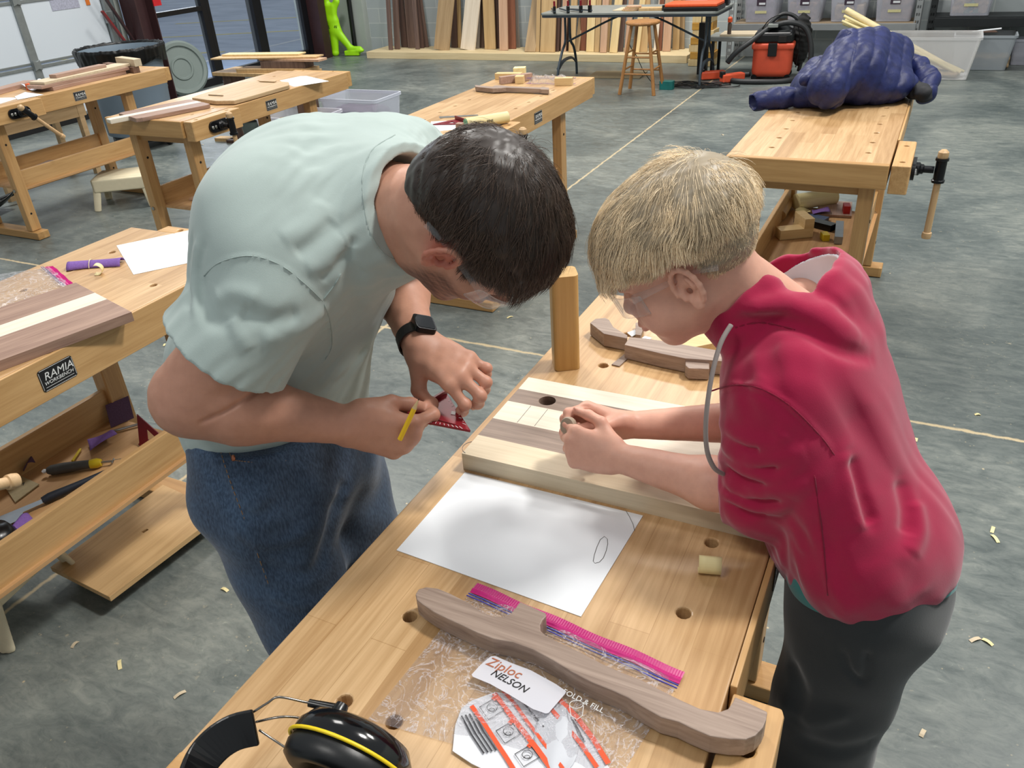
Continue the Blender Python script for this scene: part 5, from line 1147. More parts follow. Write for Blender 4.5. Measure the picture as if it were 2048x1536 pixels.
brick('wood_board', (-5.66, 3.62, z0), (.10, .46, .03), .25, PW, 'board behind the crumpled sheet on the bench nearest the garage door', 'board')
t = thing('mallet', 'brown wooden mallet at the left border on the bench nearest the garage door', 'mallet', (-5.48, 3.27, .862), .2)
MB().tube([(0, -.12, .028), (0, .035, .028)], .028, 14).build('mallet_head', wood('dark_mallet', (104, 84, 70), (70, 54, 44), 1, .5), t, smooth=.6); MB().tube([(0, .035, .028), (0, .06, .028)], .012, 12).build('handle_end', PINE, t, smooth=.6)
brick('orange_clamp', (-5.52, 3.70, z0), (.03, .06, .04), .4, plain('clamp_orange', (224, 96, 40), .5), 'small orange clamp next to the board stack', 'clamp')
# tray contents of that bench
TRZ = .3325
t = MB().tube([(0, -.28, .045), (0, .05, .045), (0, .28, .045)], [.045, .045, .043], 18).build('cardboard_tube', wood('tube_tan', (204, 172, 122), (182, 148, 98), 1, .6), loc=(-5.36, 3.98, TRZ), rz=.03, smooth=.6); tag(t, 'tan tube lying in the tray of the bench nearest the garage door', 'tube')
brick('wood_block', (-5.5, 3.62, TRZ), (.10, .16, .05), .3, PW, 'wood block in the tray of the bench nearest the garage door', 'wood block')
brick('wood_block', (-5.33, 3.70, TRZ), (.05, .2, .03), .1, PINE, 'pale stick in the tray of the bench nearest the garage door', 'wood block')
t = thing('dust_pan', 'black brush and dust pan on the floor left of the nearest garage door bench', 'dust pan', (-6.15, 3.5, 0), .2)
MB().grid(lambda u, v: ((u-.5)*.28, (v-.5)*.24, .02+.07*(abs(u-.5)*2)**3+.05*v*v), 10, 8).build('pan', BLKPL, t, smooth=3, solid=.004); MB().box((.05, .22, .09), (.035, .26, .02), R=Matrix.Rotation(.25, 4, 'X')@Matrix.Rotation(-.6, 4, 'Z')).build('pan_handle', BLKPL, t, bevel=.004)
# table of scrap behind it
t = thing('wooden_table', 'small rough wooden table standing behind the bench nearest the garage door', 'table', (-6.45, 4.15, 0), 0)
PLY2 = wood('rough_ply', (204, 172, 130), (178, 146, 104), 1, .6, None, .6)
MB().box((0, 0, .58), (.42, .95, .02)).build('table_top', PLY2, t); MB().box((.18, 0, .52), (.02, .9, .10)).build('apron', PLY2, t); MB().box((-.18, 0, .52), (.02, .9, .10)).build('apron', PLY2, t)
for sx in (-.17, .17):
    for sy in (-.4, .4): MB().box((sx, sy, .285), (.045, .045, .57)).build('leg', PLY2, t)
brick('wood_board', (-6.38, 4.22, .5905), (.2, .75, .02), .12, PW, 'thin board lying along the small rough table', 'board'); brick('yellow_tape_measure', (-6.3, 3.98, .6105), (.05, .12, .012), .2, plain('bright_yellow', (240, 226, 40), .5), 'bright yellow strip lying on the small rough table', 'tape')
# ---- centre bench
q = zp([(790, 232), (955, 248), (975, 236), (1040, 235), (1100, 243), (1400, 255), (1420, 248), (1480, 258), (1480, 275), (1410, 272), (1390, 268), (1080, 256), (1020, 262), (955, 265), (795, 248)], 4.655, 780, 120)
slab('wooden_stock', q, .888, .022, WR1, 'walnut stock lying across the centre bench beside a yellow pencil', 'wooden stock')
a, r, L_ = frame2((1033, 179.5), (1066, 181), .868); t = thing('pencil', 'yellow pencil lying against the walnut stock on the centre bench', 'pencil', (a.x, a.y, .861), r)
MB().tube([(.012, 0, .004), (L_, 0, .004)], .004, 6).build('pencil_barrel', bpy.data.materials['pencil_yellow'], t); MB().tube([(0, 0, .004), (.012, 0, .004)], [.001, .004], 6).build('pencil_tip', PINE, t)
brick('wood_block', tuple(at(1018, 158, .8605)), (.16, .05, .035), .1, PINE, 'pale block at the far left of the centre bench', 'wood block'); brick('wood_block', tuple(at(1032, 164, .8605)), (.20, .03, .04), .85, PW, 'brown stick leaning between the blocks on the centre bench', 'wood block')
brick('wood_block', tuple(at(1040, 152, .8605)), (.07, .06, .05), .3, VEN, 'small pale block farthest back on the centre bench', 'wood block'); brick('wood_block', tuple(at(1040, 166, .8605)), (.05, .05, .04), .3, PINE, 'small pale block in front of the brown stick on the centre bench', 'wood block')
A2, B2 = at(1052, 168, .862), at(1150, 168, .862); C2, D2 = at(1135, 152, .91), at(1055, 150, .91)
bag('purple edged zip bag heaped at the far end of the centre bench', A2, B2, C2, D2, .8605, hgt=.07, seed=14, strip=.03, pink=(150, 60, 190))
brick('wood_block', tuple(at(1128, 170, .8605)), (.10, .04, .04), .2, PINE, 'pale block in front of the purple edged bag', 'wood block')
a, r, L_ = frame2((932, 249), (1015, 235), .885); t = thing('bamboo_tube', 'pale round wooden tube with a green end on the centre bench', 'tube', (a.x, a.y, .8605), r)
TB = wood('tube_pale', (232, 218, 166), (214, 196, 140), 0, .5, None, .5); MB().tube([(.0, 0, .027), (L_, 0, .027)], .026, 20).build('tube_body', TB, t, smooth=.6); MB().tube([(-.004, 0, .027), (.002, 0, .027)], .0225, 20).build('green_end', plain('tube_green', (96, 164, 120), .6), t, smooth=.6)
text('tube_print', 'PINE', .016, TEXTK, t, Matrix.Translation((.11, -.0268, .028))@Matrix.Rotation(PI/2, 4, 'X'), .0003)
slab('paper', [(862, 243), (930, 240), (935, 256), (880, 262), (860, 255)], .8613, .001, WHITEP, 'white paper under the red square on the centre bench', 'paper', bevel=0)
slab('steel_rule', [(878, 233), (955, 229), (957, 231), (880, 236)], .8625, .002, BOLT, 'steel rule lying behind the pale tube on the centre bench', 'ruler', bevel=0)
t = thing('speed_square', 'dark red square lying left of the pale tube on the centre bench', 'square', tuple(at(900, 247, .8625)), .2)
MB().prism([(-.08, -.03), (.09, -.02), (-.0, .07)], 0, .004, [[(-.03, -.01), (.04, -.005), (.0, .03)]]).build('square_plate', RED, t); MB().box((.05, .03, .01), (.13, .005, .02), rz=-.75).build('square_fence', RED, t)
brick('wood_block', tuple(at(921, 266, .8605)), (.03, .03, .045), .1, PW, 'small brown peg standing at the near edge of the centre bench', 'wood block')
# ---- right bench tray
R6 = lambda x, y: (1500+x/6.982, 360+y/6.982)
def tube_px(name, p, q, r_, mat, label, cat, z=TRZ):
    a = at(*R6(*p), z+r_); b = at(*R6(*q), z+r_); d = b-a; o = MB().tube([(0, 0, r_+.001), (d.length, 0, r_+.001)], r_, 20).build(name, mat, loc=(a.x, a.y, z), rz=math.atan2(d.y, d.x), smooth=.6); return tag(o, label, cat)
tube_px('cardboard_tube', (640, 310), (1180, 230), .040, TB, 'fat pale tube in the tray of the bench under the blue jacket', 'tube')
tube_px('wooden_dowel', (430, 500), (540, 310), .024, wood('dowel_tan', (196, 156, 104), (170, 128, 80), 0, .5), 'short tan dowel in the tray under the blue jacket, beside the fat tube', 'dowel')
def blk_px(name, p, dims, rz, mat, label, cat='wood block', tilt=None, z=TRZ):
    c = at(*R6(*p), z); o = MB().box((0, 0, dims[2]/2), dims).build(name, mat, loc=tuple(c), rz=rz, bevel=.001)
    if tilt: o.rotation_euler = (tilt[0], tilt[1], rz)
    return tag(o, label, cat)
blk_px('wood_block', (585, 790), (.14, .065, .045), .55, PINE, 'pale block lying flat in the tray under the blue jacket'); blk_px('wood_block', (735, 745), (.045, .12, .09), .55, PINE, 'taller pale block standing against the flat one in the same tray')
blk_px('hand_plane', (900, 640), (.20, .05, .03), -.45, BLKM if 0 else BLACKM, 'black metal tool bar in the tray under the blue jacket', 'tool'); blk_px('plastic_case', (880, 560), (.12, .09, .015), -.3, plain('slate_blue', (70, 86, 118), .5), 'slate blue plastic piece in the tray under the blue jacket', 'case')
bent('sandpaper_sheet', (R6(860, 420), R6(1080, 400), R6(1120, 480), R6(880, 500)), TRZ+.01, PUR, 'purple sandpaper in the tray under the blue jacket', 'sandpaper', .015, 4)
bent('wood_shavings', (R6(620, 440), R6(820, 420), R6(840, 500), R6(640, 520)), TRZ+.005, VEN, 'pale shavings in the tray, left of the purple sandpaper', 'wood shavings', .02, 6)
blk_px('aluminium_rail', (1235, 780), (.035, .22, .035), .1, plain('grey_aluminium', (150, 158, 166), .35, .6), 'grey aluminium rail at the right of the tray under the blue jacket', 'rail'); blk_px('red_clamp', (1335, 480), (.03, .06, .05), .2, plain('clamp_red', (196, 30, 36), .45), 'red clamp partly behind the leg of the bench under the jacket', 'clamp')
blk_px('yellow_clamp', (1040, 830), (.03, .05, .03), .4, YEL, 'small yellow clamp in the tray just above the crimson hood', 'clamp'); blk_px('wood_board', (1180, 420), (.16, .22, .012), .1, PW, 'flat brown board in the tray under the purple sandpaper', 'board')
# ---------------------------------------------------------------- the building
WX, WY, WH = -8.45, 10.85, 3.2
WHITEW = plain('painted_wall', (176, 184, 178), .7, 0, .08, 3)
def block_mat():
    s = NT('painted_concrete_block'); tc = s.coord((1, 1, 1), rot=(PI/2, 0, 0)); br = s.node('ShaderNodeTexBrick'); s.ln(tc, br.inputs['Vector'])
    br.inputs['Scale'].default_value = 1; br.inputs['Brick Width'].default_value = .40; br.inputs['Row Height'].default_value = .2; br.inputs['Mortar Size'].default_value = .006
    br.inputs['Color1'].default_value = lin((172, 182, 184)); br.inputs['Color2'].default_value = lin((180, 188, 190)); br.inputs['Mortar'].default_value = lin((200, 206, 204))
    s.ln(br.outputs[0], s.b.inputs['Base Color']); s.b.inputs['Roughness'].default_value = .7; return s.m
struct(MB().box((-1.6, WY+.1, WH/2), (12.8, .2, WH)).build('wall_back', block_mat()))
struct(MB().box((-8.1, WY-.06, WH/2), (.6, .12, WH)).build('trim_1', WHITEW))
struct(MB().box((4.1, 5, WH/2), (.2, 12, WH)).build('wall_right', WHITEW))
lw = MB(); lw.box((WX-.1, 2.0, WH/2), (.2, 3.0, WH)).box((WX-.1, 6.9, WH/2), (.2, .28, WH)).box((WX-.1, 10.55, WH/2), (.2, .6, WH))
struct(lw.build('wall_left', WHITEW))
# sectional garage door
GW = plain('garage_door_white', (206, 214, 222), .45, 0, .03, 2); GS = plain('galvanised_steel', (150, 156, 156), .4, .6, .15, 20); RUB = plain('black_rubber', (16, 16, 18), .6, 0, 0)
g = struct(MB().box((WX+.03, 5.13, .33), (.04, 3.26, .585)).build('door_1', GW))
for i, z in enumerate((.935, 1.545, 2.155, 2.765)): MB().box((WX+.03, 5.13, z), (.04, 3.26, .60)).build('door_panel', GW, g, bevel=.004)
MB().box((WX+.055, 5.13, .032), (.03, 3.26, .06)).build('bottom_seal', RUB, g); MB().box((WX+.06, 5.13, .075), (.035, 3.26, .03)).build('bottom_rail', GS, g, bevel=.003)
for z in (.63, 1.24): MB().box((WX+.054, 5.13, z-.02), (.012, 3.26, .03)).build('seam_rib', GS, g, bevel=.002); MB().box((WX+.054, 5.13, z+.022), (.010, 3.26, .018)).build('seam_rib', GS, g, bevel=.002)
for y in (4.2, 5.76):
    MB().box((WX+.062, y, 1.4), (.028, .085, 2.7)).build('door_stile', GS, g, bevel=.003)
    for z in (.63, 1.24): MB().prism([(-.05, -.04), (.05, -.04), (.035, .0), (.05, .04), (-.05, .04), (-.035, 0)], 0, .02, M=Matrix.Translation((WX+.076, y, z))@Matrix.Rotation(PI/2, 4, 'Y')).build('hinge', GS, g, bevel=.002)
MB().box((WX+.053, 6.32, 1.15), (.003, .34, .10)).build('printed_notice', plain('notice_grey', (176, 178, 196), .6, 0, .3, 60), g); MB().box((WX+.054, 6.60, 1.14), (.004, .05, .06)).build('orange_sticker', plain('sticker_orange', (226, 124, 50), .5), g)
t = struct(MB().box((WX+.07, 6.80, 1.5), (.05, .07, 3.0)).build('trim_2', GS)); MB().tube([(WX+.10, 6.86, .0), (WX+.10, 6.86, 3.0)], .022, 10).build('conduit', plain('conduit_grey', (112, 124, 124), .5, .3), t); MB().box((WX+.11, 6.77, .97), (.05, .085, .12)).build('junction_box', GS, t, bevel=.004)
# dark red-brown steel columns
STB = plain('maroon_steel', (62, 38, 40), .5, .1, .15, 10)
c_ = MB(); c_.box((-8.2, 7.07, 1.6), (.012, .26, 3.2)).box((-8.2, 6.95, 1.6), (.24, .014, 3.2)).box((-8.2, 7.19, 1.6), (.24, .014, 3.2))
struct(c_.build('trim_3', STB)); struct(MB().box((-8.28, 10.27, 1.6), (.2, .16, 3.2)).build('trim_4', STB))
for i, (y0, y1, z0, z1, m_) in enumerate(((6.62, 7.05, 1.35, .45, STB), (6.58, 6.86, 1.05, .55, plain('brace_red', (120, 26, 30), .5)))):
    tag(MB().bar((0, 0, 0), (0, y1-y0, z1-z0), .02, .035, (1, 0, 0)).build('steel_brace', m_, loc=(-8.24+.05*i, y0, z0)), ('maroon' if not i else 'red')+' diagonal steel bar beside the dark column at the garage door', 'brace')
tag(MB().box((0, 0, .04), (.012, .11, .08)).build('red_tag', plain('tag_red', (196, 24, 34), .6), loc=(-8.073, 7.24, 1.03)), 'red tag hanging at the top by the glass door', 'tag')
# glazed entrance
FR = plain('dark_bronze_frame', (26, 27, 31), .35, .3, .05); GL = clear('window_glass', (200, 215, 230), .0, .02, spec=.6)
def frame_bar(par, y0, y1, z0, z1, nm='frame_bar', d=.09): MB().box((WX+.02, (y0+y1)/2, (z0+z1)/2), (d, y1-y0, z1-z0)).build(nm, FR, par, bevel=.003)
wf = struct(MB().box((WX+.02, 7.24, 1.3), (.1, .06, 2.6)).build('window_1', FR)); frame_bar(wf, 7.24, 8.2, .0, .09); frame_bar(wf, 7.24, 8.2, .875, .93); frame_bar(wf, 8.19, 8.27, 0, 2.6); frame_bar(wf, 7.24, 8.2, 2.54, 2.6)
MB().box((WX+.02, 7.73, 1.3), (.006, .92, 2.46)).build('pane', GL, wf)
df = struct(MB().box((WX+.02, 9.165, 1.3), (.12, .16, 2.6)).build('door_2', FR)); frame_bar(df, 8.27, 9.1, .03, .14); frame_bar(df, 9.24, 10.1, .03, .14); frame_bar(df, 10.08, 10.2, 0, 2.6); frame_bar(df, 9.24, 10.1, .90, .95); frame_bar(df, 8.27, 10.1, 2.5, 2.6); frame_bar(df, 8.27, 8.33, .03, 2.6)
for y in (8.7, 9.66): MB().box((WX+.02, y, 1.3), (.006, .82, 2.4)).build('pane', GL, df)
def asphalt():
    s = NT('sky_tinted_asphalt'); tc = s.coord(); n = s.noise(s.coord((.5, 1.4, 1)), 1.6, 5, .65); s.ln(s.ramp(n, [(.3, lin((112, 134, 170))), (.7, lin((158, 178, 208)))]), s.b.inputs['Base Color']); s.b.inputs['Roughness'].default_value = .45; s.bump(s.noise(tc, 60, 3), .1, .004); return s.m  # the sky's blue light is put into the asphalt colour
gr = struct(MB().box((-24, 9, -.07), (31, 60, .1)).build('ground_outside', asphalt()))
YL = plain('yellow_line_paint', (206, 194, 110), .7, 0, .2, 8)
for y in (4.5, 7.2, 9.9, 12.6, 15.3): MB().box((-13.2, y, -.0185), (5.2, .10, .004), rz=.35).build('parking_line', YL, gr)
MB().box((-10.3, 10, -.0185), (.12, 24, .004)).build('parking_line', plain('pale_kerb_line', (190, 200, 214), .7), gr)
# ---------------------------------------------------------------- lumber rack
t = MB().box((0, 0, .045), (4.72, .56, .09)).build('lumber_platform', wood('platform_pine', (222, 202, 160), (204, 182, 138), 0, .6, None, .5), loc=(-5.14, 10.55, 0), bevel=.004); tag(t, 'long low pine platform under the leaning lumber', 'platform')
TON = dict(w=((116, 92, 80), (82, 62, 54)), d=((92, 66, 54), (62, 44, 36)), o=((176, 148, 110), (150, 122, 86)), p=((228, 214, 194), (208, 192, 168)), t=((200, 168, 120), (176, 142, 96)), y=((232, 206, 154), (214, 184, 128)), r=((146, 92, 66), (112, 66, 46)), k=((206, 168, 138), (184, 144, 114)), g=((150, 140, 130), (120, 110, 100)))
TM = {k: wood('lumber_'+k, a, b, 2, .6, None, .7) for k, (a, b) in TON.items()}
TN = dict(w='walnut-brown', d='dark brown', o='olive-tan', p='whitish pale', t='tan', y='pale yellow', r='reddish brown', k='pinkish tan', g='wood-and-shadow grey')
Z7 = lambda x: 720+x/5.12
Z8 = lambda x: 1080+x/4.876
B7 = [(285, 325, 515, 'w', -1), (345, 400, 508, 'w', 1), (415, 480, 488, 'd', 0), (482, 560, 494, 'w', 0), (560, 602, 509, 'w', -2), (604, 648, 497, 'd', -3), (648, 695, 487, 'w', -4), (745, 905, 518, 'o', 9), (925, 990, 493, 'd', 3), (985, 1032, 490, 't', 3), (1018, 1170, 515, 'p', 9), (1172, 1212, 500, 'g', 5), (1214, 1262, 493, 'w', 2), (1268, 1385, 508, 't', -1), (1388, 1420, 500, 'd', 0), (1420, 1508, 521, 'k', -1), (1510, 1590, 505, 'r', 0), (1600, 1660, 480, 'g', 0), (1675, 1790, 536, 'o', 1), (1792, 1832, 534, 't', 0), (1834, 1990, 540, 't', 0), (1992, 2030, 533, 'd', 0)]  # the second grey entry is a shadow on the wall, built as a board
B8 = [(150, 190, 500, 'd', 0), (195, 245, 506, 'k', 1), (250, 268, 498, 'd', 0), (270, 330, 514, 't', 1), (332, 374, 505, 'o', 1), (380, 440, 498, 'r', 1), (442, 520, 510, 'y', 0), (522, 572, 512, 't', 0), (576, 640, 519, 'k', 0), (642, 668, 510, 't', 0), (670, 745, 520, 'y', 3), (752, 800, 508, 'w', 2), (815, 862, 516, 'k', 2), (905, 960, 515, 'y', 4), (966, 1040, 512, 't', 0), (1100, 1132, 510, 'p', 0), (1136, 1180, 500, 'r', 0), (1186, 1265, 506, 'k', 0), (1285, 1350, 490, 't', -1), (1352, 1402, 482, 'o', -2)]
ORD = 'first second third fourth fifth sixth seventh eighth ninth tenth eleventh twelfth'.split(); cnt = {}
for k_, (bs, Z, s_) in enumerate(((B7, Z7, 5.12), (B8, Z8, 4.876))):
    for i, (a, b, yb, c, tl) in enumerate(bs):
        p, q = at(Z(a), yb/s_, .09), at(Z(b), yb/s_, .09); w_ = (q-p).length*.98; x = (p.x+q.x)/2; y = (p.y+q.y)/2+.03; y = min(y, 10.76); hgt = .84 if (c == 'o' and tl == 1) else (1.0 if (a, c) == (1100, 'p') else 2.3)
        ln_ = WY-.02-y-.03; o = MB().box((0, 0, hgt/2), (w_, .022, hgt)).build('lumber_board', TM[c], loc=(x, y, .092), bevel=.0015)
        an = math.atan2(max(ln_, .01), hgt); o.rotation_euler = (-an, math.radians(tl), 0)
        cnt[c] = cnt.get(c, 0)+1; tag(o, ORD[cnt[c]-1]+' '+TN[c]+' board from the left among the lumber leaning on the back wall', 'board', 'boards leaning on the back wall')
# stack of blocks at the rack's end
for i in range(8):
    m_ = TM['y'] if i % 2 == 0 else wood('amber_wood', (206, 156, 70), (176, 126, 50), 0, .5)
    o = MB().box((0, 0, .04), (.30-.012*i, .24, .078)).build('wood_block', m_, loc=(-2.56+.012*math.sin(i*2), 10.2, .001+i*.0795), rz=.04*math.sin(i*3), bevel=.003)
    tag(o, ('lowest' if i == 0 else 'topmost' if i == 7 else ORD[i])+' wooden block of the stack right of the lumber platform'+('' if i in (0, 7) else ', counted from the floor'), 'wood block', 'stacked wooden blocks')
tag(MB().box((0, 0, .006), (.62, .42, .012)).build('hardboard_sheet', wood('hardboard', (142, 128, 100), (126, 112, 86), 0, .6), loc=(-3.36, 9.42, .001), rz=.1), 'brown hardboard sheet lying flat on the floor beneath the folding table', 'board')
# folding table
TPL = plain('table_grey_plastic', (136, 140, 136), .55, 0, .12, 12); TEL = plain('table_dark_edge', (44, 52, 60), .5, 0, .1); LEGM = plain('table_leg_steel', (66, 76, 84), .45, .4, .1)
t = thing('folding_table', 'long grey folding table covered with tools before the lumber', 'table', (-3.07, 9.17, 0))
MB().prism(rrect(-.975, -.37, .975, .37, .06, 5), .715, .735).build('table_top', TPL, t, bevel=.004); MB().prism(rrect(-.97, -.365, .97, .365, .06, 5), .69, .7145, [rrect(-.94, -.335, .94, .335, .04, 4)]).build('table_rim', TEL, t)
for sx in (-1, 1):
    for sy in (-1, 1): MB().tube(smooth([(sx*.80, sy*.07, .69), (sx*.80, sy*.075, .42), (sx*.80, sy*.17, .32), (sx*.81, sy*.26, .16), (sx*.82, sy*.30, .0)], 4), .015, 8).build('leg', LEGM, t, smooth=3)
    MB().tube(smooth([(sx*.815, -.27, .14), (sx*.81, -.12, .21), (sx*.81, .12, .21), (sx*.815, .27, .14)], 4), .012, 8, flat=1.6).build('leg_brace', LEGM, t, smooth=3)
    MB().tube([(sx*.80, 0, .40), (sx*.35, 0, .60), (sx*.12, 0, .69)], .011, 8).build('diagonal_brace', LEGM, t)
def on_table(x, y=8.95): return (x, y, .736)
for i, x in enumerate((-3.93, -3.80, -3.68, -3.60)):
    t = thing('bar_clamp', ORD[i]+' dark bar clamp from the left end of the folding table', 'clamp', on_table(x, 8.92), .5+.2*i); MB().box((0, .0, .02), (.018, .34, .012)).build('clamp_bar', LEGM, t); MB().box((0, -.14, .035), (.03, .035, .07)).build('clamp_jaw', BLKPL, t, bevel=.004); MB().cyl((0, -.14, .07), (0, -.14, .12), .012).build('clamp_handle', RED, t)
for i in range(4): tag(MB().lathe([(0, 0), (.075-.004*i, 0), (.075-.004*i, .011), (0, .011)], 20, sx=1.3).build('sanding_disc', TM['k'] if i % 2 else TM['t'], loc=(-3.06+.012*i, 8.98, .736+i*.0115)), ORD[i]+' round brown disc from the bottom of the pile on the folding table', 'disc', 'brown discs on the folding table')
tag(MB().box((0, 0, .012), (.26, .14, .024)).build('wood_block', TM['t'], loc=on_table(-2.83, 9.0), rz=.1), 'tan block on the folding table between the discs and orange case', 'wood block'); tag(MB().lathe([(0, 0), (.03, 0), (.028, .05), (.0, .055)], 14).build('black_knob', BLKPL, loc=on_table(-2.68, 8.95), smooth=.6), 'small black knob on the folding table left of the orange case', 'tool')
tag(MB().box((0, 0, .003), (.55, .3, .006)).build('cutting_mat', PALE2, loc=(-2.98, 9.1, .736)), 'pale board lying flat at the middle of the folding table', 'board')
t = thing('tool_case', 'orange and black case on the right end of the folding table', 'tool case', (-2.38, 9.0, .736)); MB().box((0, 0, .02), (.56, .34, .04)).build('case_base', BLKPL, t, bevel=.008); MB().box((0, 0, .056), (.54, .32, .03)).build('case_lid', plain('case_orange', (238, 92, 42), .5), t, bevel=.008)
t = thing('power_tool', 'dark tool standing at the right rear corner of the folding table', 'tool', (-2.22, 9.36, .736)); MB().box((0, 0, .04), (.22, .1, .08)).build('tool_body', BLKPL, t, bevel=.01); MB().tube([(0, 0, .08), (.03, 0, .2)], .03, 12).build('tool_handle', GRYR, t)
# bar stool
t = thing('bar_stool', 'round wooden bar stool standing before the folding table', 'stool', (-2.775, 8.53, 0)); SW = wood('stool_oak', (176, 124, 70), (142, 96, 50), 2, .45, None, .8)
MB().lathe([(0, .655), (.15, .655), (.172, .664), (.176, .676), (.17, .688), (.15, .692), (0, .69)], 28).build('seat', SW, t, smooth=.7)
tops = [(.09*sx, .09*sy) for sx, sy in ((-1, -1), (1, -1), (1, 1), (-1, 1))]; bots = [(.185*sx/.09*.09, .165*sy/.09*.09) for sx, sy in ((-1, -1), (1, -1), (1, 1), (-1, 1))]
for (a, b), (c, d) in zip(tops, bots): MB().tube([(a, b, .66), (c, d, 0)], [.017, .019], 10).build('leg', SW, t, smooth=1)
for z in (.20, .36):
    for i in range(4):
        zz = z+.04*(i % 2); f = 1-zz/.66; p = [(tops[j][0]+(bots[j][0]-tops[j][0])*f, tops[j][1]+(bots[j][1]-tops[j][1])*f, zz) for j in (i, (i+1) % 4)]; MB().tube(p, .009, 8).build('rung', SW, t, smooth=1)
# small grey table with plywood, tools on the floor
t = thing('side_table', 'low grey plastic side table holding plywood beside the shop vacuum', 'table', (-2.06, 9.72, 0)); MB().prism(rrect(-.3, -.22, .3, .22, .05), .36, .40).build('table_top', TPL, t, bevel=.006)
for sx in (-.24, .24):
    for sy in (-.16, .16): MB().box((sx, sy, .18), (.03, .03, .36)).build('leg', BLKPL, t)
tag(MB().box((0, 0, .01), (.42, .30, .02)).build('plywood_board', PALE2, loc=(-2.03, 9.72, .402), rz=.05), 'pale plywood piece on the low grey side table', 'board')
t = thing('glue_bottle', 'brown bottle with an orange cap on the low side table', 'bottle', (-2.14, 9.6, .4225)); MB().lathe([(0, 0), (.022, 0), (.022, .10), (.012, .12), (0, .12)], 14).build('bottle_body', plain('bottle_brown', (84, 70, 60), .4), t, smooth=.6); MB().lathe([(0, .12), (.025, .12), (.025, .16), (.01, .175), (0, .175)], 14).build('cap', bpy.data.materials['case_orange'], t, smooth=.6)
t = thing('jig_saw_stand', 'black jig with two round knobs behind the folding table leg', 'tool', (-2.42, 9.62, 0)); MB().box((0, 0, .27), (.10, .10, .54)).build('jig_body', BLKPL, t, bevel=.006)
for sx in (-.035, .035): MB().tube([(sx, 0, .54), (sx, 0, .60)], .006, 8).tube([(sx, 0, .60), (sx, 0, .63)], .022, 12).build('knob', BLKPL, t)
for i, (x, y, rz) in enumerate(((-2.22, 9.30, .5), (-1.98, 9.18, .75))):
    t = thing('orange_tool', ('orange power tool on the floor behind the folding table leg', 'orange plastic tool on the floor between folding table and shop vacuum')[i], 'tool', (x, y, 0), rz); MB().box((0, 0, .05), (.26, .09, .08)).build('tool_body', plain('tool_orange', (226, 88, 52), .5), t, bevel=.012); MB().box((-.12, 0, .09), (.05, .05, .06)).build('tool_grip', BLKPL, t, bevel=.008)
t = thing('palm_sander', 'teal power tool on the floor right of the bar stool', 'tool', (-2.56, 8.72, 0)); MB().prism(rrect(-.075, -.05, .075, .05, .03), 0, .085).build('tool_body', plain('tool_teal', (20, 108, 104), .45), t, bevel=.015); MB().tube([(-.06+.012*math.cos(k*.9), .012*math.sin(k*.9), .085+.0016*k) for k in range(48)], .004, 5).build('coiled_cord', BLKPL, t)
rs = random.Random(4); P = []
for k in range(70): a = k*.55; r = .08+.10*rs.random(); P.append((r*1.7*math.cos(a)+.004*k, r*math.sin(a), .008+.012*rs.random()))
tag(MB().tube(smooth(P, 3), .0055, 5).build('extension_cord', BLKPL, loc=(-2.42, 8.92, 0), smooth=3), 'tangled black power cords on the floor beside the teal tool', 'cord')
tag(MB().tube(smooth([(0, 0, .70), (-.03, -.05, .45), (.04, .0, .3), (.10, .05, .15), (.2, .1, .008), (.32, .05, .008), (.40, -.1, .008)], 5), .004, 5).build('extension_cord', BLKPL, loc=(-2.98, 8.85, 0), smooth=3), 'thin black cord hanging from the folding table behind the stool', 'cord')
# shop vacuum
t = thing('shop_vacuum', 'orange shop vacuum with black lid and hose standing before the bins', 'vacuum', (-1.63, 9.50, 0), .1)
VO = plain('vacuum_orange', (206, 78, 48), .5, 0, .15, 10)
v = Sdf(); v.box((0, 0, .20), (.20, .19, .17), rad=.06, k=.03); v.box((0, 0, .34), (.215, .205, .03), rad=.02, k=.02); P, Q = v.mesh(.008); np_mesh('tank', P, Q[:, ::-1], VO, t)
v = Sdf(); v.box((0, 0, .42), (.20, .19, .06), rad=.04, k=.03); v.ell((0, .02, .48), (.15, .14, .07), k=.04); P, Q = v.mesh(.008); np_mesh('motor_lid', P, Q[:, ::-1], BLKPL, t)
MB().box((0, -.212, .31), (.09, .02, .13)).build('latch', BLKPL, t, bevel=.006); MB().box((-.02, -.12, .535), (.10, .10, .03)).build('label_plate', TPL, t, bevel=.003); MB().box((.09, -.195, .41), (.08, .015, .06)).build('switch_panel', DARK, t, bevel=.003)
for sx, sy in ((-1, -1), (1, -1), (1, 1), (-1, 1)): MB().lathe([(0, -.02), (.03, -.02), (.03, .02), (0, .02)], 12, Matrix.Translation((sx*.17, sy*.16, .031))@Matrix.Rotation(PI/2, 4, 'X')).build('caster', BLKPL, t)
HZ = NT('ribbed_hose'); HZ.b.inputs['Base Color'].default_value = lin((34, 36, 38)); HZ.b.inputs['Roughness'].default_value = .5; HZ = HZ.m
MB().tube(smooth([(-.05, -.10, .52), (-.22, -.24, .40), (-.36, -.3, .30), (-.44, -.3, .2)], 6), .027, 10).build('hose_wand', HZ, t, smooth=3)
MB().tube(smooth([(-.1, -.1, .5), (.12, -.12, .56), (.30, -.1, .50), (.38, -.12, .30), (.36, -.15, .08), (.18, -.33, .027), (-.10, -.40, .027), (-.34, -.36, .027), (-.44, -.20, .027), (-.38, -.06, .03), (-.22, -.02, .035)], 6), .027, 10).build('hose', HZ, t, smooth=3)
MB().tube(smooth([(-.1, .05, .5), (.05, .1, .62), (.22, .1, .55), (.30, .08, .3), (.27, .1, .05)], 6), .02, 8).build('hose', HZ, t, smooth=3)
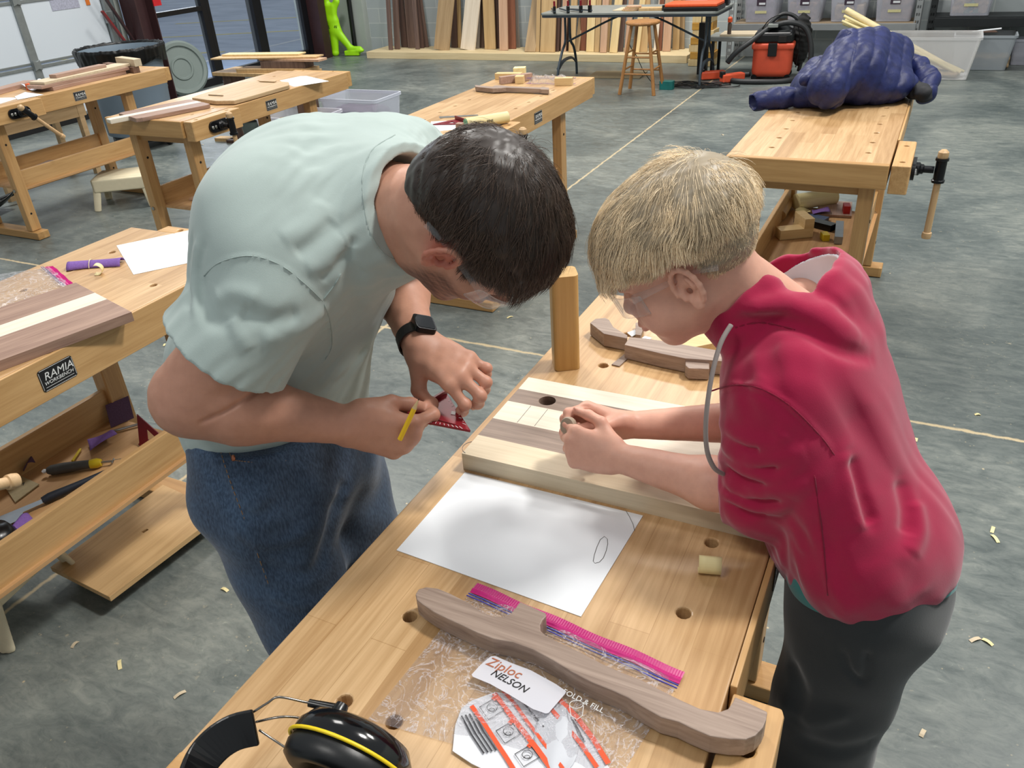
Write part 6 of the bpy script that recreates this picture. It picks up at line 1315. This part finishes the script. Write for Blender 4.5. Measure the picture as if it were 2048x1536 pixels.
MB().tube(smooth([(-.18, -.02, .42), (-.05, -.08, .60), (.15, -.05, .62), (.25, 0, .40), (.24, .02, .10)], 6), .005, 6).build('power_cord', BLKPL, t, smooth=3)
v = Sdf(); v.ell((.26, .12, .36), (.10, .11, .26), k=.03); v.disp(lambda p: wav(p, 5, .06)*.012); P, Q = v.mesh(.01); np_mesh('dust_bag', P, Q[:, ::-1], plain('black_cloth', (30, 30, 30), .9, 0, .2), t)
# ---------------------------------------------------------------- shelving with plastic bins
GP = plain('shelf_grey_steel', (150, 154, 156), .45, .4, .1, 8); KP = plain('shelf_black_steel', (34, 38, 40), .45, .3, .1, 8)
def post(par, x, y, mat): 
    h = [rrect(-.011+dx, z-.014, .005+dx, z+.016, .004, 2) for z in np.arange(.06, 1.9, .075) for dx in (-.006, .016)]
    MB().prism(rrect(-.028, 0, .032, 1.95, .002, 1), -.002, .002, h, Matrix.Translation((x, y, 0))@Matrix.Rotation(PI/2, 4, 'X')).build('upright', mat, par); MB().box((x+.03 if x > -1 and mat is GP else x-.028, y+.03, .975), (.003, .06, 1.95)).build('upright_flange', mat, par)
s1 = thing('steel_shelving', 'grey perforated steel shelving holding a row of clear bins', 'shelving', (-1.3, 10.4, 0))
for x in (-1.01, .98): post(s1, x, 0, GP); post(s1, x, .4, GP)
for z in (.42, 1.15): MB().box((0, 0, z-.03), (1.96, .03, .07)).build('shelf_beam', GP, s1, bevel=.003); MB().box((0, .4, z-.03), (1.96, .03, .07)).build('shelf_beam', GP, s1, bevel=.003); MB().box((0, .2, z+.008), (1.94, .40, .012)).build('shelf_board', wood('shelf_board', (150, 132, 108), (128, 110, 88), 0, .7), s1)
s2 = thing('steel_shelving', 'black steel shelving at the far right with one clear bin on it', 'shelving', (.95, 10.4, 0))
for x in (-1.13, .98): post(s2, x, 0, KP); post(s2, x, .4, KP)
for z in (.47, 1.25): MB().box((-.05, 0, z-.04), (2.1, .03, .09)).build('shelf_beam', KP, s2, bevel=.003); MB().box((-.05, .4, z-.04), (2.1, .03, .09)).build('shelf_beam', KP, s2, bevel=.003); MB().box((-.05, .2, z+.008), (2.1, .40, .012)).build('shelf_board', KP, s2)
CP = clear('clear_bin_plastic', (214, 216, 228), .26, .25); GPL = clear('grey_bin_plastic', (176, 184, 190), .55, .3); LBW = plain('bin_label_white', (214, 218, 222), .6, 0, 0); LBY = plain('bin_label_tape', (206, 200, 150), .6, 0, .15, 90); LBP = plain('bin_label_dark', (60, 44, 60), .6)
def bin_(label, loc, w_, d_, h_, mat=None, rz=0, fill=(), labels=True, flare=.86, group=None, seed=1, lip=True):
    mat = mat or CP; t = thing('plastic_bin', label, 'storage bin', loc, rz, group); f = flare; a = rrect(-w_/2*f, -d_/2*f, w_/2*f, d_/2*f, .03, 3); b = rrect(-w_/2, -d_/2, w_/2, d_/2, .035, 3); n = len(a)
    q = MB(); q.add([(x, y, .004) for x, y in a]+[(x, y, h_) for x, y in b], [tuple(range(n))]+[(i, (i+1) % n, n+(i+1) % n, n+i) for i in range(n)]); q.build('bin_wall', mat, t, solid=.003)
    if lip: MB().prism(rrect(-w_/2-.012, -d_/2-.012, w_/2+.012, d_/2+.012, .04, 3), h_-.022, h_, [rrect(-w_/2+.002, -d_/2+.002, w_/2-.002, d_/2-.002, .034, 3)]).build('bin_rim', mat, t)
    if labels:
        yy = -d_/2*(f+(1-f)*.62)-.006; an = math.atan2(d_/2*(1-f), h_); R = Matrix.Rotation(an, 4, 'X')
        MB().box((0, yy, h_*.66), (.10, .0015, .07), R=R).build('printed_label', LBP, t); MB().box((.01, yy-.0012, h_*.62), (.07, .0012, .022), R=R).build('white_label', LBW, t); MB().box((.0, yy+.006, h_*.34), (.13, .0015, .028), R=R).build('tape_label', LBY, t)
    rs = random.Random(seed)
    for k, (m_, kind, hh) in enumerate(fill):
        q = Sdf(); q.box((rs.uniform(-.2, .2)*w_*f*.5, 0, .012+hh*h_/2+.004), (w_/2*f*(.94 if kind == 'all' else .45), d_/2*f*.90, hh*h_/2), rad=.02, k=.02); sd = seed*7+k; q.disp(lambda p, sd=sd: wav(p, sd, .07)*.012-.008); P, Q = q.mesh(.012); o = np_mesh('bin_contents', P, Q[:, ::-1], m_, t, smooth=False); o['kind'] = 'stuff'
    return t
FILLA = plain('contents_brown', (132, 104, 88), .8, 0, .5, 22); FILLB = plain('contents_mauve', (118, 100, 122), .7, 0, .5, 16); FILLC = plain('contents_tan', (176, 150, 116), .8, 0, .5, 18); FILLG = plain('contents_green', (70, 120, 104), .7, 0, .4, 12)
for i, (x, lb, fl) in enumerate(((-1.98, 'first clear bin from the left on the grey shelf, behind the shop vacuum', ((FILLB, 'all', .8),)), (-1.50, 'second clear bin from the left on the grey shelf, above the vacuum hose', ((FILLA, 'all', .6), (FILLB, 'half', .85))), (-1.03, 'third clear bin from the left on the grey shelf, behind the long tubes', ((FILLC, 'all', .5), (FILLB, 'half', .8))), (-.56, 'fourth clear bin from the left on the grey shelf, next to the perforated post', ((FILLA, 'all', .75),)))):
    bin_(lb, (x, 10.60, .436), .40, .36, .32, fill=fl, seed=i+3, group='clear bins on the grey shelf')
bin_('clear bin with green and wooden pieces on the black shelf', (.17, 10.60, .486), .42, .36, .32, fill=((FILLC, 'all', .5), (FILLG, 'half', .85)), seed=12)
bin_('large clear open bin holding the long pale tubes, nearest on the floor at right', (-.12, 9.78, 0), .86, .5, .40, clear('bin_milky', (222, 222, 222), .30, .3), fill=((FILLC, 'all', .12),), labels=False, seed=21)
bin_('grey translucent bin on the floor behind the large clear one', (.36, 10.32, 0), .56, .42, .34, GPL, fill=((FILLC, 'all', .35),), labels=False, seed=22)
bin_('small clear tub on the floor below the black shelf at the right', (.76, 10.55, 0), .24, .2, .26, labels=False, seed=23)
bin_('pale grey bin cut by the right edge of the photo', (1.02, 9.75, 0), .5, .5, .42, clear('bin_grey_edge', (190, 198, 204), .5, .3), fill=((plain('contents_grey', (140, 150, 156), .8, 0, .3), 'all', .6),), labels=False, seed=24)
tag(MB().tube([(-.13, 0, 0), (.13, 0, .03)], .008, 8).build('white_rod', WHITEP, loc=(.36, 10.25, .36)), 'thin white rod across the top of the grey translucent bin', 'rod')
tag(MB().box((0, 0, .004), (.30, .16, .008), rz=.2).build('brown_scrap', TM['w'], loc=(.30, 10.36, .345)), 'brown board scrap in the top of the grey translucent bin', 'board')
for i, (px, py, r_, ex, ey, ln_) in enumerate(((1692, 20, .032, 0, 0, 1.35), (1688, 32, .016, .0, -.05, 1.3), (1690, 40, .015, .02, -.02, 1.28), (1686, 47, .015, .0, .03, 1.26), (1695, 36, .014, .05, .05, 1.3), (1684, 42, .014, -.03, .0, 1.22))):
    d = ray(px, py); k = (9.98-.02*i-CAMP.y)/d.y; a = CAMP+d*k; b = Vector((.14+ex, 9.72+ey, .06)); u = (b-a).normalized(); o = MB().tube([(0, 0, 0), tuple(u*ln_)], r_, 14).build('wooden_dowel' if i else 'cardboard_tube', TB if i else wood('tube_cream', (236, 218, 172), (218, 198, 148), 0, .6), loc=tuple(a), smooth=.6)
    tag(o, 'thick cream tube leaning out of the large clear bin' if i == 0 else ORD[i-1]+' thin dowel, counted down from the thick tube leaning out of the bin', 'tube' if i == 0 else 'dowel', None if i == 0 else 'thin dowels in the large bin')
# green warning figure by the entrance
def figure():
    t = thing('warning_figure', 'neon green running figure safety sign standing by the entrance', 'safety sign', (-8.10, 10.45, 0), .12); NG = plain('neon_green_plastic', (168, 236, 20), .4, 0, .03)
    s = Sdf(); k = .035; n = (0, 1, 0)
    s.ell((-.12, 0, .86), (.085, .05, .10), k=.02); s.cap((-.12, 0, .78), (-.10, 0, .70), .05, .05, k, flat=n, ff=.7); s.box((-.07, 0, .59), (.10, .045, .13), rad=.04, k=.04); s.cap((-.03, 0, .60), (.06, 0, .74), .045, .05, k, flat=n, ff=.7)
    s.cap((-.05, 0, .46), (-.04, 0, .38), .10, .10, k, flat=n, ff=.6); s.cap((-.06, 0, .34), (-.09, 0, .06), .075, .058, k, flat=n, ff=.7); s.ell((-.09, 0, .04), (.055, .05, .045), k=.02)
    s.cap((.0, 0, .33), (.17, 0, .12), .068, .046, k, flat=n, ff=.7); s.cap((.17, 0, .10), (.34, 0, .10), .036, .032, k, flat=n, ff=.8); s.ell((.33, 0, .075), (.07, .04, .035), k=.02); s.box((.2, 0, .04), (.12, .035, .035), rad=.01, k=.02); s.plane((0, 0, .001), (0, 0, -1), .002)
    P, Q = s.mesh(.008); np_mesh('figure_body', P, Q[:, ::-1], NG, t); MB().box((-.05, -.048, .475), (.09, .004, .03)).build('red_badge', plain('badge_red', (110, 40, 20), .6), t); text('figure_lettering', 'SLOW', .062, TEXTK, t, Matrix.Translation((-.045, -.056, .405))@Matrix.Rotation(PI/2, 4, 'X'), .001)
figure()
tag(MB().tube([(0, 0, 0), (0, .02, .95)], .035, 10).build('dark_post', BLKPL, loc=(-7.98, 10.66, 0)), 'dark pole standing behind the neon green figure', 'pole')
# trash can with liner, its lid, caster
t = thing('trash_can', 'big grey round trash can lined with a black bag near the garage door', 'trash can', (-6.66, 5.42, 0)); TG = plain('trash_grey', (112, 128, 142), .5, 0, .1, 6)
MB().lathe([(.26, .12), (.30, .14), (.34, .80), (.37, .82), (.37, .86), (.345, .86), (.325, .80), (.28, .2), (0, .16)], 36).build('can_body', TG, t, smooth=.6)
def liner(u, v):
    a = 2*PI*u; pr = ((.0, .68), (.31, .76), (.345, .84), (.362, .878), (.378, .882), (.388, .86), (.382, .82), (.378, .78), (.372, .745)); k = v*8; i = min(int(k), 7); f = k-i
    r = pr[i][0]*(1-f)+pr[i+1][0]*f; z = pr[i][1]*(1-f)+pr[i+1][1]*f; wv = .5*math.sin(13*a+6*v)+.3*math.sin(29*a-9*v)+.3*math.sin(47*a+3)
    return ((r+.006*wv)*math.cos(a), (r+.006*wv)*math.sin(a), z+.010*wv*(v*.6+.4*(1-v))+(.02*math.sin(5*a+1) if v > .9 else 0))
MB().grid(liner, 220, 32).build('bin_liner', plain('black_bin_liner', (10, 11, 12), .38, 0, 0, spec=.35), t, smooth=3)
MB().lathe([(0, .07), (.27, .07), (.27, .12), (0, .12)], 24).build('dolly', BLKPL, t)
for k in range(4): a = PI/4+k*PI/2-.5; c_ = MB().lathe([(0, -.015), (.035, -.015), (.035, .015), (0, .015)], 14, Matrix.Translation((.25*math.cos(a), .25*math.sin(a), .036))@Matrix.Rotation(PI/2, 4, 'X')).build('caster', BLKPL, t, smooth=.6)
t = thing('barrel_cover', 'round grey trash can lid leaning upright against the glass front', 'lid', (-8.13, 7.42, .0), 0)
MB().lathe([(0, .0), (.10, .0), (.11, .012), (.13, .012), (.14, 0), (.24, 0), (.25, .02), (.285, .024), (.30, .01), (.31, .0), (.31, -.02), (.30, -.03), (0, -.02)], 44, Matrix.Translation((.0, 0, .33))@Matrix.Rotation(-.38, 4, 'Z')@Matrix.Rotation(PI/2-.16, 4, 'Y')).build('lid_disc', plain('lid_grey', (124, 136, 132), .5, 0, .08, 6), t, smooth=.7)
MB().box((.02, .31, .36), (.03, .04, .09)).build('lid_clip', BLKPL, t, bevel=.006)
# scrap wood stack behind the second bench, bins and bucket below it
t = thing('wooden_stand', 'brown wooden stand holding scrap boards behind the second bench', 'stand', (-5.34, 5.80, 0), .0)
for sx in (-.4, .4): MB().box((sx, 0, .30), (.10, .18, .60)).build('stand_leg', TM['w'], t, bevel=.003)
MB().box((0, 0, .615), (1.0, .30, .03)).build('stand_top', TM['t'], t, bevel=.003)
for i, (x, y, w_, d_, h_, c, rz, lb) in enumerate(((-4.95, 5.78, .75, .16, .03, 't', .12, 'lowest tan board on the wooden stand'), (-4.85, 5.80, .45, .14, .055, 'w', .10, 'thick walnut-brown board on the wooden stand'), (-4.78, 5.80, .65, .12, .018, 'k', .0, 'thin pinkish board above the thick walnut-brown one'), (-5.05, 5.78, 1.05, .14, .012, 't', .16, 'long tan board lying on top of the stack on the stand'), (-5.15, 5.86, .8, .12, .012, 'y', .12, 'pale yellow board at the very top of the stack on the stand'))):
    z = .632+sum(q for q in (0, .031, .087, .106, .119)[i:i+1]); tag(MB().box((0, 0, h_/2), (w_, d_, h_)).build('scrap_board', TM[c], loc=(x-.24, y, z), rz=rz, bevel=.001), lb, 'board', 'scrap boards on the wooden stand')
bin_('clear bin of wood scraps on the floor below the second bench', (-4.85, 5.55, 0), .62, .42, .34, clear('bin_white_clear', (226, 226, 236), .34, .3), fill=((FILLC, 'all', .75),), labels=False, seed=31); bin_('second clear bin on the floor, stacked behind the clear bin of scraps', (-4.55, 6.05, 0), .6, .4, .40, clear('bin_white_clear2', (220, 224, 236), .36, .3), fill=((FILLB, 'all', .7),), labels=False, seed=32)
t = thing('metal_bucket', 'grey metal bucket with a black rim beside the clear bin of scraps', 'bucket', (-5.42, 5.62, 0)); MB().lathe([(0, .004), (.105, .004), (.108, .03), (.112, .034), (.135, .27), (.14, .275), (.13, .275), (.10, .02), (0, .01)], 28).build('bucket_body', plain('bucket_grey', (112, 124, 120), .4, .5, .1), t, smooth=.6); MB().lathe([(.11, .25), (.142, .25), (.144, .29), (.12, .295), (.11, .28)], 28).build('bucket_rim', BLKPL, t, smooth=.6)
for k in range(3): MB().lathe([(0, 0), (.012, 0), (.010, .006), (0, .008)], 8, Matrix.Translation((-.05+.04*k, -.137, .265))@Matrix.Rotation(PI/2, 4, 'X')).build('rivet', BOLT, t)
for i, (x, y, rz, c, lb) in enumerate(((-5.9, 5.75, .1, 't', 'tan offcut lying on the floor left of the metal bucket'), (-5.72, 5.72, .15, 'd', 'dark offcut on the floor close to the metal bucket'))): tag(MB().box((0, 0, .015), (.30, .09, .03)).build('wood_offcut', TM[c], loc=(x, y, .0), rz=rz), lb, 'wood offcut')
tag(MB().box((0, 0, .05), (.5, .3, .1)).build('cardboard_box', wood('cardboard', (186, 152, 106), (170, 136, 92), 0, .8), loc=(-6.6, 6.7, 0), rz=.3), 'low cardboard box on the floor by the trash can lid', 'box')
t = thing('toy_truck', 'red and blue plastic thing on the floor behind the trash can', 'toy', (-6.9, 6.35, 0), .6); MB().box((0, 0, .05), (.3, .1, .1)).build('red_part', bpy.data.materials['clamp_red'], t, bevel=.01); MB().box((.02, .08, .06), (.24, .07, .08)).build('blue_part', plain('toy_blue', (58, 84, 130), .5), t, bevel=.01)
# blue clamps in the tray of the second bench, small tools
for i, (dy, c) in enumerate(((0, 'lower'), (.05, 'upper'))): tag(MB().tube([(0, -.2, .02+i*.035), (0, .2, .02+i*.035)], .014, 8).build('red_bar', plain('dusky_red', (120, 52, 50), .5) if not i else bpy.data.materials['dusky_red'], loc=(-3.68, 3.72, .3325)), c+' dusky red bar in the tray of the second bench from the garage door', 'bar')
tag(MB().box((0, 0, .008), (.14, .26, .012)).build('wood_offcut', TM['k'], loc=(-3.85, 3.5, .3325), rz=.2), 'flat offcut in the tray of the second bench from the garage door', 'wood offcut'); tag(MB().tube([(0, 0, .012), (.04, .05, .012), (.1, .06, .012)], .006, 6).build('spring_clip', BOLT, loc=(-3.8, 3.42, .346)), 'small metal clip on the flat offcut in the same tray', 'clip')
# ---------------------------------------------------------------- quilted jacket on the right bench
def jacket():
    O = A_(-.35, 4.2, .86); t = thing('puffer_jacket', 'navy quilted puffer jacket heaped on the far end of the right bench', 'jacket', tuple(O.tolist()))
    Vz = lambda x, y, z: V(x, y, (CAMP.z-z)/(-ray(x, y).z))
    NV = NT('navy_nylon'); n = NV.noise(NV.coord(), 30, 3); NV.ln(NV.ramp(n, [(.3, lin((20, 28, 72))), (.7, lin((30, 40, 94)))]), NV.b.inputs['Base Color']); NV.b.inputs['Roughness'].default_value = .5; NV.b.inputs['Specular IOR Level'].default_value = .4; NV.bump(NV.noise(NV.coord(), 38, 4, .6), .35, .006); NV = NV.m
    def ql(dr, sp, cr, sp2, h):
        dr, cr = nrm(dr), nrm(cr)
        return lambda p: h*(np.abs(np.sin((p@dr)*PI/sp+.6*np.sin((p@cr)*7)))**.38-.75)+h*.25*np.abs(np.sin((p@cr)*PI/sp2+np.floor((p@dr)/sp)*1.7))**.3+wav(p, 61, .05)*.0022
    b = Sdf(); P = lambda x, y, d: V(x, y, d)
    b.cap(P(1745, 100, 3.72), P(1715, 140, 3.62), .100, .125, .08); b.cap(P(1700, 95, 3.66), P(1655, 175, 3.52), .070, .085, .08); b.cap(P(1785, 110, 3.78), P(1765, 160, 3.68), .09, .09, .06)
    b.ell(P(1730, 165, 3.72), (.22, .18, .09), k=.06); b.plane((0, 0, .862), (0, 0, -1), .01); b.disp(ql((.95, .25, -.25), .080, (.1, .3, 1), .17, .010))
    Pm, Q = b.mesh(.006); np_mesh('jacket_body', Pm-O, Q[:, ::-1], NV, t)
    c = Sdf(); c.cap(Vz(1640, 150, .96), Vz(1612, 178, .93), .085, .07, .06); c.cap(Vz(1680, 165, .95), Vz(1615, 188, .92), .08, .055, .05); c.plane((0, 0, .862), (0, 0, -1), .01); c.disp(ql((.8, .6, .1), .07, (-.6, .8, .3), .3, .008)); Pm, Q = c.mesh(.006); np_mesh('jacket_front', Pm-O, Q[:, ::-1], NV, t)
    s = Sdf(); pts = [Vz(1512, 203, .895), Vz(1560, 196, .905), Vz(1610, 192, .91), Vz(1668, 196, .92)]
    for a, q in zip(pts[:-1], pts[1:]): s.cap(a, q, .040, .044, .03)
    s.disp(ql((1, .3, 0), .06, (0, 1, .5), .4, .007)); s.cap(Vz(1506, 205, .893), Vz(1480, 208, .885), .030, .030, .006, 's'); Pm, Q = s.mesh(.005); np_mesh('sleeve', Pm-O, Q[:, ::-1], NV, t)
    s = Sdf(); pts = [P(1800, 125, 3.85), P(1832, 138, 3.8), P(1852, 160, 3.72), P(1850, 185, 3.68)]
    for a, q in zip(pts[:-1], pts[1:]): s.cap(a, q, .055, .048, .03)
    s.disp(ql((.7, -.4, -.7), .06, (0, 1, .5), .4, .007)); Pm, Q = s.mesh(.005); np_mesh('sleeve', Pm-O, Q[:, ::-1], NV, t)
    s = Sdf(); s.cap(Vz(1800, 165, .92), Vz(1848, 188, .91), .045, .035, .03); s.cap(Vz(1740, 190, .89), Vz(1810, 176, .90), .03, .03, .03); s.disp(lambda p: wav(p, 4, .05)*.006); Pm, Q = s.mesh(.005); np_mesh('dark_underside', Pm-O, Q[:, ::-1], plain('black_underside', (22, 24, 30), .7, 0, .2), t)  # near-black rolls along the underside of the sleeve and body
    s = Sdf(); cp = [P(1690, 72, 3.60), P(1665, 105, 3.62), P(1640, 140, 3.6), P(1612, 160, 3.56)]
    for a, q in zip(cp[:-1], cp[1:]): s.cap(a, q, .028, .026, .02)
    s.disp(ql((.6, .2, -.8), .05, (0, 1, .5), .4, .006)); Pm, Q = s.mesh(.005); np_mesh('collar', Pm-O, Q[:, ::-1], NV, t)
jacket()
# ---------------------------------------------------------------- shavings strewn on the floor
rs = random.Random(11); SH2 = [VEN, PALE2]; spots = [(1640, 1135), (1845, 1467), (1975, 1285), (1950, 1280), (1990, 1078), (1500, 962), (1832, 880), (1815, 965), (1020, 635), (1445, 270), (1955, 830), (150, 1290), (450, 1180), (360, 1390), (240, 1330), (150, 740), (330, 690), (405, 290), (1985, 1060), (1870, 1030), (1660, 1490)]
for i, (x, y) in enumerate(spots):
    p = at(x, y, 0)
    if p.x > 3.5: continue
    o = MB().grid(lambda u, v: ((u-.5)*(.02+.02*rs.random()*0+.004*(i % 5)), (v-.5)*.010, .0015+.004*math.sin(PI*u)), 4, 2).build('wood_chip', SH2[i % 2], loc=(p.x, p.y, 0), rz=i*1.3, solid=.0008); tag(o, 'tiny pale wood chip lying on the concrete floor', 'wood chip', 'wood chips on the floor')
